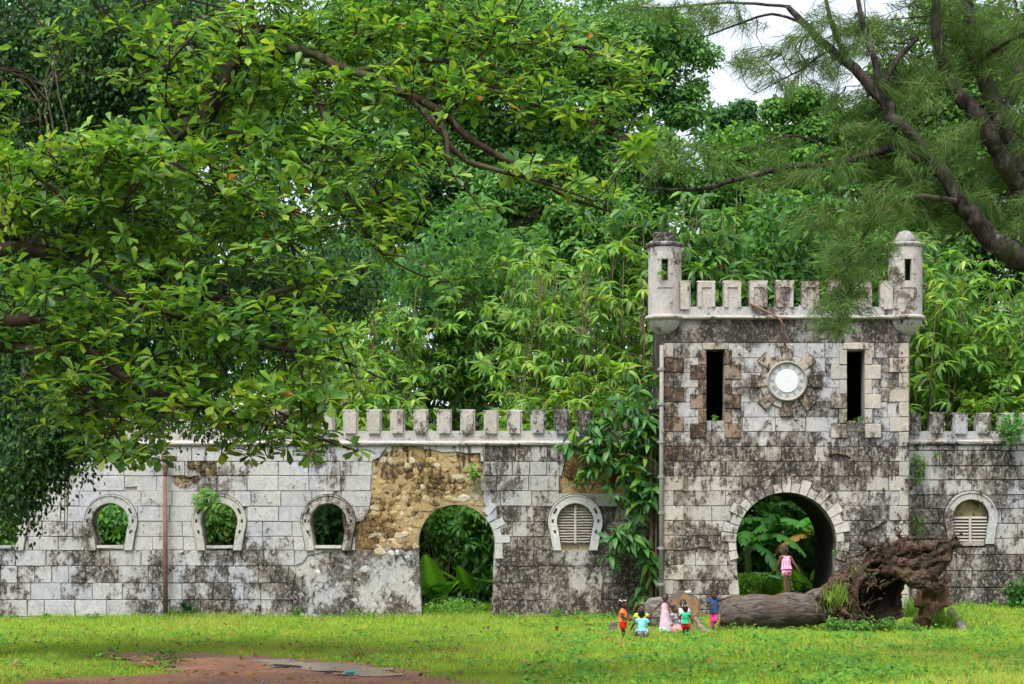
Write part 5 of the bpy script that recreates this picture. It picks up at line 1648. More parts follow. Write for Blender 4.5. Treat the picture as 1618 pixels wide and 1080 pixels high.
def boxcloud(px0, px1, py0, py1, Y0, Y1, n):
    return Wn(rng.uniform(px0, px1, n), rng.uniform(py0, py1, n), rng.uniform(Y0, Y1, n))
leaf_mass('clipped_hedge', 'low clipped bright green hedge seen through the gate passage', 'hedge', boxcloud(1150, 1262, 905, 958, 55.4, 56.2, 4800), .085, [(.22, .46, .05), (.15, .35, .04), (.30, .52, .06)], T_DIAMOND, .55)
leaf_mass('arch_shrub', 'bushy shrub hanging at the top left of the ruined arch', 'shrub', np.concatenate([blob_points([(695, 830, 30, 24, 260, 52.2), (715, 812, 30, 16, 140, 52.4)], .3)]), .20, [(.09, .26, .035), (.06, .19, .03), (.14, .33, .04)], T_OBOV, .5)
def arch_whorls():
    root = empty('arch_creeper', W(755, 960, 51.6), 'leafy creeper with pointed leaves at the top right of the ruined arch', 'climbing plant')
    C = blob_points([(745, 825, 30, 26, 20, 51.6), (765, 850, 18, 40, 12, 51.6), (740, 865, 22, 20, 6, 51.4)], .3)
    s = Solid(); pts, r = polyline([(790, 975, 51.7), (784, 900, 51.7), (775, 840, 51.7), (745, 815, 51.6)], [.03, .025, .02, .01], 4); s.tube(pts, r, 6)
    twigs_to(pts, C, s, .012, .004, 2, .2, 4); s.build('stem', MAT['bark_brown'], root, True)
    P, D, N, L, Wd = rosettes(C, 7, .34, .13, -.2)
    leaf_object('foliage', P, D, N, L, Wd, T_LANCE, shade(len(P), [(.07, .22, .035), (.10, .29, .04), (.05, .16, .03)]), MAT['leaf_glossy'], root, 'stuff')
arch_whorls()
# leafy shrubs standing behind each window and arch
for (px, py, rx, ry, Y, lab, c) in ((10, 850, 60, 40, 52.5, 'leafy bush behind the leftmost horseshoe window', 0), (175, 838, 50, 40, 52.5, 'leafy bush seen through the window left of the rusty post', 1), (347, 832, 46, 46, 51.6, 'leafy bush seen through the window right of the rusty post', 0), (519, 838, 46, 46, 52.5, 'dark ferny bush seen through the window beside the rubble', 2),
                           (722, 850, 110, 95, 59.0, 'bush filling the depth of the ruined arch', 0), (1240, 850, 130, 95, 60.0, 'bush far behind the gate passage', 0)):
    cols = [[(.10, .28, .04), (.07, .20, .035), (.19, .32, .04)], [(.09, .26, .04), (.14, .34, .05), (.04, .13, .025)], [(.035, .12, .03), (.055, .18, .04), (.02, .07, .02)]][c]
    n = int(rx * ry * .9)
    leaf_mass('background_bush', lab, 'bush', np.concatenate([blob_points([(px, py, rx, ry, n, Y)], .8), blob_points([(px, 925, rx, 45, n // 2, Y)], .6)]), .24, cols, T_OBOV, .42, droop=-.5)

# a plastered house among the trees behind the wall
mat_plain('house_plaster', (.62, .55, .52), .9, .18, 1.5, bump=.3)
mat_plain('house_roof', (.55, .53, .50), .7, .15, 3)
def house():
    Y = 55.6
    a, b = W(325, 0, Y).x, W(452, 0, Y).x
    zt = W(0, 655, Y).z
    root = empty('plastered_house', ((a + b) / 2, Y + 1.5, 0), 'weathered pinkish plastered house half hidden behind the long wall', 'house')
    s = Solid(); s.box(a, b, Y, Y + 4, -.2, zt); s.build('wall', MAT['house_plaster'], root)
    s = Solid()
    s.add([(a - .25, Y - .3, zt), (b + .25, Y - .3, zt), (b + .25, Y + 4.3, zt), (a - .25, Y + 4.3, zt), (a - .25, Y + 2, zt + .9), (b + .25, Y + 2, zt + .9)], [(0, 1, 5, 4), (2, 3, 4, 5), (0, 4, 3), (1, 2, 5), (0, 3, 2, 1)])
    s.build('roof', MAT['house_roof'], root)
    for px in (352, 405):
        w = W(px, 690, Y)
        s = Solid(); s.box(w.x - .35, w.x + .35, Y - .02, Y + .05, w.z - .6, w.z + .5); s.build('window', MAT['interior_shade'], root)  # dark panel painted as the shade inside the opening
    s2 = Solid(); w = W(187, 0, 56.5)
    t = empty('garden_wall', (w.x, 56.5, 0), 'low whitewashed garden wall behind the horseshoe windows', 'wall')
    s2.box(W(140, 0, 56.5).x, W(372, 0, 56.5).x, 56.5, 56.75, -.2, W(0, 812, 56.5).z); s2.build('wall_body', MAT['clock_white'], t)
    s2 = Solid(); s2.box(W(138, 0, 56.5).x, W(374, 0, 56.5).x, 56.42, 56.83, W(0, 812, 56.5).z, W(0, 808, 56.5).z); s2.build('coping', MAT['house_roof'], t)
house()

# ------------------------------------------------------------------ grass and weeds
def in_dirt(x, y):
    k = noise.noise(Vector((x * 1.7, y * 1.7, 3))) * .45
    k2 = noise.noise(Vector((x * 1.7, y * 1.7, 9))) * .45
    return inpoly(x + k, y + k2, DIRT)
def patch(x, y, s, seed):
    return noise.noise(Vector((x * s, y * s, seed)))

def grass():
    n = 420000
    Y = 24.5 + (57 - 24.5) * rng.random(n) ** 1.05
    half = Y * .2593 + 1.6
    x = rng.uniform(-1, 1, n) * half
    # coarse lookup of path, trampled ground and tint
    gx = np.linspace(-18, 18, 241); gy = np.linspace(24, 58, 227)
    K = np.zeros((len(gy), len(gx), 4), np.float32)
    for j, yy in enumerate(gy):
        for i, xx in enumerate(gx):
            d = 1.0 if in_dirt(xx, yy) else 0.0
            K[j, i] = (d, patch(xx, yy * .6, .35, 5), patch(xx, yy, 1.3, 8), patch(xx, yy, .9, 21))
    ii = np.clip(((x - gx[0]) / (gx[1] - gx[0])).round().astype(int), 0, len(gx) - 1)
    jj = np.clip(((Y - gy[0]) / (gy[1] - gy[0])).round().astype(int), 0, len(gy) - 1)
    k = K[jj, ii]
    py = 850 + 2 * F / Y; px = 809 + x * F / Y
    inside = ((Y > 48.55) & ~(((px > 668) & (px < 775)) | ((px > 1168) & (px < 1316)))) | ((Y > 47.8) & (px > 1044) & (px < 1437) & ~((px > 1170) & (px < 1314)))
    keep = ~inside & ((k[:, 0] < .5) | (rng.random(n) < .012))
    near_path = (py > 1024) & (px > 380) & (px < 760) & (k[:, 2] > .05)
    keep &= ~(near_path & (rng.random(n) < .5))
    x, Y, k, px, py = x[keep], Y[keep], k[keep], px[keep], py[keep]
    m = len(x)
    z = np.array([gz(a, b) for a, b in zip(x, Y)])
    P = np.stack([x, Y, z - .01], -1)
    hgt = np.clip(.10 + .05 * k[:, 1] + .06 * k[:, 2], .05, .22) * rng.uniform(.55, 1.35, m)
    hgt *= np.where(Y > 47.2, 1.7, np.where(Y > 45.5, 1.25, 1.0))
    tall = rng.random(m) < .012
    hgt[tall] *= 1.9
    hgt *= np.where((px < 330) & (py > 1040), .62, 1.0)
    D = unit(rng.normal(size=(m, 3)) * np.array([.55, .55, .1]) + np.array([.05, 0.1, 1.0]))
    N = unit(rng.normal(size=(m, 3)) * np.array([1, 1, .1]) + np.array([0, -.6, .5]))
    w = rng.uniform(.007, .014, m)
    C = shade(m, [(.34, .51, .045), (.28, .46, .04), (.42, .55, .06), (.18, .35, .03), (.54, .52, .17)], [4, 4, 3, 2, .5], .20)
    t = np.clip(k[:, 3:4] * 2.2 + .15, 0, 1)
    C = C * (1 - t * .42) + np.array([.07, .19, .025]) * t * .42
    t2 = np.clip(k[:, 1:2] * 2.2 - .15, 0, 1)
    C = C * (1 - t2 * .5) + np.array([.42, .42, .10]) * t2 * .5
    # dry reddish fringe by the path
    fr = near_path[keep] * np.clip(k[:, 2] * 3, 0, 1)
    C = C * (1 - .55 * fr[:, None]) + np.array([.24, .17, .05]) * .55 * fr[:, None]
    leaf_object('grass', P, D, N, hgt, w, T_BLADE, C, MAT['grass_blade'], None, 'stuff')

    # small broad-leaved weeds growing through the lawn
    n = 120000
    Y = rng.uniform(25, 50, n); x = rng.uniform(-1, 1, n) * (Y * .2593 + 1)
    ii = np.clip(((x - gx[0]) / (gx[1] - gx[0])).round().astype(int), 0, len(gx) - 1)
    jj = np.clip(((Y - gy[0]) / (gy[1] - gy[0])).round().astype(int), 0, len(gy) - 1)
    k = K[jj, ii]
    px = 809 + x * F / Y; py = 850 + 2 * F / Y
    dens = np.clip(k[:, 2] * 2.6 - .05, 0, 1) * np.where(px > 820, 1.0, .28) * np.where(py > 1005, 1, .45)
    inside = ((Y > 48.5) & ~(((px > 668) & (px < 775)) | ((px > 1168) & (px < 1316)))) | ((Y > 47.7) & (px > 1044) & (px < 1437))
    keep = (rng.random(n) < dens) & (k[:, 0] < .5) & ~inside
    x, Y = x[keep], Y[keep]; m = len(x)
    P = np.stack([x, Y, np.array([gz(a, b) for a, b in zip(x, Y)]) + rng.uniform(.05, .16, m)], -1)
    N = unit(rng.normal(size=(m, 3)) * .35 + np.array([0, -.25, 1])); D = unit(np.cross(N, rand_dirs(m)))
    L = rng.uniform(.05, .12, m)
    leaf_object('low_weeds', P, D, N, L, L * .6, T_DIAMOND, shade(m, [(.12, .30, .04), (.17, .37, .045), (.08, .22, .035)]), MAT['grass_blade'], None, 'stuff')
grass()

def tuft(name, label, cat, px, py, r_px, h_px, n, cols, Y=None, T=T_LANCE, asp=.3, L=None, group=None, kind='leafy'):
    Y = Y or ground_at(py)
    u = Y / F
    b = W(px, py, Y)
    root = empty(name, b, label, cat, group)
    if kind == 'blades':
        P = np.array(b) + rng.normal(size=(n, 3)) * np.array([r_px * u * .4, r_px * u * .3, r_px * u * .28 if name == 'root_grass' else 0])
        D = unit(rng.normal(size=(n, 3)) * np.array([.45, .45, .1]) + np.array([0, 0, 1.])); N = unit(rng.normal(size=(n, 3)) + np.array([0, -.6, 0]))
        LL = h_px * u * rng.uniform(.5, 1.1, n)
        leaf_object('blades', P, D, N, LL, np.full(n, .016), T_BLADE, shade(n, cols), MAT['grass_blade'], root, 'stuff')
        return root
    if kind == 'star':
        az = rng.uniform(0, 6.28, n); el = rng.uniform(.1, 1.35, n)
        D = np.stack([np.cos(az) * np.cos(el), np.sin(az) * np.cos(el), np.sin(el)], -1)
        P = np.tile(np.array(b) + np.array([0, 0, h_px * u * .15]), (n, 1)) + D * .03
        N = unit(np.stack([-np.cos(az) * np.sin(el), -np.sin(az) * np.sin(el), np.cos(el)], -1))
        LL = h_px * u * rng.uniform(.6, 1.0, n)
        for q in range(n):
            leaf_object('leaf', P[q:q + 1], D[q:q + 1], N[q:q + 1], LL[q:q + 1], LL[q:q + 1] * .22, T_LANCE, shade(1, cols), MAT['leaf_glossy'], root)
        return root
    d = rand_dirs(n) * rng.random((n, 1)) ** .45
    P = np.array(b) + d * np.array([r_px * u, r_px * u * .7, h_px * u * .5]) + np.array([0, 0, h_px * u * .5])
    N = unit(rng.normal(size=(n, 3)) * .45 + np.array([0, -.3, .8])); D = unit(np.cross(N, rand_dirs(n)) + np.array([0, -.1, -.2]))
    LL = (L or .09) * rng.uniform(.7, 1.25, n)
    leaf_object('foliage', P, D, N, LL, LL * asp * 1.5, T, shade(n, cols), MAT['leaf_matt'], root, 'stuff')
    s = Solid()
    for q in P[rng.choice(n, min(n, 9), replace=False)]:
        s.tube([b, (b + Vector(q)) / 2 + Vector((0, 0, .04)), Vector(q)], [.009, .007, .003], 4)
    s.build('stem', MAT['bark_green'], root)
    return root
WG = [(.09, .25, .03), (.13, .31, .035), (.06, .17, .03)]
tuft('spiky_plant', 'dark spiky rosette plant at the foot of the wall right of the rusty post', 'plant', 296, 978, 22, 34, 34, [(.03, .10, .05), (.05, .15, .07)], 48.4, kind='star')
tuft('wall_weed', 'leafy weed at the foot of the iron post', 'weed', 274, 982, 14, 22, 70, WG, 48.3)
tuft('wall_weed', 'wide weedy clump below the whitened rubble', 'weed', 560, 985, 30, 24, 190, WG, 48.0)
tuft('wall_weed', 'small weed at the foot of the wall under the ochre rubble corner', 'weed', 468, 980, 10, 26, 50, WG, 48.3)
tuft('wall_weed', 'low weed in front of the rubble left of the ruined arch', 'weed', 640, 988, 26, 16, 120, WG, 47.6)
tuft('wall_weed', 'weeds under the far left window', 'weed', 20, 984, 24, 14, 90, WG, 48.0)
tuft('wall_weed', 'weeds along the wall between the two left windows', 'weed', 205, 986, 40, 10, 110, WG, 48.0)
tuft('wall_weed', 'weed patch under the window beside the rubble', 'weed', 400, 985, 34, 14, 130, WG, 48.0)
tuft('wall_weed', 'weed clump at the wall foot beside the children', 'weed', 925, 978, 30, 14, 110, WG, 48.0)
tuft('ground_cover_mound', 'bright green ground cover in the ruined arch', 'ground cover', 720, 978, 56, 34, 900, [(.13, .33, .035), (.09, .25, .03), (.18, .38, .04)], 49.0, T_DIAMOND, .4, .075)
tuft('thorny_bush', 'low reddish-green straggly bush on the grass beside the dirt path', 'bush', 268, 1052, 52, 34, 420, [(.10, .19, .03), (.16, .14, .05), (.07, .14, .025)], None, T_DIAMOND, .3, .06)
tuft('dry_weed', 'dry brownish weed clump at the right end of the puddle', 'weed', 575, 1042, 40, 22, 240, [(.20, .18, .05), (.14, .19, .04), (.24, .15, .06)], None, T_DIAMOND, .3, .055)
tuft('corner_bush', 'leafy dark bush at the right edge of the lawn by the wall', 'bush', 1612, 972, 26, 62, 330, [(.06, .19, .035), (.09, .25, .04), (.04, .12, .03)], 47.6, T_OBOV, .36, .17)
tuft('window_sprig', 'pale green leafy sprig growing across the window right of the rusty post', 'plant', 326, 806, 24, 40, 85, [(.12, .30, .05), (.17, .36, .06)], 48.6, T_LANCE, .26, .19)
tuft('rubble_sprig', 'leafy sprig growing on the ochre rubble above the ruined arch', 'plant', 747, 758, 11, 28, 42, [(.12, .30, .04), (.16, .33, .05)], 48.6, T_OBOV, .34, .14)
tuft('wall_fern', 'fern tuft under the right parapet in the corner of the gatehouse', 'fern', 1451, 762, 14, 52, 150, [(.14, .27, .03), (.09, .20, .03)], 48.6, T_LANCE, .2, .12)
tuft('wall_fern', 'fern tuft lower in the corner right of the gatehouse', 'fern', 1450, 855, 12, 50, 110, [(.10, .22, .03), (.07, .16, .03)], 48.6, T_LANCE, .2, .12)
tuft('wall_fern', 'tiny fern under the cornice of the right wall', 'fern', 1480, 722, 7, 12, 26, [(.13, .27, .03)], 48.6, T_LANCE, .2, .09)
tuft('parapet_creeper', 'creeper spilling over the battlements at the right edge', 'climbing plant', 1597, 702, 26, 52, 240, [(.07, .22, .04), (.10, .28, .045)], 48.5, T_OBOV, .4, .13)
tuft('sill_fern', 'fern on the sill of the left gatehouse window', 'fern', 1130, 664, 7, 10, 16, [(.12, .30, .04)], 47.95, T_LANCE, .25, .1)
tuft('sill_fern', 'fern on the sill of the right gatehouse window', 'fern', 1358, 664, 6, 8, 12, [(.12, .30, .04)], 47.95, T_LANCE, .25, .09)
tuft('turret_sprig', 'green sprig in the slit of the left corner turret', 'plant', 1047, 434, 9, 10, 18, [(.20, .38, .06)], 47.6, T_LANCE, .2, .12)
tuft('passage_weed', 'small weed on the right side of the gate arch', 'weed', 1320, 876, 5, 9, 14, WG, 47.9, T_LANCE, .3, .09)
for i, (px, py, r, h, lab) in enumerate(((1322, 1000, 22, 26, 'leafy weed in front of the fallen trunk at its root end'), (1362, 1003, 26, 30, 'broad weed clump below the front roots'), (1402, 1000, 20, 26, 'weed clump under the dark root hollow'), (1440, 1000, 22, 18, 'weeds between the root ball and the rotten stump'), (1345, 1008, 60, 14, 'spreading weeds on the lawn before the roots'))):
    tuft('root_weed', lab, 'weed', px, py, r, h, 150, [(.10, .28, .045), (.07, .20, .04), (.15, .33, .04)], 41.4 + .1 * i, T_OBOV, .36, .10)
tuft('tall_grass_tuft', 'tall grass tuft beside the rotten stump', 'grass tuft', 1494, 992, 20, 36, 260, [(.15, .33, .03), (.20, .38, .04)], 42.6, kind='blades')
tuft('tall_grass_tuft', 'tall grass at the wall foot behind the rotten stump', 'grass tuft', 1440, 975, 14, 40, 200, [(.12, .28, .03), (.20, .36, .04)], 45.0, kind='blades')
tuft('tall_grass_tuft', 'grass tuft at the cut end of the fallen trunk', 'grass tuft', 1160, 1004, 26, 16, 200, [(.15, .33, .03), (.20, .38, .04)], 42.4, kind='blades')

PLACES = ['under the cornice break of the ochre rubble', 'near the left end of the long wall', 'below the second horseshoe window', 'left of the rusty post', 'between the rusty post and the third window', 'under the third window', 'at the corner of the lower rubble', 'in the middle of the whitened rubble', 'right of the ruined arch', 'under the smooth render patch', 'between the render patch and the creeper', 'beside the corner bush', 'by the stump']
for i, (px, py) in enumerate(((590, 987), (70, 986), (150, 987), (238, 987), (318, 986), (355, 986), (440, 986), (520, 987), (800, 982), (880, 981), (965, 979), (1570, 966), (1530, 966))):
    tuft('wall_foot_weed', 'scrappy weed at the foot of the wall ' + PLACES[i], 'weed', px, py, rnd.uniform(10, 24), rnd.uniform(10, 24), 70, WG, 47.9 if i != 0 else 47.7, L=rnd.uniform(.07, .12))

def litter_leaves():
    n = 420
    Y = rng.uniform(26, 47, n); x = rng.uniform(-1, .75, n) * Y * .2593
    P = np.stack([x, Y, np.array([gz(a, b) for a, b in zip(x, Y)]) + rng.uniform(.04, .13, n)], -1)
    N = unit(rng.normal(size=(n, 3)) * .35 + np.array([0, -.2, 1])); D = unit(np.cross(N, rand_dirs(n)))
    L = rng.uniform(.08, .19, n)
    leaf_object('fallen_leaves', P, D, N, L, L * .5, T_OBOV, shade(n, [(.20, .10, .04), (.30, .17, .05), (.12, .07, .035), (.36, .27, .08)]), MAT['leaf_matt'], None, 'stuff')
litter_leaves()
def grit():
    s = Solid()
    k = 0
    while k < 420:
        px, py = rnd.uniform(90, 740), rnd.uniform(1031, 1090)
        (x, y), = toground([(px, py)])
        if not inpoly(x, y, DIRT): continue
        k += 1
        r = rnd.choice((.010, .014, .02, .03)) * rnd.uniform(.7, 1.3)
        z = max(.006, dirt_z(x, y)) + r * .2
        s.add([(x - r, y, z), (x, y - r, z), (x + r, y, z), (x, y + r, z), (x + r * .2, y, z + r * .8), (x, y, z - r)], [(0, 1, 4), (1, 2, 4), (2, 3, 4), (3, 0, 4), (1, 0, 5), (2, 1, 5), (3, 2, 5), (0, 3, 5)])
    tag(s.build('gravel', mat_plain('grit_stone', (.30, .22, .17), .9, .35, 25), None), kind='stuff')
grit()
# ------------------------------------------------------------------ fallen tree
def mat_wood(name, a, b, c, sc=(3, 3, 3), bump=1.0):
    t = NT(name)
    p = t.pos(sc)
    n1 = t.noise(p, 3.0, 8, 0.72, 0.6); n2 = t.noise(t.pos(), 1.6, 4)
    n3 = t.noise(t.pos(), 28, 4, .7)
    col = t.mix(t.step(n1, .36, .6), a, b)
    col = t.mix(t.step(n2, .45, .62, 0, .8), col, c)
    col = t.mix(t.step(n3, .55, .66, 0, .6), col, tuple(x * .35 for x in a))
    t.bsdf(col, .9, t.bump(n1, bump, .05), .12)
    MAT[name] = t.m
mat_wood('log_bark', (.035, .03, .028), (.19, .155, .135), (.12, .085, .062), (1.2, 4, 6))
mat_wood('root_wood', (.015, .011, .009), (.15, .098, .064), (.042, .030, .022), (5, 5, 5))
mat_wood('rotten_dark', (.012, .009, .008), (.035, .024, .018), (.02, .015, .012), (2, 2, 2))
mat_wood('cut_wood', (.22, .13, .065), (.36, .24, .13), (.27, .17, .09), (4, 4, 1.5), .5)
mat_wood('grey_wood', (.10, .09, .082), (.33, .30, .27), (.22, .18, .15), (1.5, 3, 6))
mat_wood('stump_wood', (.03, .018, .012), (.25, .15, .085), (.12, .07, .04), (9, 9, 1.2))

def fallen_tree():
    root = empty('fallen_tree', W(1240, 995, 43), 'huge fallen tree trunk with upturned hollow root mass in front of the gatehouse', 'fallen tree')
    tr = lambda v: (noise.fractal(Vector((v.x * 1.6, v.y * 5, v.z * 5)), 1.0, 2.0, 5) * .005 + noise.noise(v * 13) * .006)
    s = Solid()
    pts, r = polyline([(1140, 970, 43.0), (1165, 969, 43.0), (1200, 966, 43), (1240, 964, 43), (1275, 962, 43), (1303, 956, 43), (1326, 948, 43)], [.36, .385, .385, .375, .37, .40, .46], 3, .10)
    s.tube(pts, r, 24)
    link('trunk', remeshed(s, .035, 2, tr), MAT['log_bark'], root, True)
    # pale sawn end
    c = W(1139, 970, 43.0)
    e = Solid()
    V = [(c.x + .035, c.y, c.z)]
    n = 28
    for k in range(n):
        a = 2 * math.pi * k / n
        rr = .355 + .02 * noise.noise(Vector((math.cos(a) * 2, math.sin(a) * 2, 3)))
        V.append((c.x + .005 + .03 * rnd.random(), c.y + rr * math.cos(a), c.z + rr * math.sin(a)))
    e.add(V, [(0, 1 + k, 1 + (k + 1) % n) for k in range(n)] + [tuple(range(n, 0, -1))])
    e.build('cut_end', MAT['grey_wood'], root)
    # hollow root flare, opening to the right and towards the camera
    O = W(1342, 942, 42.95); A = Vector((.52, -.85, .03)).normalized()
    U = Vector((0, 0, 1)); U = (U - A * U.dot(A)).normalized(); S = A.cross(U)
    sh = Solid()
    na, nl = 40, 9
    def rim(a): return 1.12 - .30 * max(0, -math.cos(a)) * (1 if math.sin(a) < .5 else .3) + .22 * noise.noise(Vector((math.cos(a) * 1.6, math.sin(a) * 1.6, 7))) + .12 * noise.noise(Vector((math.cos(a) * 6, math.sin(a) * 6, 2)))
    outer, inner = [], []
    for i in range(nl + 1):
        t = i / nl
        for k in range(na):
            a = 2 * math.pi * k / na
            ro = (.46 + .36 * t ** 1.2) * (1 + .10 * noise.noise(Vector((math.cos(a) * 2.5, math.sin(a) * 2.5, t * 2))))
            flat = .86 if math.sin(a) < 0 else 1.0
            p = O + A * (t * rim(a)) + (U * math.sin(a) * flat + S * math.cos(a)) * ro
            outer.append(p)
            ri = max(.02, (ro - .10) * min(1, .25 + 1.6 * t))
            inner.append(O + A * (max(.12, t * rim(a))) + (U * math.sin(a) * flat + S * math.cos(a)) * ri)
    V = outer + inner
    m = len(outer)
    Fs = []
    for i in range(nl):
        for k in range(na):
            a, b = i * na + k, i * na + (k + 1) % na
            Fs.append((a, b, b + na, a + na)); Fs.append((m + b, m + a, m + a + na, m + b + na))
    for k in range(na):
        a, b = nl * na + k, nl * na + (k + 1) % na
        Fs.append((a, b, m + b, m + a))
    Fs.append(tuple(reversed(range(na)))); Fs.append(tuple(m + k for k in range(na)))
    sh.add(V, Fs)
    gn = lambda v: noise.fractal(v * 3.5, 1.0, 2.1, 5) * .06
    link('root_flare', remeshed(sh, .035, 1, gn), MAT['root_wood'], root, True)
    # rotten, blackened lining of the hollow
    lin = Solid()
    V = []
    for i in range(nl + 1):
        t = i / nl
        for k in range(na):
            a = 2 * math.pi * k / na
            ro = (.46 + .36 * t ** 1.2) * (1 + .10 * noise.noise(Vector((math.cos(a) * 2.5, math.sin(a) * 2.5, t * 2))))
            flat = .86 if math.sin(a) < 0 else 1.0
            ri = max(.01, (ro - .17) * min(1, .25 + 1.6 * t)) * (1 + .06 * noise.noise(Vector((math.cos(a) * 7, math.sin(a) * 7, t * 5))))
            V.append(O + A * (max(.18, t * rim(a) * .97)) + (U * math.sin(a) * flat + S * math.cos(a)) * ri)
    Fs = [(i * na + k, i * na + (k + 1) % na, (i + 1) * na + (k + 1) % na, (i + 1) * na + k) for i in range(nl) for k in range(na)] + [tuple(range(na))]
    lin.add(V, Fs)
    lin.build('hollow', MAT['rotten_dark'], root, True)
    # matted earth and fibrous roots on the near side
    b = Solid()
    for (px, py, Y, rr) in ((1322, 945, 42.7, .42), (1335, 925, 42.7, .36), (1340, 965, 42.5, .40), (1358, 980, 42.3, .28), (1320, 975, 42.6, .30), (1350, 905, 42.7, .25)):
        sphere(b, W(px, py, Y), (rr, rr * .8, rr))
    link('earth_mat', remeshed(b, .035, 1, lambda v: noise.fractal(v * 5, .9, 2.1, 6) * .09), MAT['root_wood'], root, False)
    b = Solid()
    for (px, py, Y, rx, rz) in ((1408, 882, 42.25, .26, .17), (1438, 884, 42.15, .28, .20), (1466, 884, 42.1, .26, .22), (1488, 872, 42.1, .18, .20), (1462, 908, 42.05, .24, .14), (1400, 870, 42.3, .2, .13)):
        sphere(b, W(px, py, Y), (rx, .16, rz))
    link('earth_clod', remeshed(b, .03, 1, lambda v: noise.fractal(v * 6, .8, 2.2, 6) * .12), MAT['root_wood'], root, False)
    R = [([(1330, 925, 42.7), (1365, 905, 42.4), (1383, 882, 42.3), (1390, 864, 42.3)], [.17, .15, .12, .05]),
         ([(1372, 895, 42.3), (1400, 875, 42.2), (1425, 868, 42.1), (1452, 866, 42), (1490, 860, 42), (1513, 848, 42)], [.13, .13, .12, .10, .08, .03]),
         ([(1395, 900, 42.2), (1420, 905, 42.0), (1445, 915, 41.9), (1472, 905, 41.9), (1493, 882, 42), (1503, 856, 42)], [.13, .14, .16, .16, .13, .07]),
         ([(1398, 884, 42.15), (1430, 892, 42.0), (1462, 886, 42.0), (1492, 868, 42.0), (1508, 852, 42.1)], [.13, .13, .12, .10, .05]),
         ([(1440, 912, 41.9), (1462, 925, 41.9), (1480, 925, 41.9), (1500, 910, 42)], [.13, .12, .10, .05]),
         ([(1395, 872, 42.2), (1430, 852, 42.2), (1470, 849, 42.2), (1510, 853, 42.1)], [.07, .055, .04, .015]),
         ([(1340, 962, 42.1), (1350, 938, 41.9), (1368, 917, 41.8), (1388, 903, 41.8)], [.07, .06, .045, .03]),
         ([(1345, 918, 42), (1362, 922, 41.8), (1376, 924, 41.7), (1384, 922, 41.7)], [.05, .05, .045, .02]),
         ([(1328, 960, 42.1), (1345, 975, 41.9), (1356, 985, 41.8), (1364, 975, 41.75), (1367, 955, 41.7)], [.06, .055, .05, .045, .02]),
         ([(1330, 978, 42), (1345, 988, 41.8), (1356, 986, 41.8)], [.04, .035, .03]),
         ([(1378, 880, 42.3), (1372, 868, 42.3), (1380, 862, 42.2)], [.06, .04, .015]),
         ([(1412, 872, 42.1), (1418, 858, 42.1), (1432, 862, 42.1)], [.05, .03, .012]),
         ([(1455, 900, 41.9), (1470, 888, 41.8), (1485, 884, 41.8), (1496, 886, 41.8)], [.05, .045, .03, .012]),
         ([(1486, 862, 42), (1497, 872, 42), (1500, 884, 42)], [.08, .08, .06])]
    s = Solid()
    for pl, rr in R:
        p3, r3 = polyline(pl, rr, 4)
        s.tube(p3, r3, 9)
    for _ in range(190):                                   # fine broken rootlets
        pl, rr = rnd.choice(R[:12])
        q = rnd.choice(pl)
        p0 = W(q[0] + rnd.uniform(-10, 10), q[1] + rnd.uniform(-7, 7), q[2] - .05)
        d = Vector((rnd.uniform(-1, 1), rnd.uniform(-.6, .3), rnd.uniform(-.8, .8))).normalized()
        L = rnd.uniform(.12, .42)
        p1 = p0 + d * L * .5 + Vector((rnd.uniform(-.04, .04), 0, rnd.uniform(-.04, .04))); p2 = p0 + d * L + Vector((0, 0, rnd.uniform(-.1, .05)))
        k = rnd.uniform(.6, 1.2); s.tube([p0, p1, p2], [.026 * k, .020 * k, .010], 6)
    link('root', remeshed(s, .017, 1, lambda v: noise.fractal(v * 7, .9, 2.1, 5) * .034), MAT['root_wood'], root, True)

def sphere(s, c, R, M=None, nu=12, nv=8):
    c = Vector(c)
    V, Fs = [], []
    for j in range(nv + 1):
        th = math.pi * j / nv
        for i in range(nu):
            a = 2 * math.pi * i / nu
            v = Vector((R[0] * math.sin(th) * math.cos(a), R[1] * math.sin(th) * math.sin(a), R[2] * math.cos(th)))
            V.append(c + (M @ v if M else v))
    # collapse poles
    V2 = [V[0]] + V[nu:nv * nu] + [V[nv * nu]]
    last = len(V2) - 1
    for i in range(nu):
        Fs.append((0, 1 + i, 1 + (i + 1) % nu))
        Fs.append((last, last - nu + (i + 1) % nu, last - nu + i))
    for j in range(nv - 2):
        for i in range(nu):
            a, b = 1 + j * nu + i, 1 + j * nu + (i + 1) % nu
            Fs.append((a, a + nu, b + nu, b))
    s.add(V2, Fs)

def capsule(s, a, ra, b, rb, n=10):
    s.tube([a, b], [ra, rb], n)
    sphere(s, a, (ra, ra, ra), None, n, 6)
    sphere(s, b, (rb, rb, rb), None, n, 6)

fallen_tree()
tuft('root_grass', 'grass tuft growing on the earthy side of the upturned roots', 'grass tuft', 1326, 950, 30, 30, 240, [(.18, .33, .04), (.26, .38, .06), (.12, .24, .03)], 42.2, kind='blades')
tuft('root_grass', 'yellow-green grass sprouting above the front roots', 'grass tuft', 1362, 912, 18, 18, 110, [(.20, .33, .05), (.28, .36, .08)], 42.0, kind='blades')

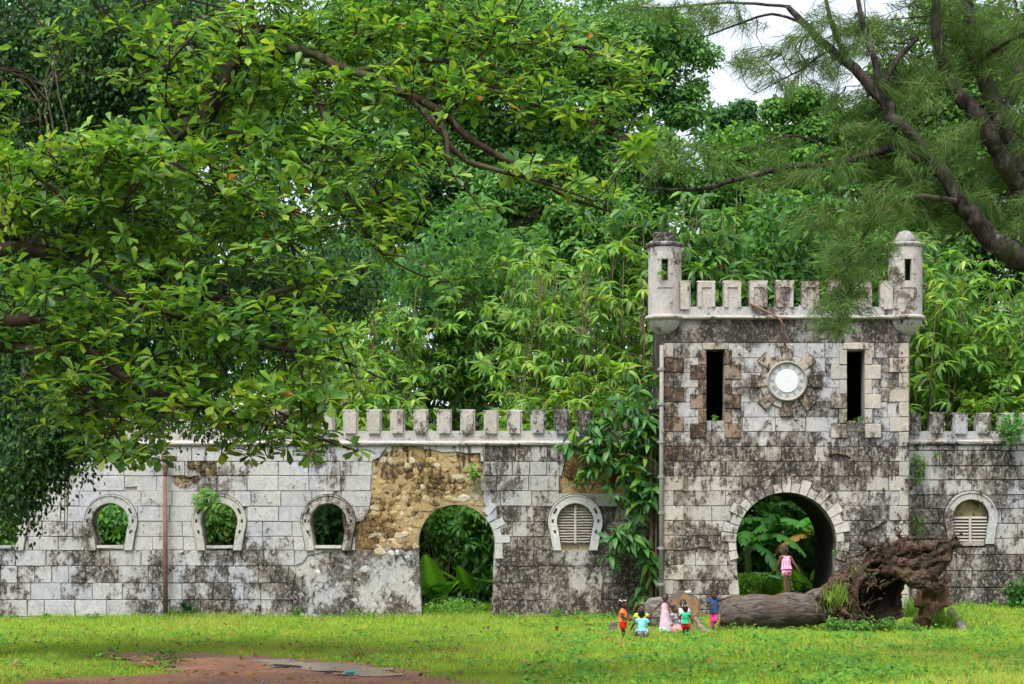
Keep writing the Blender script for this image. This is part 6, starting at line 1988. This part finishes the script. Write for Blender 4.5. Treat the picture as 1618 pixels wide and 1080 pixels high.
def rotten_stump():
    root = empty('rotten_stump', W(1470, 992, 43.2), 'upright rotten brown stump standing right of the upturned roots', 'stump')
    s = Solid()
    p, r = polyline([(1468, 1000, 43.2), (1469, 975, 43.2), (1472, 950, 43.2), (1476, 925, 43.2)], [.36, .27, .26, .30], 3)
    s.tube(p, r, 18)
    for k in range(7):
        a = W(1452 + 7 * k, 930 + rnd.uniform(-4, 8), 43.1 + rnd.uniform(-.1, .1))
        s.tube([a - Vector((0, 0, .3)), a, a + Vector((rnd.uniform(-.03, .03), 0, rnd.uniform(.05, .2)))], [.09, .07, .02], 7)
    link('stump_body', remeshed(s, .03, 1, lambda v: noise.fractal(Vector((v.x * 7, v.y * 7, v.z * 1.6)), .9, 2.1, 5) * .06), MAT['stump_wood'], root, True)
    b = Solid(); sphere(b, W(1450, 940, 43.4), (.13, .1, .16)); 
    o = link('pale_stone', remeshed(b, .03, 1, lambda v: noise.noise(v * 6) * .03), MAT['grey_wood'], None, True); tag(o, 'rounded pale stone between the roots and the rotten stump', 'stone')
    s = Solid(); p, r = polyline([(1500, 962, 42.8), (1511, 980, 42.6), (1524, 1000, 42.4)], [.075, .09, .095], 3); s.tube(p, r, 10)
    o = link('broken_branch', remeshed(s, .02, 1, lambda v: noise.fractal(v * 7, .9, 2, 4) * .02), MAT['grey_wood'], None, True); tag(o, 'short grey broken branch leaning right of the rotten stump', 'branch')
rotten_stump()

mat_plain('pale_rock', (.42, .40, .36), .9, .2, 12)
def log_pieces():
    # sawn log end with an uneven brown face turned to the camera
    root = empty('sawn_log', W(1084, 992, 43.0), 'sawn log with an uneven brown cut face behind the seated children', 'log')
    P = [(1057, 958), (1062, 948), (1072, 942), (1080, 936), (1087, 940), (1098, 943), (1104, 950), (1102, 960), (1104, 968), (1097, 980), (1100, 992), (1084, 1002), (1068, 998), (1062, 984), (1058, 972)]
    ov, tr, bn = cdt([P], lambda x, y: inpoly(x, y, P))
    V, Fs = extrude2d(ov, tr, bn, 43, 42.75, 42.9); pymesh('cut_face', V, Fs, MAT['cut_wood'], root)
    Q = [(1080.5 + (x - 1080.5) * 1.06, 968 + (y - 968) * 1.05) for x, y in P]
    ov, tr, bn = cdt([Q], lambda x, y: inpoly(x, y, Q))
    V, Fs = extrude2d(ov, tr, bn, 43, 42.84, 44.2); pymesh('log_body', V, Fs, MAT['log_bark'], root)
    s = Solid(); P = [(1017, 968), (1021, 950), (1028, 944.5), (1056, 944), (1060, 955), (1058, 975), (1050, 990), (1030, 988)]
    ov, tr, bn = cdt([P], lambda x, y: inpoly(x, y, P))
    V, Fs = extrude2d(ov, tr, bn, 43.6, 43.3, 44.0)
    s.add(V, Fs)
    o = link('grey_log_chunk', remeshed(s, .035, 2, lambda v: noise.fractal(Vector((v.x * 2, v.y * 3, v.z * 7)), .9, 2, 4) * .025), MAT['grey_wood'], None, True); tag(o, 'weathered grey chunk of log behind the girl in the pale pink dress', 'log')
    b = Solid(); sphere(b, W(1087, 936, 43.3), (.10, .09, .055)); sphere(b, W(1091, 938, 43.3), (.07, .06, .045))
    o = link('white_stone', remeshed(b, .02, 1, lambda v: noise.noise(v * 8) * .02), MAT['pale_rock'], None, True); tag(o, 'small whitish stone lying on top of the sawn log', 'stone')
    s = Solid(); p, r = polyline([(1098, 978, 41.6), (1106, 988, 41.4), (1114, 997, 41.2), (1122, 1001, 41.1)], [.05, .06, .065, .05], 3); s.tube(p, r, 9)
    o = link('short_branch', remeshed(s, .018, 1, lambda v: noise.fractal(v * 8, .9, 2, 4) * .015), MAT['grey_wood'], None, True); tag(o, 'short thick branch lying in the grass between the green and blue shirted children', 'branch')
    s = Solid(); s.pbox(962, 974, 981, 1003, 40.2, 40.1, 40.35, .02); 
    o = link('wooden_block', remeshed(s, .02, 1, lambda v: noise.noise(v * 9) * .015), MAT['grey_wood'], None, True); tag(o, 'small upright block of grey wood behind the child in orange', 'wood block')
log_pieces()

# rubbish and sticks on the path
s = Solid()
c = W(553, 1067, ground_at(1069)); c.z = .06
for k in range(5): sphere(s, c + Vector((rnd.uniform(-.05, .05), rnd.uniform(-.04, .04), rnd.uniform(-.01, .025))), (rnd.uniform(.03, .055), .04, rnd.uniform(.015, .03)))
mat_plain('turquoise_plastic', (.01, .36, .40), .4, .15, 20)
o = link('plastic_scrap', remeshed(s, .008, 0), MAT['turquoise_plastic']); tag(o, 'crumpled turquoise plastic scrap lying in the puddle', 'litter')
s = Solid()
Y = ground_at(1058); p = [W(432, 1056, ground_at(1056)), W(455, 1058, Y), W(476, 1059, ground_at(1059))]
for q in p: q.z = .06
s.tube(p, [.012, .02, .012], 6); o = s.build('fallen_stick', MAT['bark_dark'], None); tag(o, 'dark stick lying across the edge of the puddle', 'stick')
s = Solid(); Y = ground_at(1037); p = [W(252, 1036, Y), W(262, 1037, Y), W(270, 1036.5, Y)]
for q in p: q.z = .07
s.tube(p, [.02, .03, .02], 6); o = s.build('fallen_stick', MAT['bark_dark'], None); tag(o, 'short dark stick on the red dirt near the bush', 'stick')

# ------------------------------------------------------------------ children
mat_plain('skin_dark', (.075, .036, .022), .5, .12, 20, bump=.05, spec=.4)
mat_plain('skin_brown', (.15, .075, .045), .5, .12, 20, bump=.05, spec=.4)
mat_plain('hair_black', (.012, .010, .009), .7, .3, 60, bump=.8)
mat_plain('hair_brown', (.05, .032, .022), .7, .3, 60, bump=.8)
mat_plain('eye_white', (.75, .73, .70), .3, .02)
mat_plain('eye_dark', (.01, .008, .007), .2, .02)
mat_plain('lip', (.14, .05, .045), .5, .1)
def cloth(name, col, pat=None):
    t = NT('cloth_' + name)
    p = t.pos()
    w = t.noise(p, 9, 3)
    c = t.mix(t.step(w, .35, .65), tuple(x * .82 for x in col), col)
    if pat:
        typ, c2, sc = pat
        if typ == 'spots':
            c = t.mix(t.step(t.noise(p, sc, 2, .5, 1.2), .50, .54), c, c2)
        elif typ == 'stripes':
            wv = t.n('ShaderNodeTexWave', {'Vector': p, 'Scale': sc, 'Distortion': 1.0}, wave_type='BANDS', bands_direction='X').outputs['Fac']
            c = t.mix(t.step(wv, .45, .55), c, c2)
        elif typ == 'plaid':
            a = t.n('ShaderNodeTexWave', {'Vector': p, 'Scale': sc}, wave_type='BANDS', bands_direction='X').outputs['Fac']
            b = t.n('ShaderNodeTexWave', {'Vector': p, 'Scale': sc}, wave_type='BANDS', bands_direction='Z').outputs['Fac']
            c = t.mix(t.step(t.math('ADD', a, b), .75, 1.25), c, c2)
    t.bsdf(c, .9, t.bump(t.noise(p, 22, 4), .5, .012), .1)
    return t.m

def lerp(a, b, t): return a + (b - a) * t

def kid(label, px, Y, H, yaw, pose, skin, hair, clothes, z=None, beads=None, hair_style='short', dx=0):
    b = W(px, 0, Y); b.z = gz(b.x, Y) if z is None else z
    ya = math.radians(yaw)
    f = Vector((math.cos(ya), math.sin(ya), 0)); r = Vector((math.sin(ya), -math.cos(ya), 0)); u = Vector((0, 0, 1))
    root = empty('person', b, label, 'child', 'children playing by the fallen trunk')
    J = dict(pelvis=(0, 0, .47), belly=(0, .01, .56), chest=(0, 0, .68), neck=(0, 0, .775), head=(0, .015, .885),
             shL=(-.112, 0, .742), shR=(.112, 0, .742), elL=(-.15, -.01, .60), elR=(.15, -.01, .60), wrL=(-.155, .04, .485), wrR=(.155, .04, .485),
             hipL=(-.048, 0, .45), hipR=(.048, 0, .45), knL=(-.055, .015, .25), knR=(.055, .015, .25), anL=(-.055, -.01, .04), anR=(.055, -.01, .04), look=(0, 1, 0))
    J.update(pose)
    look = Vector(J.pop('look'))
    q = lambda v: b + (r * v[0] + f * v[1] + u * v[2]) * H
    K = {k: q(v) for k, v in J.items()}
    hf = (r * look[0] + f * look[1] + u * look[2]).normalized()          # where the face points
    hr = hf.cross(u).normalized(); hu = hr.cross(hf).normalized()
    HM = Matrix((hr, hf, hu)).transposed()
    spine = (K['neck'] - K['pelvis']).normalized()
    sr = (K['shR'] - K['shL']).normalized(); sf = spine.cross(sr).normalized() * -1
    if sf.dot(f) < 0: sf = -sf
    TM = Matrix((sr, sf, spine)).transposed()
    S = Solid()
    def torso(s, g=0.0, low=True):
        sphere(s, K['chest'], ((.094 + g) * H, (.064 + g) * H, (.105 + g) * H), TM)
        sphere(s, K['belly'], ((.083 + g) * H, (.068 + g) * H, (.095 + g) * H), TM)
        if low: sphere(s, K['pelvis'], ((.086 + g) * H, (.068 + g) * H, (.075 + g) * H), TM)
        capsule(s, K['shL'], (.036 + g) * H, K['shR'], (.036 + g) * H)
        capsule(s, K['chest'], (.07 + g) * H, K['belly'], (.066 + g) * H)
        capsule(s, K['belly'], (.066 + g) * H, K['pelvis'], (.066 + g) * H)
    torso(S)
    capsule(S, K['neck'] - spine * .03 * H, .036 * H, lerp(K['neck'], K['head'], .5), .032 * H)
    hc = K['head']
    sphere(S, hc, (.078 * H, .088 * H, .098 * H), HM, 16, 12)
    sphere(S, hc + HM @ Vector((0, .035, -.045)) * H, (.055 * H, .050 * H, .05 * H), HM)
    sphere(S, hc + HM @ Vector((0, .092, -.018)) * H, (.014 * H, .014 * H, .013 * H), HM, 8, 6)
    for sd in (-1, 1):
        sphere(S, hc + HM @ Vector((sd * .079, -.005, -.008)) * H, (.010 * H, .018 * H, .024 * H), HM, 8, 6)
    for sd, L in ((-1, 'L'), (1, 'R')):
        sh, el, wr = K['sh' + L], K['el' + L], K['wr' + L]
        capsule(S, sh, .034 * H, el, .027 * H); capsule(S, el, .027 * H, wr, .019 * H)
        hip, kn, an = K['hip' + L], K['kn' + L], K['an' + L]
        capsule(S, hip, .056 * H, kn, .038 * H); capsule(S, kn, .038 * H, lerp(kn, an, .35), .036 * H); capsule(S, lerp(kn, an, .35), .036 * H, an, .022 * H)
        shin = (an - kn).normalized()
        td = f - shin * f.dot(shin) * .6
        td.z = min(td.z, -.05); td.normalize()
        heel, toe = an - f * .015 * H - u * .012 * H, an + td * .085 * H - u * .018 * H
        capsule(S, heel, .024 * H, toe, .019 * H); sphere(S, toe + td * .012 * H, (.024 * H, .02 * H, .014 * H))
        # hand: palm, four unequal bent fingers, thumb from its side
        d = (wr - el).normalized()
        side = (f - d * f.dot(d))
        if side.length < .2: side = (u - d * u.dot(d))
        side.normalize(); nrm = d.cross(side).normalized() * (1 if sd > 0 else -1)
        palm = wr + d * .032 * H
        PM = Matrix((side, nrm, d)).transposed()
        sphere(S, palm, (.022 * H, .012 * H, .032 * H), PM, 10, 8)
        for k in range(4):
            o0 = wr + d * .052 * H + side * ((k - 1.5) * .0125) * H
            ln = (.034, .040, .038, .030)[k] * H
            o1 = o0 + d * ln * .5 - nrm * .004 * H + side * (k - 1.5) * .002 * H; o2 = o1 + (d * .75 - nrm * .6).normalized() * ln * .5
            capsule(S, o0, .0065 * H, o1, .006 * H, 6); capsule(S, o1, .006 * H, o2, .0055 * H, 6)
        t0 = wr + d * .02 * H + side * .018 * H; t1 = t0 + (side * .8 + d * .7).normalized() * .022 * H; t2 = t1 + d * .018 * H
        capsule(S, t0, .008 * H, t1, .007 * H, 6); capsule(S, t1, .007 * H, t2, .006 * H, 6)
    link('body', remeshed(S, .0062 * max(H, .8), 2), MAT[skin], root, True)
    # face
    for sd in (-1, 1):
        s = Solid(); sphere(s, hc + HM @ Vector((sd * .030, .0815, .004)) * H, (.0105 * H, .005 * H, .0062 * H), HM, 8, 6)
        e = s.build('eye', MAT['eye_white'], root, True)
        s = Solid(); sphere(s, hc + HM @ Vector((sd * .030, .0860, .004)) * H, (.0066 * H, .0036 * H, .0066 * H), HM, 8, 6); s.build('pupil', MAT['eye_dark'], e, True)
    s = Solid(); sphere(s, hc + HM @ Vector((0, .0835, -.052)) * H, (.020 * H, .008 * H, .008 * H), HM, 10, 6); s.build('mouth', MAT['lip'], root, True)
    # hair
    s = Solid()
    sphere(s, hc + HM @ Vector((0, -.013, .015)) * H, (.083 * H, .088 * H, .093 * H), HM, 16, 12)
    if hair_style == 'puffs':
        for (x, y, zz, rr) in ((-.06, -.02, .085, .034), (.06, -.02, .085, .034), (0, -.07, .07, .034), (0, .02, .10, .026)): sphere(s, hc + HM @ Vector((x, y, zz)) * H, (rr * H,) * 3, HM, 10, 8)
    if hair_style == 'braids':
        for k in range(9):
            a = math.radians(20 + 40 * k)
            p0 = hc + HM @ Vector((.065 * math.cos(a), -.03 + .06 * math.sin(a), .075)) * H
            p1 = p0 + HM @ Vector((.035 * math.cos(a), -.01 + .03 * math.sin(a), .012)) * H
            capsule(s, p0, .012 * H, p1, .009 * H, 6)
    if hair_style == 'bun':
        sphere(s, hc + HM @ Vector((0, -.075, .055)) * H, (.042 * H,) * 3, HM, 10, 8)
    hm = remeshed(s, .011, 1, lambda v: noise.noise(v * 55) * .004)
    h_o = link('hair', hm, MAT[hair], root, True)
    if beads:
        for k in range(10):
            a = math.radians(36 * k)
            p = hc + HM @ Vector((.085 * math.cos(a), -.02 + .08 * math.sin(a), .082 + .022 * (k % 2))) * H
            s = Solid(); sphere(s, p, (.017 * H,) * 3, None, 8, 6); s.build('hair_bead', beads[k % len(beads)], h_o, True)
    # clothes
    for cl in clothes:
        kind, mat = cl[0], cl[1]
        s = Solid()
        if kind in ('shirt', 'vest', 'camisole'):
            g = .013
            sl = cl[2] if len(cl) > 2 else .5
            hem = cl[3] if len(cl) > 3 else .04
            sphere(s, K['chest'] - spine * (.012 if kind == 'camisole' else 0) * H, ((.094 + g) * H, (.068 + g) * H, (.098 if kind == 'camisole' else .108 + g) * H), TM)
            capsule(s, K['chest'], (.078 + g) * H, K['belly'], (.076 + g) * H)
            low = lerp(K['belly'], K['pelvis'], .6) - spine * hem * H
            capsule(s, K['belly'], (.076 + g) * H, low + spine * .05 * H, (.085 + g) * H)
            s.tube([K['chest'], K['belly'], low], [(.085 + g) * H, (.088 + g) * H, (.108 + g) * H], 16)
            if kind != 'camisole':
                capsule(s, K['shL'], (.036 + g) * H, K['shR'], (.036 + g) * H)
                for L in 'LR':
                    if sl > 0: s.tube([K['sh' + L], lerp(K['sh' + L], K['el' + L], sl)], [(.038 + g) * H, (.040 + g) * H], 12)
            else:
                for L in 'LR':
                    a = lerp(K['sh' + L], K['neck'], .35)
                    for sgn in (1, -1):
                        capsule(s, a + spine * .030 * H, .010 * H, K['chest'] + sr * (.05 if L == 'R' else -.05) * H + sf * .072 * sgn * H + spine * .05 * H, .010 * H, 6)
        if kind in ('shorts', 'leggings', 'bloomers'):
            fr = {'shorts': .62, 'leggings': 1.0, 'bloomers': .28}[kind] if len(cl) < 3 else cl[2]
            g = .014 if kind != 'leggings' else .009
            sphere(s, K['pelvis'], ((.088 + g) * H, (.072 + g) * H, (.075 + g) * H), TM)
            for L in 'LR':
                e = lerp(K['hip' + L], K['kn' + L], min(1, fr))
                wr = .056 + g + (.008 if kind == 'shorts' else 0)
                if kind == 'leggings':
                    capsule(s, K['hip' + L], (.056 + g) * H, K['kn' + L], (.040 + g) * H)
                    s.tube([K['kn' + L], lerp(K['kn' + L], K['an' + L], .35), lerp(K['kn' + L], K['an' + L], .72)], [(.040 + g) * H, (.038 + g) * H, (.030 + g) * H], 12)
                else:
                    capsule(s, K['hip' + L], wr * H, lerp(K['hip' + L], e, .5), wr * H)
                    s.tube([K['hip' + L], e], [wr * H, (wr + .006 if kind == 'shorts' else wr * .8) * H], 14)
        if kind == 'dress':
            hemz, hr_ = cl[2], cl[3]
            sphere(s, K['chest'], (.106 * H, .080 * H, .100 * H), TM)
            low = K['pelvis'].copy(); low.z = b.z + hemz * H
            s.tube([K['chest'], K['belly'], K['pelvis'], lerp(K['pelvis'], low, .5), low], [.088 * H, .092 * H, .108 * H, lerp(.108, hr_, .5) * H, hr_ * H], 18)
        if kind == 'hem':
            z0, z1, ra, rb = cl[2:6]
            p0 = K['pelvis'].copy(); p0.z = b.z + z0 * H; p1 = p0.copy(); p1.z = b.z + z1 * H
            s.tube([p0, p1], [ra * H, rb * H], 18)
        if kind == 'skirt':
            g = .02
            sphere(s, K['pelvis'], ((.10 + g) * H, (.09 + g) * H, (.09 + g) * H), TM)
            for L in 'LR':
                s.tube([K['hip' + L], lerp(K['hip' + L], K['kn' + L], cl[2])], [.085 * H, .080 * H], 12)
            capsule(s, lerp(K['hipL'], K['knL'], cl[2] * .8), .07 * H, lerp(K['hipR'], K['knR'], cl[2] * .8), .07 * H)
        if kind == 'puff':
            cc = K['pelvis'] + (r * cl[2][0] + f * cl[2][1] + u * cl[2][2]) * H
            sphere(s, cc, tuple(x * H for x in cl[3]), Matrix((r, f, u)).transposed(), 16, 10)
        link(cl[0] if kind not in ('puff', 'hem') else {'puff': 'skirt', 'hem': 'dress_hem'}[kind], remeshed(s, .0085, 2, lambda v: noise.noise(Vector((v.x * 26, v.y * 26, v.z * 9))) * .009), mat, root, True)
    return root

C_OR = cloth('orange', (.82, .22, .06)); C_RED = cloth('red', (.62, .018, .02)); C_TUR = cloth('turquoise', (.24, .66, .70)); C_BW = cloth('black_white', (.03, .03, .035), ('spots', (.7, .68, .68), 26))
C_YEL = cloth('yellow_green', (.62, .72, .10)); C_PINK = cloth('pale_pink', (.76, .50, .60)); C_LBL = cloth('blue_white', (.52, .62, .80), ('spots', (.8, .8, .85), 18)); C_PLAID = cloth('plaid', (.10, .12, .17), ('plaid', (.62, .62, .66), 16))
C_CORAL = cloth('coral', (.70, .17, .17), ('stripes', (.78, .40, .38), 12)); C_ROSE = cloth('rose_white', (.80, .55, .60)); C_GRN = cloth('green', (.03, .50, .22)); C_NAVY = cloth('slate_blue', (.05, .085, .20)); C_HOT = cloth('hot_pink', (.80, .06, .27))
C_GPINK = cloth('pink_striped', (.85, .20, .42), ('stripes', (.88, .50, .62), 9)); C_GPAT = cloth('pink_patterned', (.72, .06, .26), ('spots', (.82, .55, .62), 30))
BW, BR = MAT['eye_white'], C_RED

kid('toddler in orange T-shirt and red shorts standing in profile at the left of the group', 984, 38.4, .80, -12, dict(elR=(.17, .0, .60), wrR=(.10, .15, .53), elL=(-.13, .08, .60), wrL=(-.08, .24, .52)),
    'skin_dark', 'hair_black', [('shirt', C_OR, .55, .05), ('shorts', C_RED, .75)], beads=[BW, BW, BR], hair_style='braids')
SQ = dict(pelvis=(0, -.03, .18), belly=(0, -.01, .28), chest=(0, .02, .40), neck=(0, .04, .50), head=(0, .06, .61), shL=(-.112, .02, .465), shR=(.112, .02, .465), hipL=(-.06, -.01, .17), hipR=(.06, -.01, .17), knL=(-.15, .17, .24), knR=(.15, .17, .24), anL=(-.12, .08, .04), anR=(.12, .08, .04))
kid('child in turquoise T-shirt and black-and-white skirt squatting with back to the camera', 1014, 38.6, .84, 90, dict(SQ, elL=(-.20, .0, .36), wrL=(-.24, .06, .27), elR=(.19, .05, .35), wrR=(.18, .16, .36)),
    'skin_dark', 'hair_black', [('shirt', C_TUR, .45, .02), ('skirt', C_BW, .8)], hair_style='bun')
KN = dict(pelvis=(0, 0, .24), belly=(0, .01, .33), chest=(0, .01, .45), neck=(0, .01, .545), head=(0, .03, .655), shL=(-.112, .01, .512), shR=(.112, .01, .512), hipL=(-.05, 0, .22), hipR=(.05, 0, .22), knL=(-.08, .16, .06), knR=(.08, .16, .06), anL=(-.07, -.06, .045), anR=(.07, -.06, .045))
kid('child in yellow-green top kneeling behind the squatting child in turquoise', 1013, 39.5, .90, -80, dict(KN, elL=(-.19, .04, .44), wrL=(-.21, .12, .54), elR=(.16, .03, .38), wrR=(.10, .14, .34), look=(0, 1, -.45)),
    'skin_brown', 'hair_black', [('shirt', C_YEL, .4, .03), ('shorts', C_NAVY, .8)])
kid('girl in long pale pink sleeveless dress holding one hand to her mouth', 1051, 41.2, .86, -100, dict(elR=(.22, .05, .63), wrR=(.36, .12, .53), elL=(-.17, .07, .64), wrL=(-.05, .12, .775)),
    'skin_dark', 'hair_black', [('dress', C_PINK, .16, .15), ('hem', C_LBL, .20, .06, .145, .16)])
kid('small child in plaid top and coral skirt seated in the middle of the group', 1065, 40.4, .84, -35, dict(KN, elR=(.15, .04, .40), wrR=(.08, .15, .42), elL=(-.14, .08, .42), wrL=(-.06, .19, .42)),
    'skin_brown', 'hair_black', [('vest', C_PLAID, 0, .0), ('puff', C_CORAL, (.02, .10, -.09), (.16, .17, .14))])
kid('child in pale rose top sitting against the sawn log', 1079, 42.0, .92, -90, dict(KN, elR=(.16, .05, .40), wrR=(.17, .14, .32), elL=(-.16, .05, .40), wrL=(-.1, .14, .34)),
    'skin_dark', 'hair_black', [('shirt', C_ROSE, .5, .04), ('shorts', C_NAVY, .8)])
kid('toddler in green sleeveless top and red shorts standing with back to the camera', 1083, 38.9, .68, 72, dict(elL=(-.18, .04, .62), wrL=(-.19, .15, .56), elR=(.19, -.02, .60), wrR=(.22, .03, .47), look=(.25, 1, -.1)),
    'skin_dark', 'hair_black', [('shirt', C_GRN, .15, .05), ('shorts', C_RED, .45)], beads=[BW, BR, BW], hair_style='puffs')
kid('child in blue T-shirt and hot pink leggings leaning one arm on the fallen trunk', 1128, 42.2, .92, -98, dict(head=(-.01, .045, .87), elL=(-.22, .03, .765), wrL=(-.35, .02, .81), elR=(.16, .05, .60), wrR=(.08, .15, .61), knR=(.03, .02, .25), anR=(.02, -.01, .04), hipR=(.045, 0, .45), knL=(-.04, .08, .27), anL=(.0, -.09, .20), look=(-.1, 1, -.5)),
    'skin_dark', 'hair_black', [('shirt', C_NAVY, .5, .06), ('leggings', C_HOT)])
kid('girl in pink top and patterned bloomers standing barefoot on the fallen trunk, seen from behind', 1243, 43.0, 1.09, 118, dict(belly=(0, .02, .57), chest=(0, .03, .68), neck=(0, .045, .775), head=(-.01, .075, .875), shL=(-.108, .04, .742), shR=(.108, .03, .742), elL=(-.13, .10, .61), wrL=(-.11, .17, .50), elR=(.17, -.02, .61), wrR=(.24, -.05, .50), hipL=(-.042, 0, .45), hipR=(.042, 0, .45), knL=(-.034, .0, .25), knR=(.036, .015, .25), anL=(-.034, -.01, .04), anR=(.036, -.0, .04), look=(-.35, 1, -.1)),
    'skin_brown', 'hair_brown', [('camisole', C_GPINK, 0, .02), ('bloomers', C_GPAT)], z=.775)
